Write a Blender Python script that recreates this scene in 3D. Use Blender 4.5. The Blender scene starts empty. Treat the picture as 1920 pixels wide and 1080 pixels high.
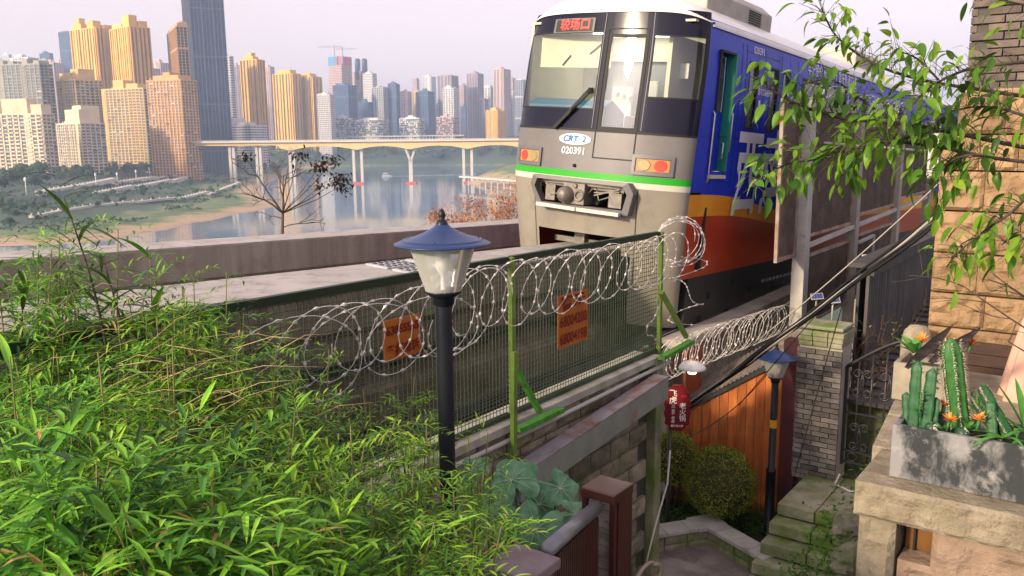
import bpy, math, random
import numpy as np
from mathutils import Vector, Matrix, noise as mnoise

V = Vector
RND = random.Random(7)
SC = bpy.context.scene
COL = SC.collection

# ------------------------------------------------------------------ camera
FPX = 1600.0                                   # focal length in pixels of a 1920 wide frame
PITCH = math.atan((540 - 258) / FPX)
ROLL = math.radians(0.5)
_f = V((0, math.cos(PITCH), -math.sin(PITCH)))
_r0 = V((1, 0, 0))
_u0 = V((0, math.sin(PITCH), math.cos(PITCH)))
CR = math.cos(ROLL) * _r0 - math.sin(ROLL) * _u0
CU = math.cos(ROLL) * _u0 + math.sin(ROLL) * _r0
cam = bpy.data.cameras.new('camera')
cam.sensor_width = 36
cam.lens = 36 * FPX / 1920
cam.clip_start = 0.05
cam.clip_end = 30000
camo = bpy.data.objects.new('camera', cam)
COL.objects.link(camo)
camo.matrix_world = Matrix(((CR.x, CU.x, -_f.x, 0), (CR.y, CU.y, -_f.y, 0), (CR.z, CU.z, -_f.z, 0), (0, 0, 0, 1)))
SC.camera = camo

# ------------------------------------------------------------------ sky, sun, exposure
SUN_AZ = math.radians(233)                     # clockwise from +Y: behind the viewer, to the left
SUN_EL = math.radians(21)
world = bpy.data.worlds.new('World')
SC.world = world
world.use_nodes = True
wn = world.node_tree.nodes
wl = world.node_tree.links
bg = wn['Background']
sky = wn.new('ShaderNodeTexSky')
sky.sky_type = 'NISHITA'
sky.sun_disc = False
sky.sun_elevation = SUN_EL
sky.sun_rotation = SUN_AZ
sky.altitude = 200
sky.air_density = 1.0
sky.dust_density = 4.0
sky.ozone_density = 1.0
hs = wn.new('ShaderNodeHueSaturation')
hs.inputs['Saturation'].default_value = 0.45
tint = wn.new('ShaderNodeMix')
tint.data_type = 'RGBA'
tint.blend_type = 'MULTIPLY'
tint.inputs[0].default_value = 1.0
tint.inputs[7].default_value = (1.0, 0.935, 0.99, 1)
wl.new(sky.outputs[0], hs.inputs['Color'])
wl.new(hs.outputs[0], tint.inputs[6])
veil = wn.new('ShaderNodeMix')                # thin even haze veil over the whole sky
veil.data_type = 'RGBA'
veil.inputs[0].default_value = 0.70
veil.inputs[7].default_value = (2.48, 1.88, 1.96, 1)
wl.new(tint.outputs[2], veil.inputs[6])
wl.new(veil.outputs[2], bg.inputs['Color'])
bg.inputs['Strength'].default_value = 0.15
sun = bpy.data.lights.new('sun', 'SUN')
sun.energy = 2.35
sun.angle = math.radians(5)
sun.color = (1.0, 0.81, 0.54)
suno = bpy.data.objects.new('sun', sun)
COL.objects.link(suno)
SUN_DIR = V((math.sin(SUN_AZ) * math.cos(SUN_EL), math.cos(SUN_AZ) * math.cos(SUN_EL), math.sin(SUN_EL)))
suno.rotation_euler = SUN_DIR.to_track_quat('Z', 'Y').to_euler()
SC.view_settings.view_transform = 'Standard'
SC.view_settings.look = 'None'
SC.view_settings.exposure = 1.48
SC.view_settings.gamma = 1.0
SC.view_settings.use_curve_mapping = False
SC.cycles.max_bounces = 8
SC.cycles.transparent_max_bounces = 24
SC.cycles.volume_bounces = 1


# ------------------------------------------------------------------ measuring helpers
def ray(px, py):
    return _f + CR * ((px - 960) / FPX) + CU * ((540 - py) / FPX)


def at_y(px, py, y):
    v = ray(px, py)
    return v * (y / v.y)


def on_z(px, py, z):
    v = ray(px, py)
    return v * (z / v.z)


TU = ray(2150, 335).normalized()               # the track's direction (it falls gently away)
TN = TU.cross(V((0, 0, 1))).normalized()       # to the track's near side
TUP = TN.cross(TU)
UH = V((TU.x, TU.y, 0)).normalized()           # the same direction, level


def T(s, d, z):
    return UH * s + TN * d + V((0, 0, z))


def on_d(px, py, d):
    v = ray(px, py)
    return v * (d / v.dot(TN))


def on_s(px, py, s):
    v = ray(px, py)
    return v * (s / v.dot(UH))


def sdz(p):
    return p.dot(UH), p.dot(TN), p.z


# ------------------------------------------------------------------ mesh helpers
class MB:
    def __init__(self):
        self.v, self.f, self.m, self.s = [], [], [], []

    def add(self, vs, fs, mi=0, smooth=False):
        b = len(self.v)
        self.v.extend([tuple(p) for p in vs])
        for f in fs:
            self.f.append([i + b for i in f])
            self.m.append(mi)
            self.s.append(smooth)

    def box(self, c, size, ax=None, mi=0):
        c = V(c)
        if ax is None:
            ax = (V((1, 0, 0)), V((0, 1, 0)), V((0, 0, 1)))
        h = [ax[i] * (size[i] * 0.5) for i in range(3)]
        vs = [c + h[0] * a + h[1] * b + h[2] * d for d in (-1, 1) for b in (-1, 1) for a in (-1, 1)]
        self.add(vs, [(0, 2, 3, 1), (4, 5, 7, 6), (0, 1, 5, 4), (2, 6, 7, 3), (0, 4, 6, 2), (1, 3, 7, 5)], mi)

    def bar(self, p, q, w, h, up=V((0, 0, 1)), mi=0):
        p, q = V(p), V(q)
        d = (q - p)
        L = d.length
        if L < 1e-6:
            return
        d = d / L
        a = d.cross(up)
        if a.length < 1e-4:
            a = d.cross(V((1, 0, 0)))
        a.normalize()
        b = a.cross(d)
        self.box((p + q) / 2, (L, w, h), (d, a, b), mi)

    def tube(self, pts, r, n=6, mi=0, caps=True, smooth=True, closed=False):
        pts = [V(p) for p in pts]
        k = len(pts)
        rs = r if isinstance(r, (list, tuple)) else [r] * k
        vs, fs = [], []
        ref = None
        for i, p in enumerate(pts):
            if closed:
                t = pts[(i + 1) % k] - pts[(i - 1) % k]
            else:
                t = pts[min(i + 1, k - 1)] - pts[max(i - 1, 0)]
            if t.length < 1e-9:
                t = V((0, 0, 1))
            t.normalize()
            if ref is None:
                ref = t.cross(V((0.31, 0.22, 0.92)))
                if ref.length < 1e-3:
                    ref = t.cross(V((1, 0, 0)))
            a = (ref - t * ref.dot(t))
            if a.length < 1e-6:
                a = t.cross(V((1, 0, 0)))
            a.normalize()
            ref = a
            b = t.cross(a)
            for j in range(n):
                w = 2 * math.pi * j / n
                vs.append(p + (a * math.cos(w) + b * math.sin(w)) * rs[i])
        m = k if closed else k - 1
        for i in range(m):
            i2 = (i + 1) % k
            for j in range(n):
                fs.append((i * n + j, i * n + (j + 1) % n, i2 * n + (j + 1) % n, i2 * n + j))
        if caps and not closed:
            fs.append(tuple(range(n - 1, -1, -1)))
            fs.append(tuple((k - 1) * n + j for j in range(n)))
        self.add(vs, fs, mi, smooth)

    def lathe(self, prof, base, n=20, mi=0, smooth=True, M=None):
        base = V(base)
        vs, fs = [], []
        for (r, z) in prof:
            for j in range(n):
                w = 2 * math.pi * j / n
                p = V((r * math.cos(w), r * math.sin(w), z))
                vs.append(base + (M @ p if M else p))
        for i in range(len(prof) - 1):
            for j in range(n):
                fs.append((i * n + j, i * n + (j + 1) % n, (i + 1) * n + (j + 1) % n, (i + 1) * n + j))
        self.add(vs, fs, mi, smooth)

    def prism(self, poly, vec, mi=0):
        k = len(poly)
        vec = V(vec)
        poly = [V(p) for p in poly]
        vs = poly + [p + vec for p in poly]
        fs = [tuple(range(k - 1, -1, -1)), tuple(range(k, 2 * k))]
        for i in range(k):
            fs.append((i, (i + 1) % k, k + (i + 1) % k, k + i))
        self.add(vs, fs, mi)

    def grid(self, rows, mi=0, smooth=True):
        h, w = len(rows), len(rows[0])
        vs = [p for r in rows for p in r]
        fs = [(i * w + j, i * w + j + 1, (i + 1) * w + j + 1, (i + 1) * w + j) for i in range(h - 1) for j in range(w - 1)]
        self.add(vs, fs, mi, smooth)

    def mesh(self, name, mats, origin=None):
        me = bpy.data.meshes.new(name)
        vs = self.v
        if origin is not None:
            o = V(origin)
            vs = [(p[0] - o.x, p[1] - o.y, p[2] - o.z) for p in vs]
        me.from_pydata(vs, [], self.f)
        if not isinstance(mats, (list, tuple)):
            mats = [mats]
        for m in mats:
            me.materials.append(m)
        if len(mats) > 1:
            me.polygons.foreach_set('material_index', self.m)
        me.polygons.foreach_set('use_smooth', self.s)
        me.update()
        return me


WORLDM = {}


def link(o, parent=None, M=None):
    """M is the wanted world matrix of o"""
    COL.objects.link(o)
    if M is None:
        M = Matrix.Identity(4)
    o.matrix_basis = M
    if parent is not None:
        o.parent = parent
        o.matrix_parent_inverse = WORLDM[parent.name].inverted()
    WORLDM[o.name] = M.copy()
    return o


def tag(o, label=None, cat=None, group=None, kind=None):
    if label:
        o['label'] = label
    if cat:
        o['category'] = cat
    if group:
        o['group'] = group
    if kind:
        o['kind'] = kind
    return o


def thing(name, label, cat, loc, group=None):
    o = bpy.data.objects.new(name, None)
    o.empty_display_size = 0.1
    link(o, None, Matrix.Translation(V(loc)))
    return tag(o, label, cat, group)


def part(name, mb, mats, parent=None, label=None, kind=None, bevel=0.0):
    """one mesh object; coordinates in mb are world coordinates"""
    if parent is None:
        xs = np.array(mb.v)
        org = V((float(xs[:, 0].mean()), float(xs[:, 1].mean()), float(xs[:, 2].min())))
    else:
        org = WORLDM[parent.name].translation.copy()
    me = mb.mesh(name, mats, org)
    o = bpy.data.objects.new(name, me)
    link(o, parent, Matrix.Translation(org))
    if bevel:
        b = o.modifiers.new('bevel', 'BEVEL')
        b.width = bevel
        b.segments = 2
        b.limit_method = 'ANGLE'
        b.angle_limit = math.radians(40)
    return tag(o, label, None, None, kind)


def inst(name, me, M, parent=None):
    o = bpy.data.objects.new(name, me)
    return link(o, parent, M)


def frame(loc, x, y, z, s=(1, 1, 1)):
    x, y, z = V(x), V(y), V(z)
    return Matrix(((x.x * s[0], y.x * s[1], z.x * s[2], loc[0]), (x.y * s[0], y.y * s[1], z.y * s[2], loc[1]),
                   (x.z * s[0], y.z * s[1], z.z * s[2], loc[2]), (0, 0, 0, 1)))


def text_verts(body, size=1.0, extrude=0.0, align='CENTER', bold=0.0):
    cu = bpy.data.curves.new('lettering', 'FONT')
    cu.body = body
    cu.size = size
    cu.extrude = extrude
    cu.offset = bold
    cu.align_x = align
    cu.align_y = 'CENTER'
    cu.resolution_u = 3
    ob = bpy.data.objects.new('lettering', cu)
    COL.objects.link(ob)
    dg = bpy.context.evaluated_depsgraph_get()
    me = bpy.data.meshes.new_from_object(ob.evaluated_get(dg))
    vs = [v.co.copy() for v in me.vertices]
    fs = [tuple(p.vertices) for p in me.polygons]
    COL.objects.unlink(ob)
    bpy.data.objects.remove(ob)
    bpy.data.curves.remove(cu)
    bpy.data.meshes.remove(me)
    return vs, fs


# ------------------------------------------------------------------ materials
def new_mat(name):
    m = bpy.data.materials.new(name)
    m.use_nodes = True
    return m, m.node_tree.nodes, m.node_tree.links, m.node_tree.nodes['Principled BSDF']


def mat(name, col, rough=0.7, metal=0.0, col2=None, scale=4.0, detail=4.0, mixlo=0.35, mixhi=0.65, bump=0.0, bscale=30.0,
        rnd=0.0, spec=0.3, stain=None, stscale=1.2, stlo=0.5, sthi=0.72, stretch=None, trans=0.0, coat=0.0, bdist=0.02):
    """procedural paint/stone/wood: two tones of noise, an optional stain, fine relief, a per-object tone"""
    m, N, L, B = new_mat(name)
    B.inputs['Roughness'].default_value = rough
    B.inputs['Metallic'].default_value = metal
    B.inputs['Specular IOR Level'].default_value = spec
    if coat:
        B.inputs['Coat Weight'].default_value = coat
        B.inputs['Coat Roughness'].default_value = 0.08
    c1 = (*col, 1)
    geo = N.new('ShaderNodeNewGeometry')
    src = geo.outputs['Position']
    if stretch:
        mp = N.new('ShaderNodeMapping')
        mp.inputs['Scale'].default_value = stretch
        L.new(src, mp.inputs[0])
        src = mp.outputs[0]
    cur = None
    if col2 is not None:
        nz = N.new('ShaderNodeTexNoise')
        nz.inputs['Scale'].default_value = scale
        nz.inputs['Detail'].default_value = detail
        nz.inputs['Roughness'].default_value = 0.62
        L.new(src, nz.inputs['Vector'])
        mr = N.new('ShaderNodeMapRange')
        mr.inputs['From Min'].default_value = mixlo
        mr.inputs['From Max'].default_value = mixhi
        L.new(nz.outputs['Fac'], mr.inputs['Value'])
        mx = N.new('ShaderNodeMix')
        mx.data_type = 'RGBA'
        mx.inputs[6].default_value = c1
        mx.inputs[7].default_value = (*col2, 1)
        L.new(mr.outputs[0], mx.inputs[0])
        cur = mx.outputs[2]
    if stain is not None:
        nz = N.new('ShaderNodeTexNoise')
        nz.inputs['Scale'].default_value = stscale
        nz.inputs['Detail'].default_value = 7
        nz.inputs['Roughness'].default_value = 0.7
        L.new(geo.outputs['Position'], nz.inputs['Vector'])
        mr = N.new('ShaderNodeMapRange')
        mr.inputs['From Min'].default_value = stlo
        mr.inputs['From Max'].default_value = sthi
        L.new(nz.outputs['Fac'], mr.inputs['Value'])
        mx = N.new('ShaderNodeMix')
        mx.data_type = 'RGBA'
        if cur:
            L.new(cur, mx.inputs[6])
        else:
            mx.inputs[6].default_value = c1
        mx.inputs[7].default_value = (*stain, 1)
        L.new(mr.outputs[0], mx.inputs[0])
        cur = mx.outputs[2]
    if rnd:
        oi = N.new('ShaderNodeObjectInfo')
        mr = N.new('ShaderNodeMapRange')
        mr.inputs['To Min'].default_value = 1 - rnd
        mr.inputs['To Max'].default_value = 1 + rnd
        L.new(oi.outputs['Random'], mr.inputs['Value'])
        hsv = N.new('ShaderNodeHueSaturation')
        if cur:
            L.new(cur, hsv.inputs['Color'])
        else:
            hsv.inputs['Color'].default_value = c1
        L.new(mr.outputs[0], hsv.inputs['Value'])
        cur = hsv.outputs[0]
    if cur:
        L.new(cur, B.inputs['Base Color'])
    else:
        B.inputs['Base Color'].default_value = c1
    if bump:
        nz = N.new('ShaderNodeTexNoise')
        nz.inputs['Scale'].default_value = bscale
        nz.inputs['Detail'].default_value = 6
        nz.inputs['Roughness'].default_value = 0.65
        L.new(src, nz.inputs['Vector'])
        bp = N.new('ShaderNodeBump')
        bp.inputs['Strength'].default_value = bump
        bp.inputs['Distance'].default_value = bdist
        L.new(nz.outputs['Fac'], bp.inputs['Height'])
        L.new(bp.outputs[0], B.inputs['Normal'])
    return m


def glass_mat(name, tintc=(0.9, 0.95, 0.95), refl=0.08, rough=0.02, opac=0.0, oc=(0.6, 0.62, 0.6)):
    """thin pane: clear with a Fresnel mirror, and a little dirt"""
    m, N, L, B = new_mat(name)
    N.remove(B)
    out = N['Material Output']
    tr = N.new('ShaderNodeBsdfTransparent')
    tr.inputs[0].default_value = (*tintc, 1)
    gl = N.new('ShaderNodeBsdfGlossy')
    gl.inputs['Roughness'].default_value = rough
    fr = N.new('ShaderNodeFresnel')
    fr.inputs[0].default_value = 1.45
    ad = N.new('ShaderNodeMath')
    ad.operation = 'ADD'
    ad.inputs[1].default_value = refl
    ad.use_clamp = True
    L.new(fr.outputs[0], ad.inputs[0])
    mx = N.new('ShaderNodeMixShader')
    L.new(ad.outputs[0], mx.inputs[0])
    L.new(tr.outputs[0], mx.inputs[1])
    L.new(gl.outputs[0], mx.inputs[2])
    res = mx.outputs[0]
    if opac:
        df = N.new('ShaderNodeBsdfDiffuse')
        df.inputs[0].default_value = (*oc, 1)
        m2 = N.new('ShaderNodeMixShader')
        m2.inputs[0].default_value = opac
        L.new(res, m2.inputs[1])
        L.new(df.outputs[0], m2.inputs[2])
        res = m2.outputs[0]
    L.new(res, out.inputs['Surface'])
    return m


def leaf_mat(name, cols, rough=0.45, transl=0.35, nscale=3.0, rnd=True, dead=0.0, deadc=(0.42, 0.30, 0.11)):
    """foliage: colour varies leaf by leaf and clump by clump, light passes through the blade"""
    m, N, L, B = new_mat(name)
    out = N['Material Output']
    geo = N.new('ShaderNodeNewGeometry')
    ramp = N.new('ShaderNodeValToRGB')
    el = ramp.color_ramp.elements
    k = len(cols)
    el[0].position = 0.0
    el[0].color = (*cols[0], 1)
    el[1].position = 1.0
    el[1].color = (*cols[-1], 1)
    for i in range(1, k - 1):
        e = el.new(i / (k - 1))
        e.color = (*cols[i], 1)
    nz = N.new('ShaderNodeTexNoise')
    nz.inputs['Scale'].default_value = nscale
    nz.inputs['Detail'].default_value = 3
    L.new(geo.outputs['Position'], nz.inputs['Vector'])
    ad = N.new('ShaderNodeMath')
    ad.operation = 'MULTIPLY_ADD'
    L.new(geo.outputs['Random Per Island'], ad.inputs[0])
    ad.inputs[1].default_value = 0.75
    sb = N.new('ShaderNodeMath')
    sb.operation = 'MULTIPLY_ADD'
    L.new(nz.outputs['Fac'], sb.inputs[0])
    sb.inputs[1].default_value = 1.1
    sb.inputs[2].default_value = -0.50
    L.new(sb.outputs[0], ad.inputs[2])
    if rnd:
        oi = N.new('ShaderNodeObjectInfo')
        a2 = N.new('ShaderNodeMath')
        a2.operation = 'MULTIPLY_ADD'
        L.new(oi.outputs['Random'], a2.inputs[0])
        a2.inputs[1].default_value = 0.3
        L.new(ad.outputs[0], a2.inputs[2])
        s3 = N.new('ShaderNodeMath')
        s3.operation = 'SUBTRACT'
        s3.inputs[1].default_value = 0.15
        L.new(a2.outputs[0], s3.inputs[0])
        L.new(s3.outputs[0], ramp.inputs[0])
    else:
        L.new(ad.outputs[0], ramp.inputs[0])
    lc = ramp.outputs[0]
    if dead:
        sel = N.new('ShaderNodeMath')
        sel.operation = 'FRACT'
        mul = N.new('ShaderNodeMath')
        mul.operation = 'MULTIPLY'
        mul.inputs[1].default_value = 17.31
        L.new(geo.outputs['Random Per Island'], mul.inputs[0])
        L.new(mul.outputs[0], sel.inputs[0])
        lt = N.new('ShaderNodeMath')
        lt.operation = 'LESS_THAN'
        lt.inputs[1].default_value = dead
        L.new(sel.outputs[0], lt.inputs[0])
        dm = N.new('ShaderNodeMix')
        dm.data_type = 'RGBA'
        dm.inputs[7].default_value = (*deadc, 1)
        L.new(lt.outputs[0], dm.inputs[0])
        L.new(lc, dm.inputs[6])
        lc = dm.outputs[2]
    L.new(lc, B.inputs['Base Color'])
    B.inputs['Roughness'].default_value = rough
    B.inputs['Specular IOR Level'].default_value = 0.25
    tl = N.new('ShaderNodeBsdfTranslucent')
    hsv = N.new('ShaderNodeHueSaturation')
    hsv.inputs['Value'].default_value = 1.3
    hsv.inputs['Hue'].default_value = 0.485
    L.new(lc, hsv.inputs['Color'])
    L.new(hsv.outputs[0], tl.inputs[0])
    mx = N.new('ShaderNodeMixShader')
    mx.inputs[0].default_value = transl
    L.new(B.outputs[0], mx.inputs[1])
    L.new(tl.outputs[0], mx.inputs[2])
    L.new(mx.outputs[0], out.inputs['Surface'])
    return m


def emit_mat(name, col, strength, base=(0.1, 0.1, 0.1)):
    m, N, L, B = new_mat(name)
    B.inputs['Base Color'].default_value = (*base, 1)
    B.inputs['Emission Color'].default_value = (*col, 1)
    B.inputs['Emission Strength'].default_value = strength
    return m

# ================================================================== terrain and river
WATER_Z = -72.0
BANK_L = [(-3500, -600), (-1500, 120), (-700, 430), (-358, 594), (-297, 602), (-284, 680), (-275, 745), (-262, 860), (-246, 950),
          (-300, 1080), (-380, 1300), (-430, 1600), (-480, 1900), (-520, 2200), (-480, 2300)]
BANK_F = [(-480, 2300), (-300, 2330), (0, 2300), (300, 2250), (700, 2150), (1500, 2100), (4000, 1900)]
BANK_N = [(-3500, -1600), (-1500, -800), (-700, -300), (-380, -90), (-200, 60), (-80, 250), (-5, 500), (35, 800), (25, 1100), (-10, 1240), (-70, 1360),
          (-75, 1480), (-30, 1650), (80, 1800), (700, 1750), (1500, 1700), (4000, 1500)]


def pl_dist(px, py, pl):
    best = np.full(np.shape(px), 1e9)
    for (x0, y0), (x1, y1) in zip(pl[:-1], pl[1:]):
        dx, dy = x1 - x0, y1 - y0
        t = np.clip(((px - x0) * dx + (py - y0) * dy) / (dx * dx + dy * dy), 0, 1)
        best = np.minimum(best, np.hypot(px - (x0 + t * dx), py - (y0 + t * dy)))
    return best


RIVER_POLY = BANK_L + BANK_F[1:] + BANK_N[::-1]


def in_river(px, py):
    ins = np.zeros(np.shape(px), bool)
    n = len(RIVER_POLY)
    for i in range(n):
        x0, y0 = RIVER_POLY[i]
        x1, y1 = RIVER_POLY[(i + 1) % n]
        if y0 == y1:
            continue
        c = ((y0 > py) != (y1 > py)) & (px < (x1 - x0) * (py - y0) / (y1 - y0) + x0)
        ins ^= c
    return ins


def terrain(px, py):
    px = np.asarray(px, float)
    py = np.asarray(py, float)
    dl, df, dn = pl_dist(px, py, BANK_L), pl_dist(px, py, BANK_F), pl_dist(px, py, BANK_N)
    hl = np.interp(dl, [0, 25, 60, 110, 118, 190, 200, 330, 700, 1500, 4000], [0, 1.2, 3, 6, 9, 11, 16, 23, 33, 60, 130])
    hf = np.interp(df, [0, 15, 70, 160, 330, 900, 2500, 5000], [0, 6, 26, 50, 72, 88, 130, 190])
    hn = np.interp(dn, [0, 15, 60, 200, 330, 6000], [0, 6, 25, 57, 65.6, 65.6])
    wl_, wf, wn_ = 1 / (dl + 1) ** 3, 1 / (df + 1) ** 3, 1 / (dn + 1) ** 3
    h = (hl * wl_ + hf * wf + hn * wn_) / (wl_ + wf + wn_)
    rc = np.hypot(px, py)
    near = (dn < dl) & (dn < df)
    cap = np.maximum(66.0 - np.maximum(0, rc - 22) * 0.42, 1.0 + np.minimum(dn, 60) * .05)
    h = np.where(near & (rc < 900), np.minimum(h, cap), h)
    h = np.where(in_river(px, py), -4.0, h)
    return WATER_Z + h, np.where(in_river(px, py), 0, np.minimum(np.minimum(dl, df), dn))


def tz(x, y):
    return float(terrain(np.array([x]), np.array([y]))[0][0])


def ground_hit(px, py, y0=350, y1=3200):
    v = ray(px, py)
    ys = np.linspace(y0, y1, 900)
    xs = v.x / v.y * ys
    zs = v.z / v.y * ys
    h, _ = terrain(xs, ys)
    i = int(np.argmax(zs < h))
    return V((xs[i], ys[i], h[i]))


gx = np.concatenate([np.linspace(-4000, -1400, 30), np.linspace(-1340, 300, 150), np.linspace(360, 3500, 40)])
gy = np.concatenate([np.linspace(-1500, 300, 25), np.linspace(330, 2600, 170), np.linspace(2700, 9000, 40)])
GX, GY = np.meshgrid(gx, gy)
GH, GD = terrain(GX, GY)
rough_h = np.array([[mnoise.noise(V((x * 0.012, y * 0.012, 3.1))) for x in gx] for y in gy])
GH = GH + np.where(GD > 3, rough_h * np.clip(GD / 60, 0, 1) * 2.2, 0)
mb = MB()
mb.grid([[(gx[j], gy[i], GH[i, j]) for j in range(len(gx))] for i in range(len(gy))])

m, N, L, B = new_mat('bank_ground')
att = N.new('ShaderNodeAttribute')
att.attribute_name = 'shore'
geo = N.new('ShaderNodeNewGeometry')
nz = N.new('ShaderNodeTexNoise')
nz.inputs['Scale'].default_value = 0.035
nz.inputs['Detail'].default_value = 12
nz.inputs['Roughness'].default_value = 0.65
L.new(geo.outputs['Position'], nz.inputs['Vector'])
ma = N.new('ShaderNodeMath')
ma.operation = 'MULTIPLY_ADD'
L.new(nz.outputs['Fac'], ma.inputs[0])
ma.inputs[1].default_value = 120
L.new(att.outputs['Fac'], ma.inputs[2])
mr = N.new('ShaderNodeMapRange')
mr.inputs['From Min'].default_value = 0
mr.inputs['From Max'].default_value = 260
L.new(ma.outputs[0], mr.inputs[0])
rp = N.new('ShaderNodeValToRGB')
cr = rp.color_ramp
cr.elements[0].position = 0.0
cr.elements[0].color = (0.33, 0.22, 0.14, 1)
cr.elements[1].position = 1.0
cr.elements[1].color = (0.04, 0.07, 0.05, 1)
for p_, c_ in ((0.30, (0.37, 0.26, 0.17)), (0.37, (0.26, 0.22, 0.11)), (0.44, (0.06, 0.12, 0.045)), (0.52, (0.16, 0.19, 0.09)), (0.60, (0.05, 0.09, 0.05))):
    e = cr.elements.new(p_)
    e.color = (*c_, 1)
L.new(mr.outputs[0], rp.inputs[0])
L.new(rp.outputs[0], B.inputs['Base Color'])
B.inputs['Roughness'].default_value = 0.95
M_BANK = m
terr = part('terrain', mb, M_BANK, None, kind='structure')
at = terr.data.attributes.new('shore', 'FLOAT', 'POINT')
FAR = (pl_dist(GX, GY, BANK_F) < pl_dist(GX, GY, BANK_L)) & (GY > 1900)
at.data.foreach_set('value', np.where(FAR, GD * 2.5 + 70, GD).ravel().astype(np.float32))

# river
m, N, L, B = new_mat('river_water')
B.inputs['Base Color'].default_value = (0.13, 0.21, 0.28, 1)
B.inputs['Roughness'].default_value = 0.07
B.inputs['IOR'].default_value = 1.33
B.inputs['Specular IOR Level'].default_value = 0.8
geo = N.new('ShaderNodeNewGeometry')
mp = N.new('ShaderNodeMapping')
mp.inputs['Scale'].default_value = (0.05, 0.011, 0.05)
L.new(geo.outputs['Position'], mp.inputs[0])
nz = N.new('ShaderNodeTexNoise')
nz.inputs['Scale'].default_value = 1.0
nz.inputs['Detail'].default_value = 8
nz.inputs['Roughness'].default_value = 0.6
L.new(mp.outputs[0], nz.inputs['Vector'])
bp = N.new('ShaderNodeBump')
bp.inputs['Strength'].default_value = 0.13
bp.inputs['Distance'].default_value = 1.0
L.new(nz.outputs['Fac'], bp.inputs['Height'])
L.new(bp.outputs[0], B.inputs['Normal'])
M_WATER = m
mb = MB()
mb.grid([[(x, y, WATER_Z) for x in np.linspace(-4500, 4500, 12)] for y in np.linspace(-1600, 3500, 12)])
part('river', mb, M_WATER, None, kind='structure')

# ================================================================== the city across the river
PAL = {
    'gold': (0.76, 0.44, 0.11), 'tan': (0.68, 0.45, 0.19), 'cream': (0.74, 0.60, 0.42), 'pink': (0.56, 0.39, 0.37),
    'white': (0.62, 0.60, 0.60), 'purple': (0.33, 0.26, 0.32), 'blue': (0.09, 0.15, 0.27), 'grey': (0.40, 0.40, 0.42), 'orange': (0.60, 0.32, 0.14),
    'olive': (0.33, 0.32, 0.27), 'ribs': (0.10, 0.11, 0.16),
}
WALLM = {k: mat('render_' + k, c, 0.85, col2=tuple(x * 0.82 for x in c), scale=0.05, rnd=0.06) for k, c in PAL.items()}
M_DKGLASS = mat('window_glass_far', (0.018, 0.028, 0.045), 0.3, col2=(0.05, 0.065, 0.085), scale=0.21, spec=0.5, rnd=0.35)
M_BLGLASS = mat('curtain_glass_far', (0.015, 0.035, 0.10), 0.35, col2=(0.03, 0.06, 0.14), scale=0.05, spec=0.25)
M_FRAME = mat('window_frame_far', (0.5, 0.48, 0.45), 0.6)
M_ROOF = mat('roof_felt_far', (0.20, 0.19, 0.18), 0.9)
M_CONC = mat('concrete_far', (0.42, 0.40, 0.38), 0.85, col2=(0.33, 0.32, 0.31), scale=0.08)
WINMESH = {}


def slab(mb, o, e, nr, x0, x1, z0, z1, dep, mi=0):
    a = o + e * x0
    b = o + e * x1
    q = nr * dep
    vs = []
    for p in (a, b):
        for z in (z0, z1):
            vs.append(V((p.x, p.y, z)))
            vs.append(V((p.x + q.x, p.y + q.y, z)))
    # 0 a z0, 1 a z0 out, 2 a z1, 3 a z1 out, 4 b z0, 5 b z0 out, 6 b z1, 7 b z1 out
    mb.add(vs, [(1, 5, 7, 3), (0, 1, 3, 2), (4, 6, 7, 5), (2, 3, 7, 6), (0, 4, 5, 1)], mi)


def win_mesh(w, h, nm):
    key = (round(w, 1), round(h, 1))
    if key not in WINMESH:
        b = MB()
        b.box((0, 0, h / 2), (w, 0.16, h), mi=0)
        b.box((0, -0.11, h / 2), (0.14, 0.1, h), mi=1)
        b.box((0, -0.11, h * 0.62), (w, 0.08, 0.12), mi=1)
        WINMESH[key] = b.mesh('window', [M_DKGLASS, M_FRAME])
    return WINMESH[key]


NBLD = [0]


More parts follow.
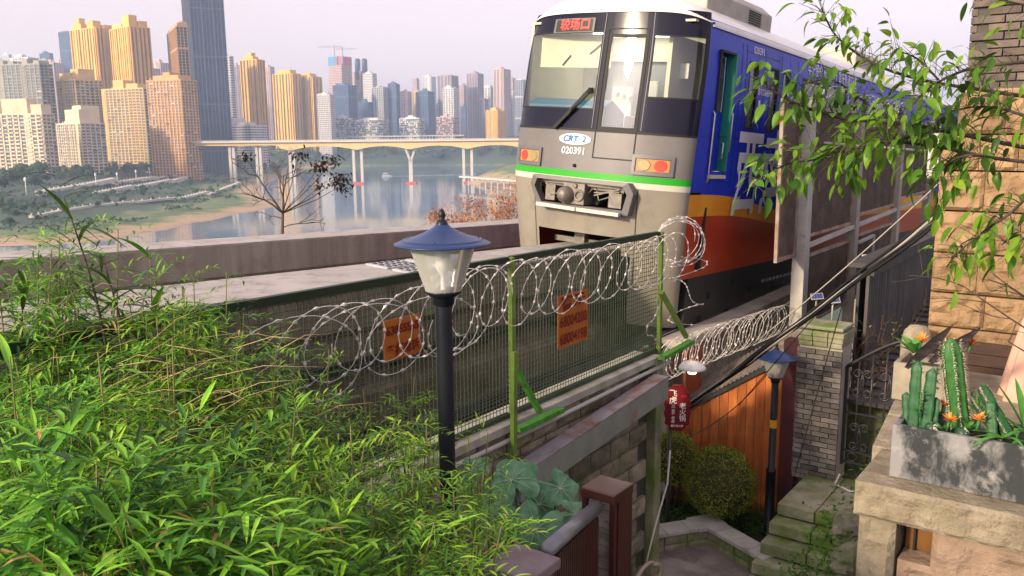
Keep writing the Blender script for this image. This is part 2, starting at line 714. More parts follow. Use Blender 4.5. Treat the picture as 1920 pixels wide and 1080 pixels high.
def building(name, label, x0, xs, x1, top, Y, yaw, wall, style='grid', bay=9.0, floor=5.5, glass=None, crown=(), windows=0, group='towers of the city across the river',
             cat='building', steps=None, pier=0.34, band=0.36, proud=0.7, balc=0.0):
    rng = random.Random(NBLD[0] * 17 + 5)
    NBLD[0] += 1
    yw = math.radians(yaw)
    c = at_y(xs, top, Y)
    zt = c.z
    C = V((c.x, c.y, 0))

    def along(px, d):
        k = ray(px, top)
        k = k.x / k.y
        t = (k * C.y - C.x) / (d.x - k * d.y)
        return t
    dl = V((-math.cos(yw), math.sin(yw), 0))
    dr = V((math.sin(yw), math.cos(yw), 0))
    t1 = max(3.0, along(x0, dl)) if xs > x0 else 14
    t2 = max(3.0, min(90, along(x1, dr))) if x1 > xs else 14
    zb = tz(C.x, C.y) - 4
    A, Bp = C + dl * t1, C + dr * t2
    ctr = (A + Bp) / 2
    root = thing(name, label, cat, (ctr.x, ctr.y, zb), group)
    core = MB()
    gm = glass or M_DKGLASS
    D = A + Bp - C
    H = zt - zb
    core.prism([V((p.x, p.y, zb)) for p in (C, Bp, D, A)], (0, 0, H))
    core.f[-6:] = core.f[-6:]
    part('glazing', core, gm, root)
    wb = MB()
    nfl = max(3, int(round(H / floor)))
    fh = H / nfl
    nleft = windows
    for (P0, P1, nr, Ln) in ((A, C, -dr, t1), (C, Bp, -dl, t2)):
        nr = nr.normalized()
        e = (P1 - P0).normalized()
        nb = max(1, int(round(Ln / bay)))
        bw = Ln / nb
        if style in ('grid', 'stripe'):
            pw = bw * pier
            pd = proud if style == 'grid' else proud * 1.6
            for i in range(nb + 1):
                xa = i * bw
                wdt = pw * (1.5 if (style == 'stripe' and i % 2 == 0) else 1.0)
                slab(wb, P0, e, nr, max(0, xa - wdt / 2), min(Ln, xa + wdt / 2), zb, zt, pd * (1.0 if i % 3 else 1.3))
            for k in range(nfl + 1):
                za = zb + k * fh
                slab(wb, P0, e, nr, 0, Ln, za - fh * band / 2, za + fh * band / 2, proud * 0.55)
            if balc:
                for i in range(nb):
                    if rng.random() < balc:
                        for k in range(1, nfl):
                            slab(wb, P0, e, nr, i * bw + pw * .5, (i + 1) * bw - pw * .5, zb + k * fh - .15, zb + k * fh + fh * .32, proud + 1.0)
            # solid wall strips
            for i in range(nb):
                if rng.random() < 0.16 and nb > 3:
                    slab(wb, P0, e, nr, i * bw, (i + 1) * bw, zb, zt, proud * 0.5)
            if nleft > 0 and Ln > 8:
                gw, gh = bw - pw, fh * (1 - band)
                me = win_mesh(gw * .98, gh * .98, name)
                cells = [(k, i) for k in range(nfl - 1, -1, -1) for i in range(nb)]
                vis = [c_ for c_ in cells if zb + c_[0] * fh > -60]
                step = max(1, math.ceil(len(vis) / nleft))
                R = frame((0, 0, 0), e, -nr, (0, 0, 1))
                cnt = 0
                for (k, i) in vis[:nleft]:
                    p = P0 + e * ((i + .5) * bw) + nr * 0.05
                    Mx = R.copy()
                    Mx.translation = V((p.x, p.y, zb + k * fh + fh * band / 2))
                    inst('window', me, Mx, root)
                    cnt += 1
                nleft -= cnt
        elif style == 'fins':
            for i in range(nb + 1):
                xa = i * bw
                slab(wb, P0, e, nr, max(0, xa - .45), min(Ln, xa + .45), zb, zt, 1.0)
            for k in range(0, nfl + 1, 1):
                za = zb + k * fh
                th = 2.0 if k % 14 == 0 else 0.34
                slab(wb, P0, e, nr, 0, Ln, za - th, za + th, 0.3 if k % 14 else 0.7)
        elif style == 'ribs':
            for i in range(nb + 1):
                xa = i * bw
                q = 1.0 if i % 3 else 1.7
                slab(wb, P0, e, nr, max(0, xa - .5 * q), min(Ln, xa + .5 * q), zb, zt, 1.1 * q)
            for k in range(0, nfl + 1):
                slab(wb, P0, e, nr, 0, Ln, zb + k * fh - .2, zb + k * fh + .2, 0.15)
            for k in range(9, nfl, 17):
                slab(wb, P0, e, nr, 0, Ln, zb + k * fh - 1.5, zb + k * fh + 1.5, 0.5)
        elif style == 'floors':
            for k in range(nfl + 1):
                za = zb + k * fh
                slab(wb, P0, e, nr, 0, Ln, za - fh * .3, za + fh * .3, 0.9)
            for i in range(nb + 1):
                xa = i * bw
                slab(wb, P0, e, nr, max(0, xa - .6), min(Ln, xa + .6), zb, zt, 0.5)
        elif style == 'hatch':
            for k in range(nfl + 1):
                slab(wb, P0, e, nr, 0, Ln, zb + k * fh - .5, zb + k * fh + .5, 1.2)
            for i in range(nb):
                for k in range(nfl):
                    if rng.random() < .45:
                        slab(wb, P0, e, nr, i * bw + rng.uniform(0, bw * .4), (i + 1) * bw - rng.uniform(0, bw * .4), zb + k * fh, zb + (k + 1) * fh, 0.7)
    if windows:
        ab = MB()
        for (P0, P1, nr, Ln) in ((A, C, -dr, t1), (C, Bp, -dl, t2)):
            e = (P1 - P0).normalized()
            for q in range(70):
                xa = rng.uniform(1, max(1.5, Ln - 2.5))
                za = zb + rng.randrange(3, max(4, nfl)) * fh + rng.uniform(-.3, .3)
                slab(ab, P0, e, nr.normalized(), xa, xa + 1.5, za, za + 1.1, proud + .5, rng.choice([0, 0, 1]))
            for q in range(26):
                k_ = rng.randrange(2, max(3, nfl))
                nb_q = max(1, int(round(Ln / bay)))
                i_ = rng.randrange(nb_q)
                slab(ab, P0, e, nr.normalized(), i_ * Ln / nb_q, (i_ + 1) * Ln / nb_q, zb + k_ * fh, zb + k_ * fh + fh * .42, proud + .25, rng.choice([0, 1, 2]))
        part('aircon_and_balconies', ab, [M_FRAME, M_CONC, M_DKGLASS], root, kind='stuff')
    # back walls stay plain
    wallm = WALLM[wall]
    wl_o = part('wall', wb, wallm, root)
    rb = MB()
    rb.prism([V((p.x, p.y, zt)) for p in (C + (C - ctr).normalized() * 1.2, Bp + (Bp - ctr).normalized() * 1.2, D + (D - ctr).normalized() * 1.2, A + (A - ctr).normalized() * 1.2)], (0, 0, 1.4))
    ro = part('roof', rb, wallm, root)
    # roof houses: (u0,u1,v0,v1,height) in fractions along left-face direction (from A to C) and right-face direction
    cb = MB()
    if not crown:
        crown = [(rng.uniform(.1, .3), rng.uniform(.55, .8), .2, .8, rng.uniform(3, 7))]
        if rng.random() < .6:
            crown = crown + [(rng.uniform(.3, .4), rng.uniform(.5, .65), .3, .6, rng.uniform(7, 11))]
    for (u0, u1, v0, v1, h) in crown:
        pts = [A + (C - A) * uu + (Bp - C) * vv for (uu, vv) in ((u1, v0), (u1, v1), (u0, v1), (u0, v0))]
        cb.prism([V((p.x, p.y, zt + 1.4)) for p in pts], (0, 0, h))
    for q in range(7):
        uu, vv = rng.uniform(.05, .9), rng.uniform(.1, .85)
        p = A + (C - A) * uu + (Bp - C) * vv
        cb.box((p.x, p.y, zt + 1.4 + 1.2), (rng.uniform(1.5, 5), rng.uniform(1.5, 5), 2.4 + rng.uniform(0, 4)))
    p = A + (C - A) * .5 + (Bp - C) * .4
    cb.box((p.x, p.y, zt + 7), (.5, .5, rng.uniform(10, 22)))
    part('roof_house', cb, wallm, root)
    return root, (A, C, Bp, D, zt, zb)


BL = [
    # name, label, x0, xs, x1, top, Y, yaw, wall, style, kwargs
    ('apartment_block', 'grey-green apartment block with dark windows at the far left edge, behind the cream one', -14, 73, 97, 120, 1450, 14, 'olive', 'grid', dict(bay=9, floor=5.0, windows=290, pier=.24, band=.26, balc=.2, crown=((.05, .2, .1, .9, 7), (.3, .42, .1, .9, 5), (.6, .72, .1, .9, 8), (.85, .97, .1, .9, 5)))),
    ('apartment_block', 'cream stepped apartment block at the left edge of the skyline', -30, 78, 101, 214, 1200, 12, 'cream', 'grid', dict(bay=9, floor=5.2, windows=290, pier=.26, band=.28, balc=.35, crown=((.3, .74, .1, .9, 20), (.8, .98, .1, .9, 12), (.05, .2, .1, .9, 8)))),
    ('apartment_block', 'pale apartment block with many white framed windows beside the riverside trees', 98, 150, 196, 232, 1300, 38, 'cream', 'grid', dict(bay=7, floor=4.6, windows=290, pier=.26, band=.28, balc=.3, crown=((.45, .95, .05, .6, 20), (.6, .9, .2, .95, 26)))),
    ('apartment_block', 'tan terraced apartment block with a blank golden wall, behind the pale one', 106, 140, 192, 150, 1480, 35, 'tan', 'grid', dict(bay=8, floor=5, windows=160, pier=.3, band=.3, balc=.2, crown=((.0, .6, .1, .8, 12), (.5, .9, .2, .8, 18)))),
    ('apartment_block', 'tan apartment block with wide glazed bays above the riverside trees', 190, 268, 296, 166, 1450, 20, 'tan', 'grid', dict(bay=8, floor=4.8, windows=290, pier=.26, band=.28, balc=.3, crown=((.25, .5, .1, .8, 14), (.5, .8, .2, .8, 8)))),
    ('tower_block', 'tall golden tower block, left of the two tallest golden ones', 132, 178, 214, 52, 1750, 32, 'gold', 'stripe', dict(bay=9, floor=4.5, pier=.40, band=.24, proud=1.3, crown=((.05, .4, .05, .5, 10), (.15, .3, .1, .4, 22), (.6, .85, .1, .5, 14), (.4, .95, .55, .95, 7)))),
    ('tower_block', 'tall golden tower block, right of the two tallest golden ones', 206, 242, 280, 50, 1700, 40, 'gold', 'stripe', dict(bay=9, floor=4.5, pier=.40, band=.24, proud=1.3, crown=((.0, .5, .1, .6, 8), (.55, .9, .1, .5, 22), (.3, .95, .55, .95, 12)))),
    ('office_tower', 'plain blue slab tower rising behind the golden towers at left', 109, 130, 138, 60, 3000, 20, 'blue', 'fins', dict(glass=M_BLGLASS, bay=5)),
    ('office_tower', 'small blue tower with a slanted top far behind the left blocks', 74, 92, 99, 100, 3000, 18, 'blue', 'fins', dict(glass=M_BLGLASS, bay=5)),
    ('tower_block', 'hazy pink tower peeping between the left blocks', 80, 100, 114, 118, 2600, 30, 'pink', 'grid', {}),
    ('tower_block', 'hazy pale tower row behind the leftmost grey-green block', 14, 52, 72, 108, 2300, 20, 'white', 'grid', {}),
    ('apartment_block', 'orange-tan apartment block with a pinkish shaded side at the bridge end', 274, 338, 368, 150, 1372, 22, 'orange', 'grid', dict(bay=7, floor=4.6, windows=250, pier=.4, band=.36, crown=((.15, .9, .1, .9, 7), (.4, .6, .2, .8, 12)))),
    ('office_tower', 'dark brown tower with a golden left side beside the tallest tower', 312, 330, 370, 50, 1650, 62, 'orange', 'fins', dict(bay=6, crown=((.0, 1, .05, .85, 6), (.2, .9, .2, .7, 10)))),
    ('office_tower', 'tallest dark blue glass tower with vertical ribs, cut off by the top of the picture', 338, 351, 416, -46, 1600, 66, 'ribs', 'ribs', dict(bay=6.5, floor=5.0, glass=M_BLGLASS)),
    ('tower_block', 'white tower with horizontal balconies right of the tallest tower', 408, 430, 437, 106, 2000, 22, 'white', 'floors', {}),
    ('tower_block', 'slim purple tower far behind, left of the golden crowned tower', 434, 448, 455, 125, 2800, 25, 'purple', 'grid', {}),
    ('tower_block', 'golden tower with a crown-like roof house right of the tallest tower', 450, 480, 495, 112, 2050, 26, 'gold', 'stripe', dict(bay=9, floor=4.5, pier=.38, band=.24, proud=1.3, crown=((.2, .75, .1, .8, 7), (.38, .62, .2, .7, 16)))),
    ('tower_block', 'hazy rounded tower behind the golden crowned tower', 491, 506, 514, 126, 2900, 30, 'pink', 'grid', {}),
    ('apartment_block', 'white terraced lower block at the far end of the bridge', 421, 470, 500, 236, 1900, 24, 'white', 'floors', dict(crown=((.05, .3, .1, .8, 16), (.4, .7, .1, .8, 7)))),
    ('tower_block', 'golden twin slab with deep shaded fins, left half', 512, 546, 562, 138, 2450, 30, 'gold', 'stripe', dict(bay=12, floor=5, pier=.4, band=.2, proud=1.8, crown=((.2, .9, .1, .8, 10),))),
    ('tower_block', 'golden twin slab with deep shaded fins, right half', 558, 584, 602, 144, 2480, 34, 'gold', 'stripe', dict(bay=12, floor=5, pier=.4, band=.2, proud=1.8, crown=((.1, .8, .1, .8, 9),))),
    ('tower_block', 'white gridded tower right of the golden twin slabs', 594, 618, 627, 178, 2420, 22, 'white', 'grid', dict(bay=5)),
    ('office_tower', 'dark blue glass slab below the construction cranes', 624, 652, 668, 160, 2700, 28, 'blue', 'fins', dict(glass=M_BLGLASS)),
    ('tower_block', 'pale tower with a pair of dark drums on its roof', 659, 676, 684, 134, 3100, 25, 'pink', 'grid', {}),
    ('tower_block', 'white tower with a blue wrapped top right of the twin drums', 680, 698, 706, 138, 3000, 24, 'white', 'floors', {}),
    ('office_tower', 'low dark block in front of the twin drum tower', 671, 690, 699, 192, 2650, 25, 'blue', 'fins', dict(glass=M_BLGLASS)),
    ('tower_block', 'grey stepped tower left of the dark blue slab', 697, 718, 730, 164, 2750, 26, 'grey', 'grid', {}),
    ('office_tower', 'narrow dark blue slab in the middle of the skyline', 727, 742, 749, 158, 2760, 25, 'blue', 'fins', dict(glass=M_BLGLASS)),
    ('tower_block', 'hazy pale block right of the narrow dark slab', 747, 764, 776, 172, 3200, 28, 'pink', 'grid', {}),
    ('tower_block', 'thin pink tower far off above the pale blocks', 773, 781, 786, 148, 3900, 28, 'pink', 'grid', {}),
    ('tower_block', 'pale far tower left of the brown ribbed tower', 792, 808, 817, 144, 3700, 28, 'white', 'grid', {}),
    ('office_tower', 'dark blue block with a flat top below the far pale tower', 780, 802, 814, 172, 2800, 25, 'blue', 'fins', dict(glass=M_BLGLASS)),
    ('tower_block', 'brown ribbed tower with a lighter lower front in the right of the skyline', 820, 846, 859, 142, 2900, 26, 'purple', 'stripe', dict(bay=12, pier=.4, floor=6)),
    ('tower_block', 'pale slab in front of the brown ribbed tower', 830, 850, 858, 166, 2750, 24, 'white', 'grid', {}),
    ('tower_block', 'small stepped tower right of the brown ribbed tower', 859, 869, 877, 160, 3200, 26, 'pink', 'grid', {}),
    ('tower_block', 'purple flat-topped tower standing free in the right of the skyline', 875, 895, 906, 138, 3000, 30, 'purple', 'stripe', dict(bay=12, floor=6)),
    ('tower_block', 'pale ribbed slab right of the free purple tower', 904, 919, 930, 164, 3300, 26, 'white', 'stripe', dict(bay=12, floor=6)),
    ('tower_block', 'pink tower with a small roof house, tallest near the train', 925, 944, 957, 130, 2900, 32, 'pink', 'stripe', dict(bay=12, floor=6)),
    ('tower_block', 'slim pale tower behind the pink tower near the train', 953, 961, 967, 147, 3500, 30, 'pink', 'grid', {}),
    ('tower_block', 'blue-white slab half hidden by the train', 965, 980, 1000, 150, 3200, 24, 'white', 'fins', dict(glass=M_BLGLASS)),
    ('apartment_block', 'small golden block on the wooded slope above the bridge', 911, 932, 947, 208, 2500, 32, 'gold', 'stripe', dict(bay=5, pier=.4)),
    ('podium_block', 'latticed podium block at the foot of the skyline, leftmost of four', 625, 652, 662, 222, 2560, 20, 'white', 'hatch', dict(bay=6, floor=5)),
    ('podium_block', 'latticed podium block at the foot of the skyline, second and widest of four', 664, 718, 729, 225, 2560, 14, 'white', 'hatch', dict(bay=6, floor=5)),
    ('podium_block', 'latticed podium block at the foot of the skyline, third of four', 748, 786, 796, 223, 2560, 16, 'white', 'hatch', dict(bay=6, floor=5)),
    ('podium_block', 'latticed podium block at the foot of the skyline, rightmost of four', 818, 850, 860, 220, 2560, 18, 'pink', 'hatch', dict(bay=6, floor=5)),
    ('tower_block', 'hazy tower filling the gap behind the golden towers at left', 254, 276, 300, 128, 2500, 30, 'pink', 'grid', {}),
    ('tower_block', 'low hazy tower left of the dark brown tower', 282, 300, 318, 118, 2700, 30, 'pink', 'grid', {}),
]
for row in BL:
    kw = dict(row[10])
    building(row[0], row[1], *row[2:8], row[8], row[9], **kw)

# construction tower with its wrapped top and two cranes
root, (A_, C_, B_, D_, zt_, zb_) = building('unfinished_tower', 'unfinished tower wrapped in blue and red at its top', 616, 640, 659, 120, 3000, 30, 'pink', 'floors', bay=8,
                                            crown=((.0, 1, 0, 1, .5),))
mb = MB()
for (P0, P1, mi) in ((A_, A_ + (C_ - A_) * .97, 0), (C_ + (B_ - C_) * .03, B_, 1)):
    e = (P1 - P0)
    nr = V((e.y, -e.x, 0)).normalized()
    slab(mb, P0, e.normalized(), nr, 0, e.length * (.72 if mi == 0 else 1), zt_ - 4, zt_ + 26, 1.5, mi)
    if mi == 0:
        slab(mb, P0, e.normalized(), nr, e.length * .73, e.length, zt_ - 4, zt_ + 26, 1.5, 1)
part('safety_netting', mb, [mat('netting_blue', (0.08, 0.25, 0.45), .8), mat('netting_red', (0.45, 0.09, 0.12), .8)], root)
M_CRANE = mat('crane_steel', (0.30, 0.24, 0.26), 0.6)
for k, (px, y0, y1, jl, jr, lab) in enumerate(((628, 122, 88, 30, 14, 'left tower crane with a long jib above the unfinished tower'), (643, 122, 92, 12, 26, 'right tower crane above the unfinished tower'))):
    p0, p1 = at_y(px, y0, 3000), at_y(px, y1, 3000)
    r = thing('tower_crane', lab, 'crane', (p0.x, p0.y, zt_), 'tower cranes')
    b = MB()
    b.bar(V((p0.x, p0.y, zt_)), V((p0.x, p0.y, p1.z + 6)), 3, 3)
    part('mast', b, M_CRANE, r)
    b = MB()
    b.bar(V((p0.x - jl / 1600 * 3000, p0.y, p1.z)), V((p0.x + jr / 1600 * 3000, p0.y - 6, p1.z)), 2.2, 2.2)
    b.bar(V((p0.x, p0.y, p1.z + 6)), V((p0.x - jl / 2200 * 3000, p0.y, p1.z + 1)), .6, .6)
    b.bar(V((p0.x, p0.y, p1.z + 6)), V((p0.x + jr / 2200 * 3000, p0.y, p1.z + 1)), .6, .6)
    part('jib', b, M_CRANE, r)
# drums on the pale tower
for px, lab in ((671, 'left dark drum on the roof of the pale tower'), (684, 'right dark drum on the roof of the pale tower')):
    p = at_y(px, 134, 3110)
    b = MB()
    b.lathe([(0.1, -30), (10, -30), (10, 38), (7, 44), (0.1, 44)], p, 14)
    o = part('roof_drum', b, M_BLGLASS, None)
    tag(o, lab, 'roof drum', 'roof drums')

# filler blocks, farther and lower
rng = random.Random(91)
wn_list = ['white', 'pink', 'purple', 'grey', 'blue', 'white', 'tan']
for i in range(46):
    px = 424 + i * 12.1 + rng.uniform(-4, 4)
    w = rng.uniform(11, 20)
    top = rng.uniform(168, 216)
    Y = rng.uniform(2700, 3900)
    kk = rng.choice(wn_list)
    building('tower_block', 'hazy lower block packed among the towers at the foot of the skyline', px - w * .6, px + w * .15, px + w * .5, top, Y, rng.uniform(18, 36), kk,
             'fins' if kk == 'blue' else rng.choice(['grid', 'grid', 'floors', 'stripe']), bay=11, floor=6.5, group='hazy lower blocks of the skyline', glass=M_BLGLASS if kk == 'blue' else None)
for i in range(10):
    px = 2 + i * 12 + rng.uniform(-4, 4)
    building('tower_block', 'hazy tower top showing over the left blocks', px - 8, px + 3, px + 8, rng.uniform(102, 124), rng.uniform(2500, 3200), 25, rng.choice(['white', 'pink', 'grey']), 'grid', bay=6,
             group='hazy tower tops at the left')

# ================================================================== road bridge over the river
M_GIRD = mat('bridge_girder', (0.72, 0.50, 0.22), 0.8, col2=(0.62, 0.44, 0.22), scale=0.05)
M_DECK = mat('bridge_deck', (0.55, 0.52, 0.48), 0.8)
M_PIER = mat('bridge_pier', (0.55, 0.50, 0.46), 0.85, col2=(0.45, 0.42, 0.40), scale=0.05)
M_REDPAD = mat('pier_pad_red', (0.50, 0.10, 0.09), 0.7)
br = thing('road_bridge', 'long golden girder road bridge crossing the river below the skyline', 'bridge', at_y(670, 344, 1400))
YB = 1400.0


def bz(py):
    return at_y(670, py, YB).z


zdeck = bz(265)
pier_px = [436, 486, 548, 671, 770, 877, 985]
pier_x = [at_y(p, 300, YB).x for p in pier_px]
xL, xR = at_y(352, 300, YB).x, at_y(1300, 300, YB).x
mb = MB()
mb.box(((xL + xR) / 2, YB, zdeck + 0.4), (xR - xL, 26, 2.2))
part('deck', mb, M_DECK, br)
for sgn in (-1, 1):
    mb = MB()
    yy = YB + sgn * 12.2
    mb.box(((xL + xR) / 2, yy, zdeck + 2.9), (xR - xL, .5, .5))
    mb.box(((xL + xR) / 2, yy, zdeck + 1.9), (xR - xL, .3, .4))
    for i in range(170):
        mb.box((xL + (xR - xL) * i / 169, yy, zdeck + 2.2), (.5, .4, 1.6))
    part('railing', mb, M_DECK, br)
mb = MB()
xs = np.linspace(xL, xR, 161)
rows_t, rows_b = [], []
for yy in (YB - 9, YB + 9):
    top, bot = [], []
    for x in xs:
        big = x > pier_x[2] - 20
        d = min(abs(x - p) for p in pier_x)
        span = 46.0
        depth = (7.0 + 6.0 * max(0, 1 - d / span) ** 2) if big else 4.5
        top.append(V((x, yy, zdeck - 0.7)))
        bot.append(V((x, yy, zdeck - 0.7 - depth)))
    mb.grid([top, bot], smooth=False)
    rows_b.append(bot)
mb.grid(rows_b, smooth=False)
part('girder', mb, M_GIRD, br)
for i, (p, x) in enumerate(zip(pier_px, pier_x)):
    if p == 985:
        continue
    land = p < 560
    zb_ = tz(x, YB) - 2 if land else WATER_Z - 1
    for dx in ((-6.5, 6.5) if p in (671, 877) else (-3, 3)):
        mb = MB()
        if p == 770:
            mb.bar(V((x, YB, zb_)), V((x, YB, zdeck - 32)), 6, 7, V((0, 1, 0)))
            mb.bar(V((x, YB, zdeck - 33)), V((x + dx * 3.0, YB, zdeck - 9)), 3.4, 6, V((0, 1, 0)))
            if dx > 0:
                mb.v = mb.v[8:]
                mb.f = [[q - 8 for q in f] for f in mb.f[6:]]
                mb.m, mb.s = mb.m[6:], mb.s[6:]
        else:
            mb.bar(V((x + dx, YB, zb_)), V((x + dx, YB, zdeck - 6)), 4.2, 6, V((0, 1, 0)))
        part('pier', mb, M_PIER, br)
    if not land:
        mb = MB()
        mb.box((x, YB, WATER_Z + 1.0), (17, 12, 3.2))
        part('pier_pad', mb, M_REDPAD, br)

# ================================================================== things on the river and its banks
M_BOATW = mat('boat_white', (0.75, 0.75, 0.73), 0.4)
M_BOATD = mat('boat_windows', (0.05, 0.06, 0.08), 0.2)
bp_ = on_z(725, 331, WATER_Z)
bt = thing('river_boat', 'small white passenger boat heading along the river under the bridge', 'boat', bp_)
mb = MB()
hull = [(-9, -2.2), (6, -2.4), (11, 0), (6, 2.4), (-9, 2.2)]
mb.prism([V((bp_.x + x, bp_.y + y, WATER_Z - .5)) for x, y in hull], (0, 0, 2.8))
part('hull', mb, M_BOATW, bt)
mb = MB()
mb.box((bp_.x - 2, bp_.y, WATER_Z + 3.6), (12, 3.8, 2.6))
mb.box((bp_.x - 2.5, bp_.y, WATER_Z + 6.2), (8, 3.2, 2.0))
part('cabin', mb, M_BOATW, bt)
mb = MB()
mb.box((bp_.x - 2, bp_.y - 1.95, WATER_Z + 3.8), (11, .1, 1.0))
part('window_band', mb, M_BOATD, bt)
M_FOAM = mat('wake_foam', (0.6, 0.66, 0.7), 0.6, col2=(0.25, 0.34, 0.40), scale=0.08)
mb = MB()
for sg in (-1, 1):
    pts = []
    for i in range(26):
        t = i / 25
        x = bp_.x - 8 + 8 * t + 170 * t
        y = bp_.y + sg * (2 + 26 * t) + 60 * t
        pts.append((x, y, 1.2 + 5 * t * (1 - t)))
    mb.grid([[V((x, y - w * .5, WATER_Z + .05)) for x, y, w in pts], [V((x, y, WATER_Z + .22)) for x, y, w in pts], [V((x, y + w * .5, WATER_Z + .05)) for x, y, w in pts]])
o = part('boat_wake', mb, M_FOAM, None)
tag(o, 'pale foam wake fanning out behind the small white boat', 'wake')

# trees: three crown meshes shared by all bank trees
M_TRUNKF = mat('bark_far', (0.09, 0.07, 0.05), 0.9)
M_LEAFF = [leaf_mat('foliage_bank_a', [(0.010, 0.03, 0.02), (0.025, 0.065, 0.035), (0.05, 0.10, 0.05)], .7, .2, .05),
           leaf_mat('foliage_bank_b', [(0.03, 0.05, 0.02), (0.07, 0.11, 0.04), (0.11, 0.16, 0.06)], .7, .2, .05)]


def crown_mesh(seed, r=5.0, h=8.0, n=420, ls=0.85):
    rng = random.Random(seed)
    b = MB()
    lobes = [(V((rng.uniform(-.5, .5) * r, rng.uniform(-.5, .5) * r, h * rng.uniform(.35, .85))), r * rng.uniform(.45, .7)) for _ in range(7)]
    for i in range(n):
        c, rr = rng.choice(lobes)
        d = V((rng.gauss(0, 1), rng.gauss(0, 1), rng.gauss(0, 1))).normalized()
        p = c + d * rr * rng.uniform(.75, 1.05)
        t = d.orthogonal().normalized()
        q = d.cross(t)
        w = rng.uniform(0, 6.28)
        t, q = t * math.cos(w) + q * math.sin(w), q * math.cos(w) - t * math.sin(w)
        dd = d * rng.uniform(-.5, .5)
        s = ls * rng.uniform(.7, 1.4)
        b.add([p - t * s + dd * s, p + q * s * .6, p + t * s - dd * s, p - q * s * .6], [(0, 1, 2, 3)])
    return b


CROWNS = [crown_mesh(s).mesh('crown', M_LEAFF[s % 2]) for s in range(4)]
tb = MB()
tb.tube([(0, 0, -1), (0.2, 0, 2), (0, .1, 5.0)], [.4, .32, .15], 6)
for a in range(3):
    tb.tube([(0.1, 0, 2.5), (math.cos(a * 2.1) * 2, math.sin(a * 2.1) * 2, 5.5)], [.2, .06], 5)
TRUNKF = tb.mesh('trunk', M_TRUNKF)
rng = random.Random(5)


def bank_tree(p, s, label, group, k=None):
    r = thing('bank_tree', label, 'tree', p, group)
    Mx = Matrix.Translation(V(p)) @ Matrix.Rotation(rng.uniform(0, 6.28), 4, 'Z') @ Matrix.Diagonal((s, s, s * rng.uniform(.85, 1.1), 1))
    inst('trunk', TRUNKF, Mx, r)
    inst('crown', CROWNS[rng.randrange(4) if k is None else k], Mx, r)


for i in range(110):
    px = rng.uniform(0, 485)
    f = px / 485
    py = rng.gauss(0, 1) * 9 + (340 - 44 * f)
    p = ground_hit(px, py, 700, 2300)
    if in_river(np.array([p.x]), np.array([p.y]))[0]:
        continue
    bank_tree(p, rng.uniform(1.0, 2.1), 'dark green tree in the belt below the left apartment blocks', 'trees of the riverside belt')
for i in range(46):
    px = rng.uniform(278, 500)
    p = ground_hit(px, rng.uniform(300, 332) - 10 * (px - 278) / 220, 1000, 2300)
    if in_river(np.array([p.x]), np.array([p.y]))[0]:
        continue
    bank_tree(p, rng.uniform(1.8, 3.0), 'dark green tree at the bridge end below the orange-tan block', 'trees at the bridge end')
for i in range(75):
    px = rng.uniform(0, 480)
    f = px / 480
    py = rng.gauss(0, 1) * 13 + (392 - 54 * f)
    p = ground_hit(px, py, 560, 1800)
    if in_river(np.array([p.x]), np.array([p.y]))[0]:
        continue
    bank_tree(p, rng.uniform(.35, .8), 'low bush on the slope above the sandy shore', 'bushes above the sandy shore')
for i in range(60):
    px = rng.uniform(440, 985)
    py = rng.uniform(252, 300)
    p = ground_hit(px, py, 1900, 3200)
    if in_river(np.array([p.x]), np.array([p.y]))[0]:
        continue
    bank_tree(p, rng.uniform(1.6, 3.2), 'hazy tree on the wooded bank behind the bridge', 'trees of the far wooded bank')

# scrub that covers the banks
mb = MB()
for i in range(9000):
    left = i < 5200
    px = rng.uniform(-20, 500) if left else rng.uniform(430, 990)
    f = px / 485
    py = rng.uniform(300, 425) - (52 * f if left else 0) if left else rng.uniform(262, 304)
    v = ray(px, py)
    p = None
    for Yt in ((560, 2000) if left else (1900, 3000),):
        Yg = rng.uniform(*Yt)
    x_, y_ = v.x / v.y * Yg, Yg
    h_, d_ = terrain(np.array([x_]), np.array([y_]))
    if d_[0] < 45 or mnoise.noise(V((x_ * .012, y_ * .012, 0))) < (-.02 if left else -.35):
        continue
    s_ = rng.uniform(1.5, 4.0) * (1 if left else 2.2)
    c = V((x_, y_, h_[0] + s_ * .3))
    for q in range(3):
        a = rng.uniform(0, 3.14)
        e = V((math.cos(a), math.sin(a) * .3, rng.uniform(-.2, .2))) * s_
        u_ = V((rng.uniform(-.3, .3), rng.uniform(-.3, .3), 1)) * s_ * .7
        o_ = V((rng.uniform(-1, 1), rng.uniform(-1, 1), rng.uniform(0, .5))) * s_
        mb.add([c + o_ - e, c + o_ + u_ * .4 - e * .3, c + o_ + u_, c + o_ + e * .8 + u_ * .2], [(0, 1, 2, 3)])
part('bank_scrub', mb, M_LEAFF[0], None, kind='stuff')

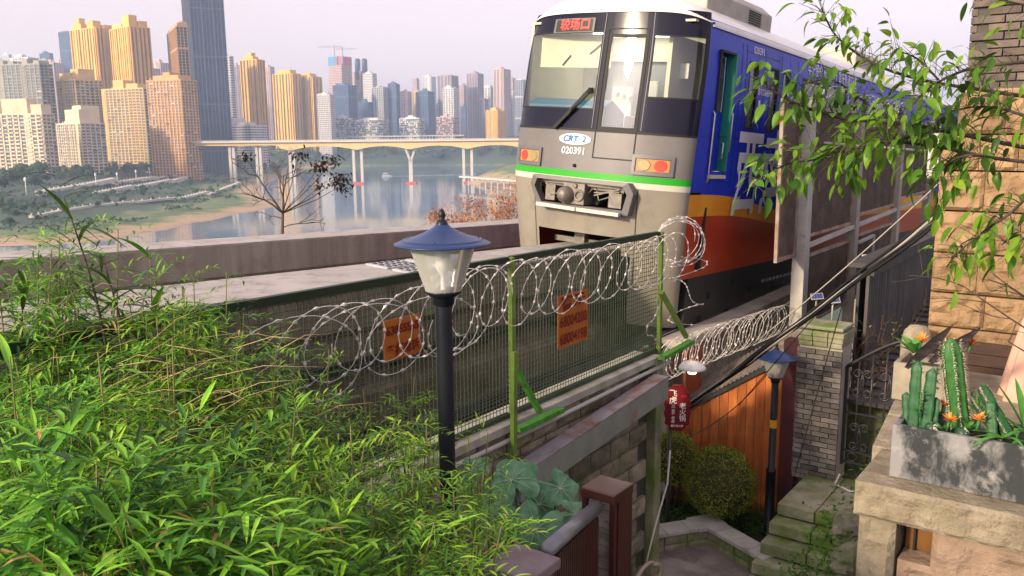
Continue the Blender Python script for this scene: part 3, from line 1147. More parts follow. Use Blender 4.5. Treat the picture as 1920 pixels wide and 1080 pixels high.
# riverside promenade: terrace walls, road and pale lamp masts
M_TERR = mat('promenade_stone', (0.55, 0.52, 0.48), 0.85, col2=(0.42, 0.40, 0.38), scale=0.06)
for name, lab, pts, hgt, wid in (
        ('promenade_wall', 'upper pale promenade wall below the riverside trees', [(75, 366), (150, 352), (215, 346), (290, 338), (345, 328), (380, 318)], 5.0, 9),
        ('promenade_wall', 'middle pale terrace wall with a dark arcade on the left bank', [(180, 368), (250, 356), (320, 344), (375, 330)], 6.0, 7),
        ('promenade_wall', 'lower pale path wall winding above the grassy shore', [(60, 412), (110, 398), (170, 388), (250, 381), (330, 376), (390, 366), (450, 346)], 2.2, 5)):
    mb = MB()
    P = [ground_hit(a, b, 560, 2000) for a, b in pts]
    for a, b in zip(P[:-1], P[1:]):
        z = max(a.z, b.z)
        mb.bar(V((a.x, a.y, z + hgt * .2)), V((b.x, b.y, z + hgt * .2)), wid, hgt)
        k = max(2, int((b - a).length / 12))
        for i in range(k):
            q = a + (b - a) * (i / k)
            mb.box((q.x, q.y, z + hgt * .7 + .8), (1.0, 1.0, 1.8))
    o = part(name, mb, M_TERR, None)
    tag(o, lab, 'terrace wall')
M_MAST = mat('lamp_mast_white', (0.75, 0.75, 0.75), 0.5)
for i, (px, py) in enumerate(((181, 352), (221, 348), (256, 341), (281, 335), (304, 330), (336, 322), (50, 366), (330, 318))):
    p = ground_hit(px, py, 700, 2000)
    r = thing('promenade_lamp', 'tall white lamp mast standing along the riverside promenade', 'lamp', p, 'promenade lamp masts')
    mb = MB()
    mb.tube([p, p + V((0, 0, 13))], [.45, .3], 6)
    part('mast', mb, M_MAST, r)
    mb = MB()
    mb.lathe([(.1, 0), (1.1, .8), (1.2, 3.6), (.1, 4.4)], p + V((0, 0, 13)), 8)
    part('lamp_head', mb, M_MAST, r)
# arcaded embankment of the near bank upstream
pa, pb = on_z(868, 341, -66), on_z(990, 352, -66)
r = thing('river_arcade', 'pale arcaded embankment on the near bank right of the bridge piers', 'embankment', pa)
mb = MB()
mb.bar(V((pa.x, pa.y, -58)), V((pb.x + 40, pb.y - 60, -58)), 14, 2.0)
part('deck', mb, M_TERR, r)
for i in range(16):
    q = pa + (pb + V((40, -60, 0)) - pa) * (i / 15)
    mb = MB()
    mb.box((q.x, q.y, -66), (1.8, 1.8, 14))
    part('pillar', mb, M_TERR, r)
# sill of the far promenade under the skyline
pa, pb = at_y(640, 262, 2480), at_y(870, 259, 2480)
r = thing('river_arcade', 'long pale colonnade along the far bank just above the bridge deck', 'embankment', pa)
mb = MB()
mb.bar(pa + V((0, 0, 8)), pb + V((0, 0, 8)), 12, 3)
part('deck', mb, M_TERR, r)
for i in range(40):
    q = pa + (pb - pa) * (i / 39)
    mb = MB()
    mb.box((q.x, q.y, q.z), (2, 2, 14))
    part('pillar', mb, M_TERR, r)

# ================================================================== guideway
def TS(s, d, h):
    return TU * s + TN * d + TUP * h


CANT = math.radians(3.7)
TA = TN * math.cos(CANT) - TUP * math.sin(CANT)
TC = TUP * math.cos(CANT) + TN * math.sin(CANT)
TO = TS(10.266, -6.431, -1.128)


def TL(x, y, z):
    """train coordinates: x to the near side, y along the track, z up from the running surface"""
    return TO + TA * x + TU * y + TC * z


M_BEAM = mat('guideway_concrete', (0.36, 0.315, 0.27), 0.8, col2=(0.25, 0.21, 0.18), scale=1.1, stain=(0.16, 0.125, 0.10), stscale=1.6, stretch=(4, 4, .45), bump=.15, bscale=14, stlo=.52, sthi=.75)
M_BEAMN = mat('near_beam_shaded_concrete', (0.22, 0.19, 0.145), 0.85, col2=(0.12, 0.105, 0.08), scale=1.3, stain=(0.07, 0.065, 0.045), stscale=1.4, stretch=(4, 4, .45), bump=.25, bscale=14, stlo=.48, sthi=.7)  # shade on the near beam's side painted in as darker concrete and heavier stain
M_BEAMT = mat('guideway_running_surface', (0.42, 0.40, 0.38), 0.75, col2=(0.32, 0.30, 0.285), scale=2.5, bump=.15, bscale=20, stain=(0.20, 0.19, 0.18), stscale=4)
M_STEEL = mat('galvanised_steel', (0.55, 0.56, 0.58), 0.4, metal=0.6, col2=(0.38, 0.38, 0.40), scale=8)
M_DARKST = mat('dark_steel', (0.04, 0.042, 0.045), 0.5, metal=.3)
M_RUST = mat('rusty_rail', (0.20, 0.11, 0.08), 0.8, col2=(0.10, 0.07, 0.06), scale=6)


def guideway(label, off, joints, near):
    TA_, TC_ = (TA, TC) if near else (TN, TUP)

    def TL(x, y, z):
        if near:
            return TO + TA * x + TU * y + TC * z
        return TO + TN * x + TU * y + TUP * z
    r = thing('guideway_beam', label, 'track beam', TL(off, -8, -1.5))
    prof = [(-.425, 0), (.425, 0), (.425, -.42), (.36, -.50), (.36, -1.05), (.425, -1.13), (.425, -1.5), (-.425, -1.5), (-.425, -1.13), (-.36, -1.05), (-.36, -.5), (-.425, -.42)]
    for y0, y1 in zip(joints[:-1], joints[1:]):
        mb = MB()
        a, b = y0 + .03, y1 - .03
        mb.prism([TL(off + x, a, z) for x, z in prof], TU * (b - a))
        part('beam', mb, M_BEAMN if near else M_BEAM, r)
        mb = MB()
        mb.box(TL(off, (a + b) / 2, .012), (.85, b - a, .024), (TA_, TU, TC_))
        part('running_surface', mb, M_BEAMT, r)
        # finger joint plates
        for sd in (-.2, .2):
            mb = MB()
            for e0 in (a + .02, b - .55):
                mb.box(TL(off + sd, e0 + .26, .032), (.33, .52, .02), (TA_, TU, TC_))
                for q in range(5):
                    for w in range(3):
                        mb.box(TL(off + sd - .11 + .11 * w, e0 + .08 + .09 * q, .045), (.05, .03, .012), (TA_, TU, TC_), 1)
            part('finger_plate', mb, [M_STEEL, M_DARKST], r)
    L0, L1 = joints[0], joints[-1]
    mb = MB()
    mb.box(TL(off + (.44), (L0 + L1) / 2, -.78), (.05, L1 - L0, .10), (TA_, TU, TC_))
    k = int((L1 - L0) / 1.5)
    for i in range(k):
        mb.box(TL(off + .40, L0 + 1.5 * i, -.78), (.10, .06, .22), (TA_, TU, TC_))
    part('conductor_rail', mb, M_DARKST, r)
    for y in joints[1:-1]:
        mb = MB()
        c = TL(off, y, -1.5)
        mb.box(c + V((0, 0, -.35)), (1.3, 1.2, .6), (TN, UH, V((0, 0, 1))))
        mb.box(c + V((0, 0, -3.4)), (.8, .9, 5.6), (TN, UH, V((0, 0, 1))))
        part('column', mb, M_BEAM, r)
    return r


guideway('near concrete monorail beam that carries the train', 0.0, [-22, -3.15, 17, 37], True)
guideway('far concrete monorail beam, empty, running along the river side', -4.1, [-24, -7.4, 13, 33], False)
# number stencils on the near beam's side are too worn to read; the cable tray beside it
r = thing('cable_tray', 'ladder cable tray lying along the foot of the track behind the mesh fence', 'cable tray', T(3, -5.3, -2.9))
mb = MB()
for d in (-5.5, -5.1):
    mb.bar(T(0, d, -2.78), T(16, d, -2.85), .04, .10)
part('side_rail', mb, M_DARKST, r)
for i in range(40):
    mb = MB()
    mb.bar(T(.3 + i * .38, -5.5, -2.76), T(.3 + i * .38, -5.1, -2.76), .12, .03)
    part('rung', mb, M_RUST if i % 3 else M_STEEL, r)
mb = MB()
for k in range(5):
    mb.tube([T(0 + i, -5.42 + k * .07 + .02 * math.sin(i * 1.3 + k), -2.72) for i in range(17)], .018, 5)
part('cables', mb, M_DARKST, r)
M_BED = mat('trackside_concrete', (0.16, 0.145, 0.13), 0.9, col2=(0.09, 0.085, 0.075), scale=1.5, bump=.4, bscale=10, stain=(0.05, 0.06, 0.03), stscale=.9)
mb = MB()
mb.grid([[T(s, d, -2.95 + .04 * mnoise.noise(V((s, d, 0)))) for d in np.linspace(-8.2, -4.36, 12)] for s in np.linspace(-14, 8.6, 40)])
part('trackside_ground', mb, M_BED, None, kind='structure')

# ================================================================== the train
YL = 30.0
tr = thing('monorail_train', 'blue and orange monorail train with a grey front arriving on the near beam', 'train', TL(0, 2, 0))
M_BLUE = mat('train_blue', (0.014, 0.038, 0.52), 0.35, col2=(0.012, 0.028, 0.42), scale=.7, spec=.16)
M_WHITE = mat('train_roof_white', (0.80, 0.78, 0.74), 0.4, col2=(0.68, 0.65, 0.60), scale=1.5, coat=.3)
M_GREY = mat('train_grey', (0.155, 0.15, 0.155), 0.42, col2=(0.13, 0.12, 0.12), scale=1.2, stain=(0.12, 0.105, 0.095), stscale=2.0, stlo=.58, sthi=.8)
M_GREEN = mat('train_green_stripe', (0.02, 0.30, 0.015), 0.35)
M_CREAM = mat('train_cream_stripe', (0.50, 0.48, 0.42), 0.35)
M_BEIGE = mat('train_beige', (0.245, 0.225, 0.185), 0.45, col2=(0.205, 0.185, 0.155), scale=1.4, stain=(0.14, 0.125, 0.105), stscale=1.8, stlo=.55, sthi=.8)
M_MASK = mat('train_black_mask', (0.008, 0.008, 0.020), 0.14, spec=.22)
M_GASK = mat('rubber_gasket', (0.012, 0.012, 0.013), 0.6)
M_CAB = mat('cab_lining_cream', (0.60, 0.57, 0.42), 0.6, col2=(0.50, 0.48, 0.36), scale=1.2)
M_CABD = mat('cab_lining_dark', (0.20, 0.21, 0.20), 0.6)
M_CONS = mat('cab_console_teal', (0.03, 0.12, 0.20), 0.5)
M_SIDEGL = mat('train_side_glass', (0.03, 0.05, 0.05), 0.05, col2=(0.10, 0.13, 0.12), scale=2.0, spec=.7)
M_TEAL = mat('door_jamb_teal', (0.02, 0.22, 0.16), 0.4)
M_UNDER = mat('train_skirt_black', (0.016, 0.017, 0.020), 0.45, col2=(0.03, 0.03, 0.03), scale=2.0)
M_LETTER = mat('lettering_white', (0.72, 0.72, 0.76), 0.4)
M_LILAC = mat('lettering_pale', (0.66, 0.68, 0.80), 0.4)
M_GLASS = glass_mat('windscreen_glass', (0.92, 0.96, 0.94), .07, .015)

W0 = 1.45


def hw(z):
    if z < 1:
        return W0 - .07 * (1 - z)
    if z > 2.4:
        return W0 - .05 * ((z - 2.4) / .8) ** 2
    return W0


def rake(z):
    return .22 * ((z - 1) / 2.35) ** 1.3 if z > 1 else .30 * ((1 - z) / 2) ** 1.2


def fy(t, z):
    t = min(abs(t), 1)
    return .30 * t ** 2.4 + .16 * (1 - math.sqrt(max(0, 1 - t ** 10))) + rake(z)


def face_pt(x, z, off=0.0):
    """x nominal lateral position (at full width), on the front skin"""
    t = x / W0
    return TL(t * hw(z), fy(t, z) - off, z)


TS_SAMP = [-1, -.998, -.99, -.97, -.94, -.9, -.85, -.78, -.7, -.6, -.5, -.4, -.3, -.2, -.1, 0, .1, .2, .3, .4, .5, .6, .7, .78, .85, .9, .94, .97, .99, .998, 1]


def fpatch(mb, x0, x1, z0, z1, off=0.0, mi=0, dz=.12):
    xs = [x0] + [t * W0 for t in TS_SAMP if x0 + .004 < t * W0 < x1 - .004] + [x1]
    nz_ = max(1, int((z1 - z0) / dz))
    mb.grid([[face_pt(x, z0 + (z1 - z0) * k / nz_, off) for x in xs] for k in range(nz_ + 1)], mi)


def edge_frame(mb, x0, x1, z0, z1, w, off, dep=.02, mi=0):
    """raised rim round a rectangle on the front"""
    for (a, b, c, d) in ((x0 - w, x1 + w, z1, z1 + w), (x0 - w, x1 + w, z0 - w, z0), (x0 - w, x0, z0, z1), (x1, x1 + w, z0, z1)):
        fpatch(mb, a, b, c, d, off, mi)


mb = MB()
for (x0, x1, z0, z1) in ((-W0, -.8, -1.0, .93), (-.8, -.72, .23, .93), (-.72, .72, .23, .60), (.72, .8, .23, .93), (.8, W0, -1.0, .93), (-.72, .72, .90, .93)):
    fpatch(mb, x0, x1, z0, z1)
lower = part('lower_front_panel', mb, M_BEIGE, tr)
mb = MB()
for xx in (-.86, .86):
    fpatch(mb, xx - .006, xx + .006, -.5, .92, .004)
part('panel_seam', mb, M_GASK, lower)
mb = MB()
fpatch(mb, -W0, W0, .93, 1.01, .004)
part('cream_stripe', mb, M_CREAM, tr)
mb = MB()
fpatch(mb, -W0, W0, 1.01, 1.10, .006)
part('green_stripe', mb, M_GREEN, tr)
mb = MB()
fpatch(mb, -W0, W0, 1.10, 1.68)
nosep = part('nose_panel', mb, M_GREY, tr)
mb = MB()
WINS = [(-1.36, .05, 1.97, 3.0), (.21, .70, 1.73, 2.93), (.83, 1.425, 2.16, 2.95)]
for (x0, x1, segs) in ((-W0, -1.36, [(1.68, 3.3)]), (-1.36, .05, [(1.68, 1.97), (3.0, 3.3)]), (.05, .21, [(1.68, 3.3)]), (.21, .70, [(1.68, 1.73), (2.93, 3.3)]), (.70, .83, [(1.68, 3.3)]),
                       (.83, 1.425, [(1.68, 2.16), (2.95, 3.3)]), (1.425, W0, [(1.68, 3.3)])):
    for z0, z1 in segs:
        fpatch(mb, x0, x1, z0, z1)
mask = part('front_mask', mb, M_MASK, tr)
mb = MB()
fpatch(mb, -W0, W0, 1.655, 1.685, .006)
part('mask_trim', mb, M_GASK, mask)
for nm, (x0, x1, z0, z1) in zip(('windscreen', 'front_door_window', 'windscreen'), WINS):
    mb = MB()
    fpatch(mb, x0, x1, z0, z1, -.004)
    g = part(nm, mb, M_GLASS, tr)
    mb = MB()
    edge_frame(mb, x0, x1, z0, z1, .018 if nm == 'windscreen' else .045, .006)
    part('gasket', mb, M_GASK, g)
# emergency door outline
mb = MB()
for (a, b, c, d) in ((.135, .15, 1.30, 3.05), (.735, .75, 1.30, 3.05), (.135, .75, 3.04, 3.055), (.135, .75, 1.295, 1.31)):
    fpatch(mb, a, b, c, d, .008)
dr_ = part('emergency_door_seam', mb, M_GASK, tr)
for xx in (.075, .80):
    mb = MB()
    fpatch(mb, xx - .006, xx + .006, 1.70, 3.26, .008)
    part('mask_joint', mb, mat('mask_joint_grey', (0.10, 0.10, 0.12), .3), mask)
# destination sign
mb = MB()
fpatch(mb, -.84, -.10, 3.005, 3.20, .010)
sg = part('destination_sign', mb, mat('sign_housing', (0.14, 0.14, 0.14), .5), tr)
mb = MB()
fpatch(mb, -.80, -.14, 3.02, 3.185, .014)
part('sign_panel', mb, mat('sign_panel_dark', (0.03, 0.03, 0.03), .5), sg)
M_LED = emit_mat('led_red', (1.0, 0.03, 0.02), 1.3, (0.3, 0.02, 0.02))


def face_text(name, body, size, cx, cz, m_, parent, off=.016, sx=1.0, shear=0.0, bold=0.0):
    vs, fs = text_verts(body, size, 0, 'CENTER', bold)
    b = MB()
    b.add([face_pt(cx + v.x * sx + v.y * shear, cz + v.y, off) for v in vs], fs)
    return part(name, b, m_, parent)


face_text('led_text', '较场口', .165, -.44, 3.105, M_LED, sg, .018, 1.1, 0, .002)
face_text('fleet_number', '020391', .135, -.18, 1.37, M_LETTER, nosep, .008, 1.0, .02, .0015)
mb = MB()
ring = [(math.cos(k * math.pi / 16) * .27, math.sin(k * math.pi / 16) * .078) for k in range(32)]
mb.add([face_pt(-.18 + x, 1.535 + z, .008) for x, z in ring], [tuple(range(32))])
logo = part('logo_oval', mb, mat('logo_white', (0.8, 0.8, 0.8), .35), nosep)
M_LOGO = mat('logo_blue', (0.01, 0.12, 0.38), .35)
face_text('logo_letters', 'CRT', .12, -.25, 1.535, M_LOGO, logo, .012, 1.1, .25, .004)
face_text('logo_number', '2', .12, -.02, 1.535, M_LOGO, logo, .012, 1.2, .0, .004)
mb = MB()
mb.lathe([(.001, .03), (.022, .028), (.025, 0)], face_pt(-.13, 1.17), 10, M=Matrix((TA, -TU, TC)).transposed().to_3x3() @ Matrix.Rotation(-math.pi / 2, 3, 'X'))
part('nose_socket', mb, M_GASK, nosep)
# lamps
M_BEZ = mat('lamp_bezel', (0.14, 0.14, 0.15), .4, metal=.3)
M_LRED = emit_mat('tail_lamp_red', (1.0, 0.03, 0.01), 0.35, (0.55, 0.03, 0.02))
M_LAMB = mat('lamp_amber_glass', (0.36, 0.20, 0.06), .2, spec=.5)
M_LCLR = mat('lamp_reflector', (0.34, 0.27, 0.13), .15, metal=.4)
for sgn in (-1, 1):
    xa, xb = sorted((sgn * .79, sgn * 1.24))
    mb = MB()
    edge_frame(mb, xa, xb, 1.165, 1.345, .045, .03)
    fpatch(mb, xa, xb, 1.165, 1.345, .012)
    hl = part('headlamp', mb, M_BEZ, tr)
    mb = MB()
    fpatch(mb, xa + .01, xb - .01, 1.175, 1.335, .016)
    part('lamp_glass', mb, M_LAMB, hl)
    for xx, mm in ((sgn * 1.12, M_LRED), (sgn * .91, M_LCLR)):
        mb = MB()
        ring = [(math.cos(k * math.pi / 10) * .078, math.sin(k * math.pi / 10) * .072) for k in range(20)]
        mb.add([face_pt(xx + x, 1.255 + z, .024) for x, z in ring] + [face_pt(xx + x * 1.1, 1.255 + z * 1.1, .012) for x, z in ring],
               [tuple(range(20))] + [(k, (k + 1) % 20, 20 + (k + 1) % 20, 20 + k) for k in range(20)])
        part('lamp_lens', mb, mm, hl)
# wiper
mb = MB()
mb.bar(face_pt(-.54, 1.67, .05), face_pt(-.02, 2.18, .06), .045, .03, TU)
mb.bar(face_pt(-.28, 1.93, .07), face_pt(.0, 2.24, .05), .03, .03, TU)
mb.bar(face_pt(.0, 2.24, .05), face_pt(.01, 2.17, .02), .05, .05, TU)
wp = part('wiper', mb, M_GASK, tr)
# coupler bay
M_COUP = mat('coupler_iron', (0.13, 0.125, 0.12), .55, metal=.4, col2=(0.22, 0.19, 0.16), scale=9)
mb = MB()
sh = [(-.78, 1.0), (.78, 1.0), (.86, .86), (.80, .56), (-.70, .56), (-.84, .86)]
inn = [(-.70, .95), (.70, .95), (.77, .84), (.72, .62), (-.63, .62), (-.76, .84)]
vs = [face_pt(x, z, .13) for x, z in sh] + [face_pt(x, z, .13) for x, z in inn] + [face_pt(x, z, -.02) for x, z in sh] + [face_pt(x, z, -.02) for x, z in inn]
fs = []
for k in range(6):
    k2 = (k + 1) % 6
    fs += [(k, k2, 6 + k2, 6 + k), (k, 12 + k, 12 + k2, k2), (6 + k, 6 + k2, 18 + k2, 18 + k)]
mb.add(vs, fs)
cp = part('coupler_shroud', mb, M_GREY, tr)
mb = MB()
mb.box(TL(0, .75, .78), (1.55, .05, .5), (TA, TU, TC))
mb.box(TL(0, .45, .97), (1.5, .7, .03), (TA, TU, TC))
mb.box(TL(0, .45, .585), (1.45, .7, .03), (TA, TU, TC))
part('coupler_bay', mb, M_GASK, cp)
mb = MB()
mb.box(TL(-.08, .12, .78), (.36, .34, .30), (TA, TU, TC))
mb.lathe([(.001, .16), (.06, .15), (.11, .09), (.12, 0)], TL(-.19, -.05, .76), 14, M=Matrix((TA, TC, -TU)).transposed().to_3x3())
mb.lathe([(.055, .02), (.075, .03), (.085, 0)], TL(.02, -.05, .76), 14, M=Matrix((TA, TC, -TU)).transposed().to_3x3())
mb.lathe([(.001, .03), (.03, .03), (.035, 0)], TL(-.05, -.05, .89), 10, M=Matrix((TA, TC, -TU)).transposed().to_3x3())
part('coupler_head', mb, M_COUP, cp, bevel=.012)
mb = MB()
mb.box(TL(-.52, .15, .76), (.16, .25, .22), (TA, TU, TC))
mb.box(TL(.55, .15, .74), (.2, .25, .2), (TA, TU, TC))
mb.bar(TL(-.65, .1, .90), TL(.65, .1, .88), .05, .06)
mb.bar(TL(.2, .05, .82), TL(.6, .05, .86), .02, .02)
mb.bar(TL(.2, .05, .78), TL(.6, .05, .90), .02, .02)
for k in range(3):
    mb.tube([TL(-.62 + .4 * k, .1, .93), TL(-.5 + .4 * k, .02, .72), TL(-.3 + .4 * k, .05, .80), TL(-.2 + .4 * k, .1, .92)], .012, 5)
part('coupler_gear', mb, M_COUP, cp)
mb = MB()
mb.bar(face_pt(-.68, .585, .16), face_pt(0.02, .575, .15), .08, .05, TC)
mb.bar(face_pt(.04, .575, .15), face_pt(.70, .565, .16), .08, .05, TC)
part('lip_plate', mb, M_CREAM, cp)
# black opening round the beam with its guide arms
mb = MB()
mb.box(TL(0, 1.6, -.3), (2.4, .04, 1.2), (TA, TU, TC))
mb.box(TL(0, 1.0, .25), (1.6, 1.2, .03), (TA, TU, TC))
part('bogie_cover', mb, M_GASK, tr)
mb = MB()
for x in (-.25, .55):
    mb.box(TL(x, .5, .1), (.12, .12, .32), (TA, TU, TC))
    mb.box(TL(x + .1, .5, .1), (.05, .16, .3), (TA, TU, TC))
mb.box(TL(.0, .55, .06), (1.4, .08, .08), (TA, TU, TC))
part('guide_bracket', mb, M_COUP, tr)

# ---- sides
def zy_w(y):     # lower edge of the blue / upper edge of the orange sweep
    return .93 - .42 * (1 / (1 + math.exp(-(y - 2.9) * 1.5))) * 1.0 + .012 * (y - 2)


def zr_w(y):     # lower edge of the yellow, upper edge of the red
    return .60 - .30 * (1 / (1 + math.exp(-(y - 3.2) * 1.6)))


def side_pt(y, z, sg_=1, off=0.0):
    return TL(sg_ * (hw(z) + off), y, z)


def spatch(mb, y0, y1, z0, z1, off=0.0, sg_=1, mi=0, ny=None):
    ny = ny or max(1, int((y1 - y0) / .5))
    nz_ = max(1, int((z1 - z0) / .3))
    mb.grid([[side_pt(y0 + (y1 - y0) * i / ny, z0 + (z1 - z0) * k / nz_, sg_, off) for i in range(ny + 1)] for k in range(nz_ + 1)], mi)


SWIN = [(2.10, 2.42, 1.88, 2.80), (3.00, 3.30, 1.88, 2.80), (3.52, 3.82, 1.88, 2.80), (4.5, 5.7, 1.9, 2.78), (5.9, 7.1, 1.9, 2.78), (7.6, 7.9, 1.88, 2.8), (8.3, 8.6, 1.88, 2.8), (9.2, 10.4, 1.9, 2.78), (10.6, 11.8, 1.9, 2.78),
        (15.5, 16.7, 1.9, 2.78), (17.2, 18.4, 1.9, 2.78), (20, 21.2, 1.9, 2.78)]
CABDOOR = (.97, 1.50, 1.22, 2.86)
for sg_ in (-1, 1):
    mb = MB()
    zs = [-.3 + (3.22 + .3) * k / 24 for k in range(25)]
    # front return of the side from the corner to y=.8, upper part blue
    up_z = [z for z in np.linspace(.93, 3.22, 14)]
    mb.grid([[side_pt(fy(1, z) + (.8 - fy(1, z)) * i / 3, z, sg_) for i in range(4)] for z in up_z])
    ys = [.8]
    holes = ([CABDOOR] if sg_ == 1 else []) + SWIN
    for h_ in holes:
        ys += [h_[0], h_[1]]
    ys.append(YL)
    for a, b in zip(ys[:-1], ys[1:]):
        hh = [h_ for h_ in holes if abs(h_[0] - a) < 1e-6 and abs(h_[1] - b) < 1e-6]
        n_ = max(2, int((b - a) / .25))
        lowrow = [side_pt(a + (b - a) * i / n_, zy_w(a + (b - a) * i / n_), sg_) for i in range(n_ + 1)]
        mb.grid([lowrow, [side_pt(a + (b - a) * i / n_, 1.0, sg_) for i in range(n_ + 1)]])
        if hh:
            spatch(mb, a, b, 1.0, hh[0][2], 0, sg_)
            spatch(mb, a, b, hh[0][3], 3.22, 0, sg_)
        else:
            spatch(mb, a, b, 1.0, 3.22, 0, sg_)
    bside = part('side_wall', mb, M_BLUE, tr)
    # yellow and red sweep
    yv = list(np.linspace(.8, 8, 40)) + [12, 20, YL]
    mb = MB()
    mb.grid([[side_pt(fy(1, zr_w(.8)) * .5 + .4 if False else y, zr_w(y), sg_) for y in yv], [side_pt(y, zy_w(y), sg_) for y in yv]])
    mb.grid([[side_pt(fy(1, z) + (.8 - fy(1, z)) * i / 3, z, sg_) for i in range(4)] for z in (zr_w(.8), .7, .8, zy_w(.8))])
    part('yellow_sweep', mb, mat('train_yellow', (0.80, 0.38, 0.02), .4, col2=(0.70, 0.25, 0.012), scale=.9, spec=.3), bside)
    mb = MB()
    mb.grid([[side_pt(y, -.3 + (zr_w(y) + .3) * k / 4, sg_) for y in yv] for k in range(5)])
    mb.grid([[side_pt(fy(1, z) + (.8 - fy(1, z)) * i / 3, z, sg_) for i in range(4)] for z in np.linspace(-.3, zr_w(.8), 5)])
    part('red_sweep', mb, mat('train_red', (0.38, 0.034, 0.010), .3, col2=(0.58, 0.10, 0.012), scale=.55, stretch=(.6, .6, 2.2), spec=.3, mixlo=.45, mixhi=.75), bside)
    # black skirt with a slanted front
    mb = MB()
    mb.prism([TL(sg_ * 1.37, y, z) for y, z in ((.85, -.3), (.82, -.95), (1.25, -1.2), (2.3, -1.35), (3.2, -1.28), (4.5, -.75), (9, -.75), (10, -1.28), (13, -1.28), (14, -.75), (YL, -.75), (YL, -.3))], TA * (-sg_ * .12))
    sk = part('skirt', mb, M_UNDER, bside)
    if sg_ == 1:
        for (y, z) in ((1.65, -.62), (2.55, -.5), (1.4, -.95), (2.45, -.95), (3.3, -.7)):
            mb = MB()
            mb.box(TL(1.376, y, z), (.02, .10, .10), (TA, TU, TC))
            part('skirt_bolt', mb, M_GASK, sk)
        # dark grille along the bogie
        mb = MB()
        for k in range(26):
            mb.box(TL(1.34, 3.9 + k * .18, -.62), (.08, .10, .05), (TA, TU, TC))
        part('step_tread', mb, M_STEEL, sk)
    # slot near the corner
    mb = MB()
    mb.box(TL(sg_ * 1.40, 1.08, .28), (.06, .07, .95), (TA, TU, TC))
    part('slot', mb, M_GASK, bside)
    for h_ in SWIN:
        mb = MB()
        spatch(mb, h_[0], h_[1], h_[2], h_[3], -.035, sg_)
        w = part('side_window', mb, M_SIDEGL, bside)
        mb = MB()
        for (a, b, c, d) in ((h_[0] - .03, h_[1] + .03, h_[3], h_[3] + .03), (h_[0] - .03, h_[1] + .03, h_[2] - .03, h_[2]), (h_[0] - .03, h_[0], h_[2], h_[3]), (h_[1], h_[1] + .03, h_[2], h_[3])):
            spatch(mb, a, b, c, d, .004, sg_)
        part('window_rim', mb, M_GASK, w)
# door leaves and panel seams on the near side
for y in (1.78, 1.95, 2.71, 3.42, 4.2, 7.35, 8.1, 8.85):
    mb = MB()
    spatch(mb, y - .008, y + .008, 1.0 if y not in (1.95, 2.71, 3.42, 7.35, 8.1, 8.85) else .55, 3.05, .003)
    part('door_seam', mb, M_GASK, bside)
mb = MB()
spatch(mb, .8, 12, 1.70, 1.712, .003)
spatch(mb, 1.95, 3.42, 2.95, 2.965, .003)
part('panel_line', mb, mat('panel_line_dark', (0.006, 0.008, 0.08), .4), bside)
# rain gutter line
mb = MB()
mb.bar(side_pt(.7, 3.14, 1, .012), side_pt(YL, 3.14, 1, .012), .02, .03, TC)
part('gutter', mb, M_WHITE, bside)
# cab side door
cd = MB()
spatch(cd, .97, 1.50, 1.22, 2.05, -.09)
spatch(cd, .97, 1.06, 2.05, 2.80, -.09)
spatch(cd, 1.40, 1.50, 2.05, 2.80, -.09)
spatch(cd, .97, 1.50, 2.80, 2.86, -.09)
cdo = part('cab_door', cd, M_BLUE, tr)
mb = MB()
spatch(mb, 1.06, 1.40, 2.05, 2.80, -.10)
part('door_window', mb, M_SIDEGL, cdo)
mb = MB()
mb.box(TL(1.42, 1.475, 2.03), (.14, .05, 1.62), (TA, TU, TC))
part('door_jamb', mb, M_TEAL, cdo)
mb = MB()
mb.box(TL(1.42, .975, 2.03), (.10, .03, 1.62), (TA, TU, TC))
mb.box(TL(1.42, 1.23, 2.85), (.10, .5, .03), (TA, TU, TC))
part('door_surround', mb, M_GASK, cdo)
mb = MB()
mb.tube([TL(1.47, 1.56, 2.05), TL(1.475, 1.56, 1.5)], .014, 6)
mb.tube([TL(1.44, .93, 1.05), TL(1.475, .93, 1.1), TL(1.475, .93, 2.0), TL(1.44, .93, 2.05)], .013, 6)
mb.tube([TL(1.40, 1.36, 1.62), TL(1.46, 1.36, 1.62), TL(1.46, 1.36, 1.40), TL(1.40, 1.36, 1.40)], .012, 6)
part('grab_rail', mb, M_STEEL, cdo)
mb = MB()
mb.box(TL(1.47, 1.2, 1.15), (.08, .52, .05), (TA, TU, TC))
part('door_sill', mb, M_CREAM, cdo)


def side_text(name, body, size, cy, cz, m_, off=.006, sx=1.0, bold=0.0, sy=1.0):
    vs, fs = text_verts(body, size, 0, 'CENTER', bold)
    b = MB()
    b.add([side_pt(cy + v.x * sx, cz + v.y * sy, 1, off) for v in vs], fs)
    return part(name, b, m_, bside_r)


bside_r = bside
side_text('side_letters', '西', 1.12, 2.44, 1.12, M_LILAC, .008, .95, .022, 1.25)
side_text('side_letters', '南', 1.12, 3.56, 1.12, M_LILAC, .008, .95, .022, 1.25)
side_text('side_number', '020391', .15, 2.42, 3.0, M_LETTER, .006, 1.0)
side_text('side_notice', '重庆西南医院', .11, 2.72, 2.42, M_LETTER, .006, .8)
side_text('side_notice', '不忘初心', .11, 2.72, 2.2, M_LETTER, .006, .8)
side_text('side_notice', '牢记使命 砥砺前行 重庆轨道交通', .26, 6.2, 2.98, M_LETTER, .006, .8)
mb = MB()
spatch(mb, 2.53, 2.60, 2.10, 2.30, .006)
part('side_notice_box', mb, M_LETTER, bside_r)

# ---- roof
mb = MB()
rows = []


def roof_z(t):
    return 3.20 + .36 * (1 - abs(t) ** 4.0)


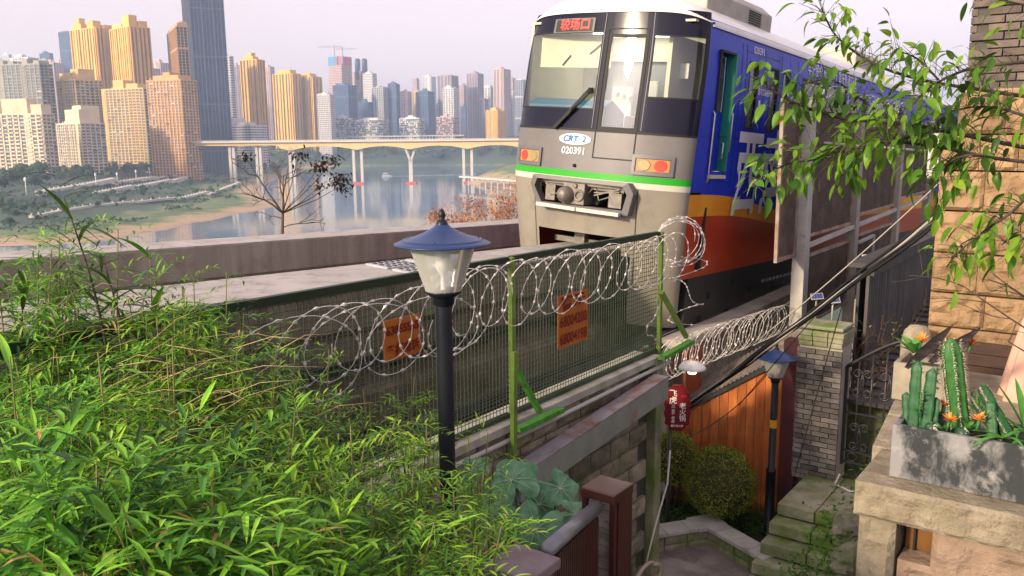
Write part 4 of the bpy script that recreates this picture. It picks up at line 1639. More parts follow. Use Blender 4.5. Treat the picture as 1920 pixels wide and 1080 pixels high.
rowsrc = [(0.0, 0.0), (.02, .28), (.07, .55), (.16, .80), (.32, .95), (.55, 1.0)]
for (dy, k) in rowsrc:
    rows.append([TL(t * (hw(3.2) + .012), fy(t, 3.25) - .014 + dy, (3.27 - .10 * abs(t) ** 7) * (1 - k) + roof_z(t) * k) for t in TS_SAMP])
for y in (1.4, 4, 8, 12, 14.3):
    rows.append([TL(t * (hw(3.2) + .012), y, roof_z(t)) for t in TS_SAMP])
mb.grid(rows)
mb.grid([[TL(t * (hw(3.2) + .012), y, roof_z(t)) for t in TS_SAMP] for y in (14.7, 18, 22, 26, YL)])
for s2 in (-1, 1):
    mb.grid([[TL(s2 * (hw(3.2) + .014), y, 3.20), ] + [TL(s2 * (hw(3.12) + .014), y, 3.13)] for y in (.75, 4, 8, 14.3)])
roof = part('roof', mb, M_WHITE, tr)
M_ACG = mat('aircon_casing', (0.42, 0.385, 0.34), .5, col2=(0.30, 0.27, 0.24), scale=3)
for y0, y1 in ((1.35, 3.9), (9.0, 11.5)):
    mb = MB()
    mb.prism([TL(x, y0, z) for x, z in ((-1.0, 3.42), (1.0, 3.42), (1.0, 3.72), (.82, 3.86), (-.82, 3.86), (-1.0, 3.72))], TU * (y1 - y0))
    ac = part('aircon_unit', mb, M_ACG, tr, bevel=.02)
    for k in range(6):
        mb = MB()
        mb.box(TL(1.004, y1 - .75, 3.50 + k * .035), (.014, .5, .016), (TA, TU, TC))
        part('louvre', mb, M_GASK, ac)

# ---- cab interior
mb = MB()
mb.box(TL(1.1, 2.0, 2.2), (.5, .04, 2.0), (TA, TU, TC))
mb.box(TL(-1.2, 2.0, 2.2), (.3, .04, 2.0), (TA, TU, TC))
mb.box(TL(0, 2.0, 3.0), (2.7, .03, .4), (TA, TU, TC))
mb.box(TL(1.36, 1.8, 2.2), (.04, .4, 2.0), (TA, TU, TC))
mb.box(TL(-1.36, 1.25, 2.2), (.04, 1.5, 2.0), (TA, TU, TC))
mb.box(TL(0, 1.2, 3.17), (2.6, 1.6, .03), (TA, TU, TC))
mb.box(TL(.95, 1.15, 2.45), (.06, 1.4, 1.1), (TA, TU, TC))
cab = part('cab_lining', mb, M_CAB, tr)
mb = MB()
mb.box(TL(0, 1.2, 1.15), (2.6, 1.6, .04), (TA, TU, TC))
mb.box(TL(0, 2.05, 2.2), (2.7, .03, 2.0), (TA, TU, TC))
part('cab_floor', mb, M_CABD, cab)
mb = MB()
mb.prism([TL(-1.3, y, z) for y, z in ((.42, 1.2), (.42, 2.02), (.62, 2.12), (1.0, 1.95), (1.0, 1.2))], TA * 1.34)
part('console', mb, M_CONS, cab, bevel=.02)
mb = MB()
mb.box(TL(-.55, .46, 2.78), (1.20, .02, .46), (TA, TU, TC))
part('sun_blind', mb, M_CAB, cab)
mb = MB()
mb.bar(TL(-.75, .44, 2.58), TL(-.62, .44, 2.72), .02, .012, TU)
mb.bar(TL(-.30, .44, 2.74), TL(-.02, .44, 2.95), .02, .012, TU)
part('blind_rod', mb, M_GASK, cab)
mb = MB()
mb.box(TL(.52, 1.95, 2.05), (.34, .05, 1.5), (TA, TU, TC))
mb.box(TL(.52, 1.915, 2.0), (.26, .02, .9), (TA, TU, TC), 1)
mb.box(TL(-.95, 1.9, 2.3), (.16, .05, 1.2), (TA, TU, TC))
mb.box(TL(-.55, 1.93, 2.0), (.34, .05, .8), (TA, TU, TC))
mb.box(TL(-.1, 1.93, 2.25), (.30, .05, .5), (TA, TU, TC))
for k_ in range(5):
    mb.box(TL(-.62 + .12 * k_, 1.9, 2.28 - .03 * k_), (.05, .02, .07), (TA, TU, TC), 1)
part('cab_back_door', mb, [mat('cab_door_cream', (0.66, 0.62, 0.50), .5), M_CABD], cab)
mb = MB()
mb.box(TL(.12, 1.1, 1.55), (.14, .30, .75), (TA, TU, TC))
mb.box(TL(.20, 1.1, 1.45), (.45, .40, .10), (TA, TU, TC))
part('driver_seat', mb, M_CABD, cab, bevel=.03)
mb = MB()
mb.box(TL(-.05, 1.55, 3.145), (1.6, .35, .02), (TA, TU, TC))
part('cab_light', mb, emit_mat('cab_light_panel', (1.0, 0.95, 0.82), 4.5, (.8, .8, .8)), cab)
mb = MB()
mb.box(TL(1.0, .75, 2.55), (.22, .02, .2), (TA, TU, TC))
part('cab_notice', mb, M_CREAM, cab)

# ================================================================== the lower garden: ground, walls, steps
ZUP = V((0, 0, 1))
M_PAVE = mat('paving_stone', (0.34, 0.30, 0.28), 0.85, col2=(0.24, 0.21, 0.20), scale=2.2, bump=.3, bscale=30, stain=(0.09, 0.09, 0.06), stscale=1.3)
M_SOIL = mat('planting_soil', (0.045, 0.04, 0.028), 0.95, col2=(0.03, 0.05, 0.02), scale=3, bump=.6, bscale=25)
M_STONEW = mat('wall_block_stone', (0.30, 0.26, 0.20), 0.85, col2=(0.16, 0.14, 0.11), scale=5, bump=.7, bscale=35, rnd=.25, stain=(0.11, 0.14, 0.035), stscale=1.1, stlo=.50, sthi=.66)
M_MORTAR = mat('dark_mortar', (0.07, 0.066, 0.055), 0.95, col2=(0.05, 0.06, 0.03), scale=3)
M_MOSSC = mat('mossy_concrete', (0.30, 0.29, 0.20), 0.9, col2=(0.13, 0.18, 0.05), scale=2.5, bump=.4, bscale=20, stain=(0.05, 0.05, 0.04), stscale=1.5)
M_CURB = mat('grey_kerb_stone', (0.46, 0.45, 0.41), 0.75, col2=(0.33, 0.34, 0.29), scale=3.0, bump=.25, bscale=30, rnd=.1, stain=(0.11, 0.14, 0.08), stscale=1.5, stlo=.55)
M_STEP = mat('mossy_step_stone', (0.36, 0.34, 0.27), 0.85, col2=(0.19, 0.21, 0.09), scale=3.0, bump=.5, bscale=28, rnd=.14, stain=(0.12, 0.20, 0.035), stscale=1.4, stlo=.47, sthi=.62)

mb = MB()
mb.grid([[T(s, d, -5.06 + .015 * mnoise.noise(V((s * 1.3, d * 1.3, 5)))) for d in np.linspace(-5.2, 3.5, 24)] for s in np.linspace(2, 14.5, 30)])
part('garden_ground', mb, M_SOIL, None, kind='structure')
mb = MB()
mb.prism([on_z(px, py, -5.04) for px, py in ((1150, 1200), (1228, 1000), (1322, 990), (1445, 1062), (1600, 1200))], (0, 0, .02))
part('pavement', mb, M_PAVE, None, kind='structure')
# drain grating on the pavement
g0 = on_z(1285, 1035, -5.015)
r = thing('drain_grating', 'ribbed drain grating let into the paving below the kerb wall', 'grating', g0)
for i in range(9):
    mb = MB()
    mb.box(g0 + UH * (.045 * i - .2), (.42, .02, .012), (TN, UH, ZUP))
    part('bar', mb, M_PAVE, r)


def rock_mesh(name, w, h, dep, amp, seed, m_, nu=5, nv=4, fr=5.0):
    """quarry-faced block: x along, y outwards, z up, origin at the lower left back"""
    b = MB()
    rows = []
    for j in range(nv + 1):
        row = []
        for i in range(nu + 1):
            e = min(i, nu - i, j, nv - j)
            y = dep + (amp * (0.5 + mnoise.noise(V((i * w / nu * fr + seed * 7.3, j * h / nv * fr, seed * 3.1)))) if e > 0 else -amp * .15)
            row.append(V((w * i / nu, y, h * j / nv)))
        rows.append(row)
    b.grid(rows, 0, False)
    k = nu + 1
    b.add([(0, 0, 0), (w, 0, 0), (w, 0, h), (0, 0, h), rows[0][0], rows[0][-1], rows[-1][-1], rows[-1][0]], [(0, 4, 5, 1), (1, 5, 6, 2), (2, 6, 7, 3), (3, 7, 4, 0)])
    return b.mesh(name, m_)


# ---- retaining wall under the fence
WALL_S0, WALL_S1, WALL_D = 2.2, 8.44, -4.24
rw = thing('retaining_wall', 'mossy rough stone block retaining wall carrying the wire fence', 'wall', T(6, WALL_D - .2, -5.06))
mb = MB()
mb.box(T((WALL_S0 + WALL_S1) / 2, WALL_D - .20, -3.78), (.36, WALL_S1 - WALL_S0, 2.6), (TN, UH, ZUP))
part('backing', mb, M_MORTAR, rw)
BLK = [rock_mesh('block', .385, .205, .05, .030, k, M_STONEW, 8, 5, 11.0) for k in range(7)]
rr = random.Random(3)
nrow = 12
for j in range(nrow):
    z = -5.06 + j * .2155
    off = .2 if j % 2 else 0.0
    s = WALL_S0 + off
    while s + .39 < WALL_S1 - .2:
        Mx = frame(T(s, WALL_D - .02, z), UH, TN, ZUP)
        inst('block', rr.choice(BLK), Mx, rw)
        s += .40
mb = MB()
mb.box(T(WALL_S1 - .08, WALL_D + .0, -3.75), (.18, .16, 2.62), (TN, UH, ZUP))
part('end_pier', mb, M_MOSSC, rw, bevel=.01)
mb = MB()
mb.box(T((WALL_S0 + WALL_S1) / 2, WALL_D - .10, -2.445), (.34, WALL_S1 - WALL_S0, .07), (TN, UH, ZUP))
part('coping', mb, mat('pale_coping', (0.42, 0.41, 0.38), .8, col2=(0.25, 0.25, 0.2), scale=4), rw)
mb = MB()
mb.tube([T(WALL_S0 + i * .8, WALL_D + .09, -2.53 + .01 * math.sin(i)) for i in range(9)], .022, 8)
cdt = part('conduit', mb, mat('conduit_grey', (0.42, 0.42, 0.40), .5), rw)
# rusty steel channel
pA, pB = on_d(975, 893, -3.95), on_d(1252, 708, -3.95)
r = thing('steel_channel', 'rust streaked steel channel beam fixed along the stone wall', 'beam', pA)
M_CHT = mat('channel_paint', (0.20, 0.225, 0.20), 0.55, col2=(0.26, 0.28, 0.25), scale=4, stain=(0.26, 0.10, 0.04), stscale=2.6, stlo=.56, sthi=.7)
M_CHR = mat('channel_top_rust', (0.20, 0.11, 0.075), 0.8, col2=(0.24, 0.235, 0.26), scale=5.0, mixlo=.38, mixhi=.58)
e = (pB - pA).normalized()
mb = MB()
mb.box((pA + pB) / 2 + V((0, 0, -.115)), ((pB - pA).length, .02, .23), (e, TN, ZUP))
mb.box((pA + pB) / 2 + TN * -.085 + V((0, 0, -.222)), ((pB - pA).length, .15, .016), (e, TN, ZUP))
part('web', mb, M_CHT, r)
mb = MB()
mb.box((pA + pB) / 2 + TN * -.075 + V((0, 0, .008)), ((pB - pA).length, .17, .016), (e, TN, ZUP))
part('top_flange', mb, M_CHR, r)
# loose white cable and pale hose on the wall
M_WCAB = mat('white_cable', (0.60, 0.59, 0.55), 0.5)
mb = MB()
mb.tube([T(8.56, WALL_D + .14, -3.55), T(8.45, WALL_D + .17, -3.9), T(8.2, WALL_D + .16, -4.3), T(7.95, WALL_D + .18, -4.65)], .011, 6)
tag(part('wall_cable', mb, M_WCAB, None), 'thin white cable hanging slack down the stone wall', 'cable')
mb = MB()
c0 = T(7.75, WALL_D + .25, -4.75)
mb.tube([c0 + UH * (.28 * math.cos(a)) + ZUP * (.16 * math.sin(a)) + TN * (.01 * a) for a in np.linspace(0.2, 7.5, 30)], .022, 7)
tag(part('garden_hose', mb, mat('hose_beige', (0.42, 0.36, 0.27), .6), None), 'coiled beige hose at the foot of the stone wall', 'hose')

# ---- low kerb wall round the planting bed
K = [on_z(px, py, -4.78) for px, py in ((1200, 1003), (1328, 982), (1442, 1047))]
kw_ = thing('kerb_wall', 'low stepped kerb wall with grey cap stones round the bushes', 'kerb', V((K[1].x, K[1].y, -5.05)))
for i, (a, b) in enumerate(zip(K[:-1], K[1:])):
    e = (b - a).normalized()
    nn = V((e.y, -e.x, 0))
    Ln = (b - a).length
    mb = MB()
    mb.box((a + b) / 2 + V((0, 0, -.17)) - nn * .04, (Ln + (.0 if i else .02), .16, .25), (e, nn, ZUP))
    part('kerb_body', mb, M_MORTAR, kw_)
    if i == 0:
        mb = MB()
        mb.box(b + V((0, 0, -.004)) - nn * .04, (.40, .33, .056), (e, nn, ZUP))
        part('cap_stone', mb, M_CURB, kw_, bevel=.006)
    n_ = 3 if i == 0 else 4
    for q in range(n_):
        for row in range(2):
            me = rock_mesh('face_stone', Ln / n_ - .012, .115, .02, .02, q + row * 5 + i * 3, M_STEP)
            p = a + e * (Ln * q / n_) + nn * .035 + V((0, 0, -.285 + row * .122))
            inst('face_stone', me, frame(p, e, nn, ZUP), kw_)
    for q in range(n_):
        mb = MB()
        mb.box(a + e * (Ln * (q + .5) / n_) + V((0, 0, -.005)) - nn * .03, (Ln / n_ - .006, .27, .05), (e, nn, ZUP))
        part('cap_stone', mb, M_CURB, kw_, bevel=.006)

# ---- stone steps
st = thing('stone_steps', 'mossy stone steps climbing to the iron gate', 'steps', T(9.2, -2.7, -5.05))
STEP = [(-4.30, 9.52, 10.75), (-4.46, 9.30, 9.56), (-4.62, 9.08, 9.34), (-4.78, 8.86, 9.12), (-4.94, 8.62, 8.90)]
for i, (z, s0, s1) in enumerate(STEP):
    for k, (d0, d1) in enumerate(((-3.16 - .015 * i, -2.72 + .03 * i), (-2.715 + .03 * i, -2.15))):
        mb = MB()
        mb.box(T((s0 + s1) / 2, (d0 + d1) / 2, z - .07 + .004 * k), (d1 - d0 - .006, s1 - s0, .14), (TN, UH, ZUP))
        part('slab', mb, M_STEP, st, bevel=.012)
    mb = MB()
    mb.box(T((s0 + s1) / 2 + .04, -2.66, z - .30), (1.0, s1 - s0, .34), (TN, UH, ZUP))
    part('riser', mb, M_MORTAR, st)

# ---- timber wall behind the bushes
WR, WL = V((3.66, 10.72, 0)), V((1.85, 11.62, 0))
M_WOOD = mat('orange_timber', (0.50, 0.155, 0.035), 0.6, col2=(0.33, 0.085, 0.02), scale=5, stretch=(3, 3, .35), bump=.25, bscale=20, rnd=.16, stain=(0.24, 0.075, 0.03), stscale=2.0)
M_DKRED = mat('dark_red_steel', (0.12, 0.03, 0.03), 0.5, col2=(0.08, 0.025, 0.028), scale=3, stain=(0.04, 0.04, 0.05), stscale=2)


def on_wall(px, py):
    v = ray(px, py)
    e = WL - WR
    nn = V((e.y, -e.x, 0))
    return v * (WR.dot(nn) / v.dot(nn))


zt_r, zt_l = on_wall(1437, 692), on_wall(1290, 767)
ww = thing('timber_wall', 'orange-brown timber board wall behind the clipped bushes', 'wall', V((2.8, 11.2, -5.06)))
e = (WL - WR).normalized()
nn = V((-e.y, e.x, 0))
if nn.y > 0:
    nn = -nn
Lw = (WL - WR).length
nb_ = 17


def ztop(p):
    t = ((p - zt_r).dot(e)) / ((zt_l - zt_r).dot(e))
    return zt_r.z + (zt_l.z - zt_r.z) * t


for i in range(nb_):
    a = WR + e * (Lw * i / nb_)
    c = WR + e * (Lw * (i + .5) / nb_) + nn * (.004 * (i % 3))
    z1 = ztop(c)
    mb = MB()
    mb.box(V((c.x, c.y, (z1 - 5.1) / 2)), (Lw / nb_ - .006, .03, z1 + 5.1), (e, nn, ZUP))
    part('board', mb, M_WOOD, ww)
mb = MB()
mb.bar(V((WR.x, WR.y, ztop(WR) + .02)) + nn * .01, V((WL.x, WL.y, ztop(WL) + .02)) + nn * .01, .10, .05)
part('top_rail', mb, M_DARKST, ww)
# dark red column at its right end
pc = on_wall(1475, 900)
mb = MB()
mb.box(V((pc.x + .02, pc.y + .02, -3.9)), (.22, .20, 2.6), (UH, TN, ZUP))
mb.box(V((pc.x + .02, pc.y + .02, -5.02)), (.30, .28, .08), (UH, TN, ZUP))
tag(part('steel_column', mb, M_DKRED, None), 'dark red steel column between the timber wall and the brick pillar', 'column')
# corrugated lean-to roof behind the timber wall
M_CORR = mat('weathered_sheet', (0.16, 0.14, 0.125), 0.7, col2=(0.28, 0.22, 0.17), scale=5, stain=(0.07, 0.06, 0.06), stscale=3)
mb = MB()
rows = []
for j in range(2):
    row = []
    for i in range(121):
        t = i / 120
        base = WR + (WL - WR) * t
        z = ztop(base) + .06 + .018 * math.sin(i * 1.9) + .0
        p = V((base.x, base.y, z)) - nn * (.02 + 1.0 * j) + V((0, 0, .16 * j))
        row.append(p)
    rows.append(row)
mb.grid(rows)
tag(part('lean_to_roof', mb, M_CORR, None), 'weathered corrugated sheet roof just behind the timber wall', 'roof')
# stained pale concrete wall below the track
M_PCON = mat('stained_concrete', (0.46, 0.42, 0.36), 0.85, col2=(0.34, 0.30, 0.25), scale=1.6, stain=(0.16, 0.12, 0.09), stscale=1.3, stlo=.5, sthi=.7, bump=.2, bscale=15, stretch=(1, 1, .4))
mb = MB()
mb.box(T(12.9, -5.15, -3.9), (.3, 5.2, 2.2), (TN, UH, ZUP))
mb.box(T(12.9, -5.05, -2.78), (.5, 5.2, .12), (TN, UH, ZUP))
o = part('track_wall', mb, M_PCON, None)
tag(o, 'stained pale concrete wall under the train beyond the second wire coil', 'wall')
mb = MB()
mb.box(T(10.55, -4.75, -3.15), (.04, .5, .62), (TN, UH, ZUP))
tag(part('rust_panel', mb, mat('rust_panel_paint', (0.34, 0.075, 0.02), .6, col2=(0.2, .06, .03), scale=5), None), 'rust red panel behind the wire coil below the train', 'panel')

# ---- brick pillar
bp0 = T(10.6, -3.07, -4.36)
pil = thing('brick_pillar', 'weathered grey brick pillar with a mossy cap beside the iron gate', 'pillar', bp0)
M_BRICK = mat('grey_brick', (0.235, 0.21, 0.19), 0.85, col2=(0.135, 0.125, 0.12), scale=9, bump=.5, bscale=60, rnd=.42, stain=(0.17, 0.155, 0.14), stscale=4)
M_BMORT = mat('brick_mortar', (0.46, 0.42, 0.36), 0.9, col2=(0.34, 0.32, 0.28), scale=12)
mb = MB()
mb.box(T(10.83, -3.07, -3.48), (.52, .42, 1.78), (TN, UH, ZUP))
part('core', mb, M_BMORT, pil)
bm_s = MB()
bm_s.box((0, 0, 0), (.205, .05, .055))
bm_h = MB()
bm_h.box((0, 0, 0), (.098, .05, .055))
BR_S, BR_H = bm_s.mesh('brick', M_BRICK), bm_h.mesh('brick', M_BRICK)
rr = random.Random(11)
for j in range(26):
    z = -4.33 + j * .0665
    x = -3.335 + (0 if j % 2 else -.055)
    seq = ['S', 'S', 'H'] if j % 2 else ['H', 'S', 'S']
    x = -3.335
    for q in seq:
        w = .205 if q == 'S' else .098
        p = T(10.61 - rr.uniform(0, .006), x + w / 2, z)
        inst('brick', BR_S if q == 'S' else BR_H, frame(p, TN, UH, ZUP), pil)
        x += w + .012
    # side face towards the gate and the viewer's right is not seen; the left return
    for q in range(2):
        p = T(10.72 + q * .215, -3.335, z)
        inst('brick', BR_S, frame(p, UH, TN, ZUP), pil)
for j, (w, dz) in enumerate(((.54, 0), (.56, .065), (.58, .13))):
    n_ = 3
    for q in range(n_):
        mb = MB()
        mb.box(T(10.82, -3.07 - w / 2 + w * (q + .5) / n_, -2.565 + dz), (w / n_ - .008, .50 + .02 * j, .06), (TN, UH, ZUP))
        part('cap_brick', mb, M_STEP, pil, bevel=.006)
mb = MB()
mb.box(T(10.82, -3.07, -2.365), (.54, .48, .045), (TN, UH, ZUP))
part('cap_slab', mb, M_STEP, pil, bevel=.015)

# ---- wrought-iron gate
M_IRON = mat('black_iron', (0.035, 0.035, 0.038), 0.4, spec=.5)
gt = thing('iron_gate', 'black wrought-iron gate with scrolls at the top of the steps', 'gate', T(10.8, -2.4, -4.15))
gs = 10.82
d0_, d1_ = -2.79, -1.75


def g_arch(d):
    t = (d - d0_) / (d1_ - d0_)
    return -2.86 + .48 * math.sin(min(1, t) * math.pi * .55)


mb = MB()
mb.tube([T(gs, d, g_arch(d)) for d in np.linspace(d0_, d1_, 14)], .024, 6)
mb.bar(T(gs, d0_, -4.14), T(gs, d0_, g_arch(d0_)), .035, .035, UH)
mb.bar(T(gs, d0_, -4.10), T(gs, d1_, -4.10), .03, .03)
mb.bar(T(gs, d0_, -3.95), T(gs, d1_, -3.95), .02, .02)
mb.bar(T(gs, d0_, -3.45), T(gs, d1_, -3.45), .02, .02)
part('gate_frame', mb, M_IRON, gt)
for k in range(7):
    d = d0_ + .16 * (k + 1) - .02
    mb = MB()
    mb.tube([T(gs, d, -4.10), T(gs, d, g_arch(d))], .011, 5)
    part('bar', mb, M_IRON, gt)


def scroll(c, r, sgn, turns=1.4, flip=1):
    pts = []
    for a in np.linspace(0, turns * 2 * math.pi, 22):
        q = r * (1 - .62 * a / (turns * 2 * math.pi))
        pts.append(c + TN * (sgn * (q * math.cos(a) - r)) + ZUP * (flip * q * math.sin(a)))
    return pts


for k in range(3):
    dc = d0_ + .19 + k * .32
    for z in (-3.05, -3.75):
        for fl in (1, -1):
            for sg2 in (-1, 1):
                mb = MB()
                pts = scroll(T(gs - .012, dc + .0, z + fl * .12), .06, sg2, 1.3, fl)
                pts = [T(gs - .012, dc + sg2 * .002, z - fl * .14)] + [T(gs - .012, dc - sg2 * .02, z)] + pts
                mb.tube(pts, .011, 5)
                part('scroll', mb, M_IRON, gt)
for k in range(5):
    mb = MB()
    c = T(gs - .01, d0_ + .12 + k * .2, -4.025)
    mb.tube([c + TN * (.055 * math.cos(a)) + ZUP * (.055 * math.sin(a)) for a in np.linspace(0, 2 * math.pi, 16)[:-1]], .009, 5, closed=True)
    part('ring', mb, M_IRON, gt)
mb = MB()
mb.tube([T(10.5, -2.72, -4.16), T(10.42, -2.75, -4.30 + .03), T(10.3, -2.55, -4.27), T(10.32, -2.2, -4.27)], .012, 6)
tag(part('floor_cable', mb, M_WCAB, None), 'short white cable curling on the landing below the gate', 'cable')

# ---- walkway behind the gate
M_BLACKW = mat('black_stained_timber', (0.045, 0.042, 0.042), 0.6, col2=(0.07, 0.062, 0.058), scale=4, rnd=.3)
wk = thing('walkway_parapet', 'black slatted walkway parapet running behind the gate towards the screens', 'parapet', T(14, -2.9, -3.3))
mb = MB()
mb.box(T(15, -2.95, -1.72), (.34, 6.4, .06), (TN, UH, ZUP))
mb.box(T(15, -2.80, -1.80), (.05, 6.4, .10), (TN, UH, ZUP))
part('coping', mb, M_BLACKW, wk)
for i in range(44):
    mb = MB()
    mb.box(T(11.9 + i * .145, -2.86, -2.55), (.04, .132, 1.5), (TN, UH, ZUP))
    part('slat', mb, M_BLACKW, wk)
mb = MB()
mb.box(T(15, -2.98, -2.6), (.04, 6.3, 1.6), (TN, UH, ZUP))
part('backing', mb, M_DARKST, wk)
fl = thing('walkway_deck', 'dark boarded walkway floor climbing behind the iron gate', 'walkway', T(13, -2.2, -3.4))
for i in range(24):
    mb = MB()
    mb.box(T(11.1 + i * .29, -2.15, -3.35 + .028 * i), (1.5, .275, .05), (TN, UH, ZUP))
    part('board', mb, M_BLACKW, fl)
mb = MB()
mb.box(T(11.6, -2.3, -4.0), (1.6, .3, 1.2), (TN, UH, ZUP))
tag(part('shade_wall', mb, M_MOSSC, None), 'dark stone wall closing the passage behind the gate', 'wall')

# ---- white concrete posts and mesh screens beside the track
M_WPOST = mat('white_concrete_post', (0.46, 0.45, 0.43), 0.8, col2=(0.35, 0.34, 0.32), scale=3, stain=(0.26, 0.25, 0.24), stscale=5, stlo=.56, bump=.15, bscale=25)
M_GPOST = mat('grey_concrete_post', (0.36, 0.33, 0.30), 0.85, col2=(0.27, 0.245, 0.22), scale=3)
M_MESHB = mat('rusty_mesh', (0.13, 0.09, 0.07), 0.8, col2=(0.06, 0.045, 0.04), scale=3)
M_RANG = mat('rusty_angle', (0.24, 0.16, 0.12), 0.75, col2=(0.36, 0.31, 0.27), scale=4, stain=(0.20, 0.07, 0.03), stscale=3)
SD = -4.3
mb = MB()
mb.box(T(13.36, SD + .05, -2.3), (.20, .24, 5.72), (TN, UH, ZUP))
tag(part('concrete_post', mb, M_WPOST, None, bevel=.012), 'tall white concrete post in front of the train side', 'post')
for s, lab in ((16.35, 'first grey concrete post of the mesh screens behind the white post'), (19.6, 'second grey concrete post of the mesh screens'), (22.8, 'farthest grey concrete post of the mesh screens')):
    mb = MB()
    mb.box(T(s, SD + .03, -2.4), (.16, .22, 5.4), (TN, UH, ZUP))
    tag(part('concrete_post', mb, M_GPOST, None, bevel=.012), lab, 'post', 'grey screen posts')


def screen(name, label, s0, s1, z0, z1, d=SD, pitch=.036, wt=.023, fw=.05):
    r = thing(name, label, 'mesh screen', T((s0 + s1) / 2, d, z0))
    for (a, b, c, e_) in ((s0, s0 + fw, z0, z1), (s1 - fw, s1, z0, z1), (s0 + fw, s1 - fw, z0, z0 + fw), (s0 + fw, s1 - fw, z1 - fw, z1)):
        mb = MB()
        mb.box(T((a + b) / 2, d, (c + e_) / 2), (fw, b - a, e_ - c), (TN, UH, ZUP))
        part('frame_bar', mb, M_RANG, r)
    mb = MB()
    n_ = int((s1 - s0 - 2 * fw) / pitch)
    for i in range(1, n_):
        mb.box(T(s0 + fw + (s1 - s0 - 2 * fw) * i / n_, d, (z0 + z1) / 2), (.004, wt, z1 - z0 - 2 * fw), (TN, UH, ZUP))
    n_ = int((z1 - z0 - 2 * fw) / pitch)
    for i in range(1, n_):
        mb.box(T((s0 + s1) / 2, d + .005, z0 + fw + (z1 - z0 - 2 * fw) * i / n_), (.004, s1 - s0 - 2 * fw, wt), (TN, UH, ZUP))
    part('mesh', mb, M_MESHB, r, kind='stuff')
    return r


screen('mesh_screen', 'narrow rust-framed mesh screen hung left of the white post', 12.35, 13.2, -1.86, .52)
screen('mesh_screen', 'upper mesh screen right of the white post', 13.5, 16.22, -1.62, .42)
screen('mesh_screen', 'lower mesh screen right of the white post', 13.5, 16.22, -3.1, -1.90)
screen('mesh_screen', 'upper mesh screen between the two grey posts', 16.5, 19.48, -1.5, .30)
screen('mesh_screen', 'lower mesh screen between the two grey posts', 16.5, 19.48, -3.1, -1.85)
screen('mesh_screen', 'farthest upper mesh screen against the stone house', 19.75, 22.7, -1.4, .25)
mb = MB()
mb.bar(T(13.5, SD + .06, -1.74), T(16.3, SD + .06, -1.66), .05, .07)
mb.bar(T(16.4, SD + .06, -1.66), T(22.6, SD + .06, -1.5), .05, .07)
mb.bar(T(16.5, SD + .10, -1.98), T(17.6, SD + .10, -1.95), .05, .05)
mb.bar(T(17.6, SD + .10, -1.93), T(17.6, SD + .10, -3.0), .05, .05)
tag(part('screen_rail', mb, M_WPOST, None), 'pale steel rail crossing the mesh screens at mid height', 'rail')
pa_, pb_ = at_y(1545, 268, 13.6), at_y(1745, 284, 13.9)
mb = MB()
mb.tube([pa_, (pa_ + pb_) / 2, pb_], .022, 6)
tag(part('white_pipe', mb, M_WPOST, None), 'thin white pipe running level from the screens to the stone house', 'pipe')
# solar lamps
M_SOLAR = mat('solar_cells', (0.01, 0.03, 0.12), 0.12, col2=(0.02, 0.06, 0.22), scale=30, spec=.8)
for (px, py, Y, w, h, lab, sz) in ((1636, 487, 12.4, .26, .22, 'blue solar panel on a stalk among the wires', 1), (1532, 556, 11.2, .16, .10, 'left small solar lamp above the brick pillar', .7), (1563, 563, 11.0, .16, .10, 'right small solar lamp above the brick pillar', .7)):
    c = at_y(px, py, Y)
    r = thing('solar_lamp', lab, 'solar lamp', c - V((0, 0, .35)))
    ax = (V((.95, -.1, .1)).normalized(), V((0.05, .75, .65)).normalized())
    nz_ = ax[0].cross(ax[1])
    mb = MB()
    mb.box(c, (w, h, .012), (ax[0], ax[1], nz_))
    part('casing', mb, M_WPOST, r)
    for i in range(4):
        for j in range(2):
            mb = MB()
            mb.box(c + ax[0] * (w * (-.34 + .227 * i)) + ax[1] * (h * (-.21 + .42 * j)) + nz_ * .008, (w * .2, h * .38, .006), (ax[0], ax[1], nz_))
            part('cell', mb, M_SOLAR, r)
    mb = MB()
    mb.tube([c - nz_ * .01, c + V((0, 0.02, -.12 * sz)), c + V((0, .03, -.45))], .012, 6)
    part('stalk', mb, M_WPOST, r)

# ================================================================== wire fence with razor coils
M_FGREEN = mat('fence_green_paint', (0.10, 0.20, 0.03), 0.55, col2=(0.17, 0.26, 0.05), scale=7, stain=(0.10, 0.07, 0.04), stscale=6, stlo=.52)
M_FDARK = mat('fence_dark_green', (0.012, 0.028, 0.012), 0.5)
M_BRIGHT = mat('fence_bright_green', (0.045, 0.22, 0.025), 0.5, col2=(0.09, 0.34, 0.04), scale=14, stain=(0.07, 0.06, 0.03), stscale=11, stlo=.5)
M_WIRE = mat('mesh_wire', (0.055, 0.08, 0.045), 0.6, col2=(0.03, 0.05, 0.025), scale=4)
M_RAZOR = mat('razor_wire', (0.60, 0.58, 0.59), 0.4, metal=.2, col2=(0.34, 0.31, 0.31), scale=6)
FD = -4.3
FZT, FZB = -1.0, -2.41
fn = thing('wire_fence', 'green framed wire mesh fence between the bamboo and the track', 'fence', T(6, FD, FZB))
posts = [-5.8, -2.95, -.05, 2.83, 5.76, 8.56]


def fz(s):
    return -.965 - .0155 * max(0, s - 2.8)


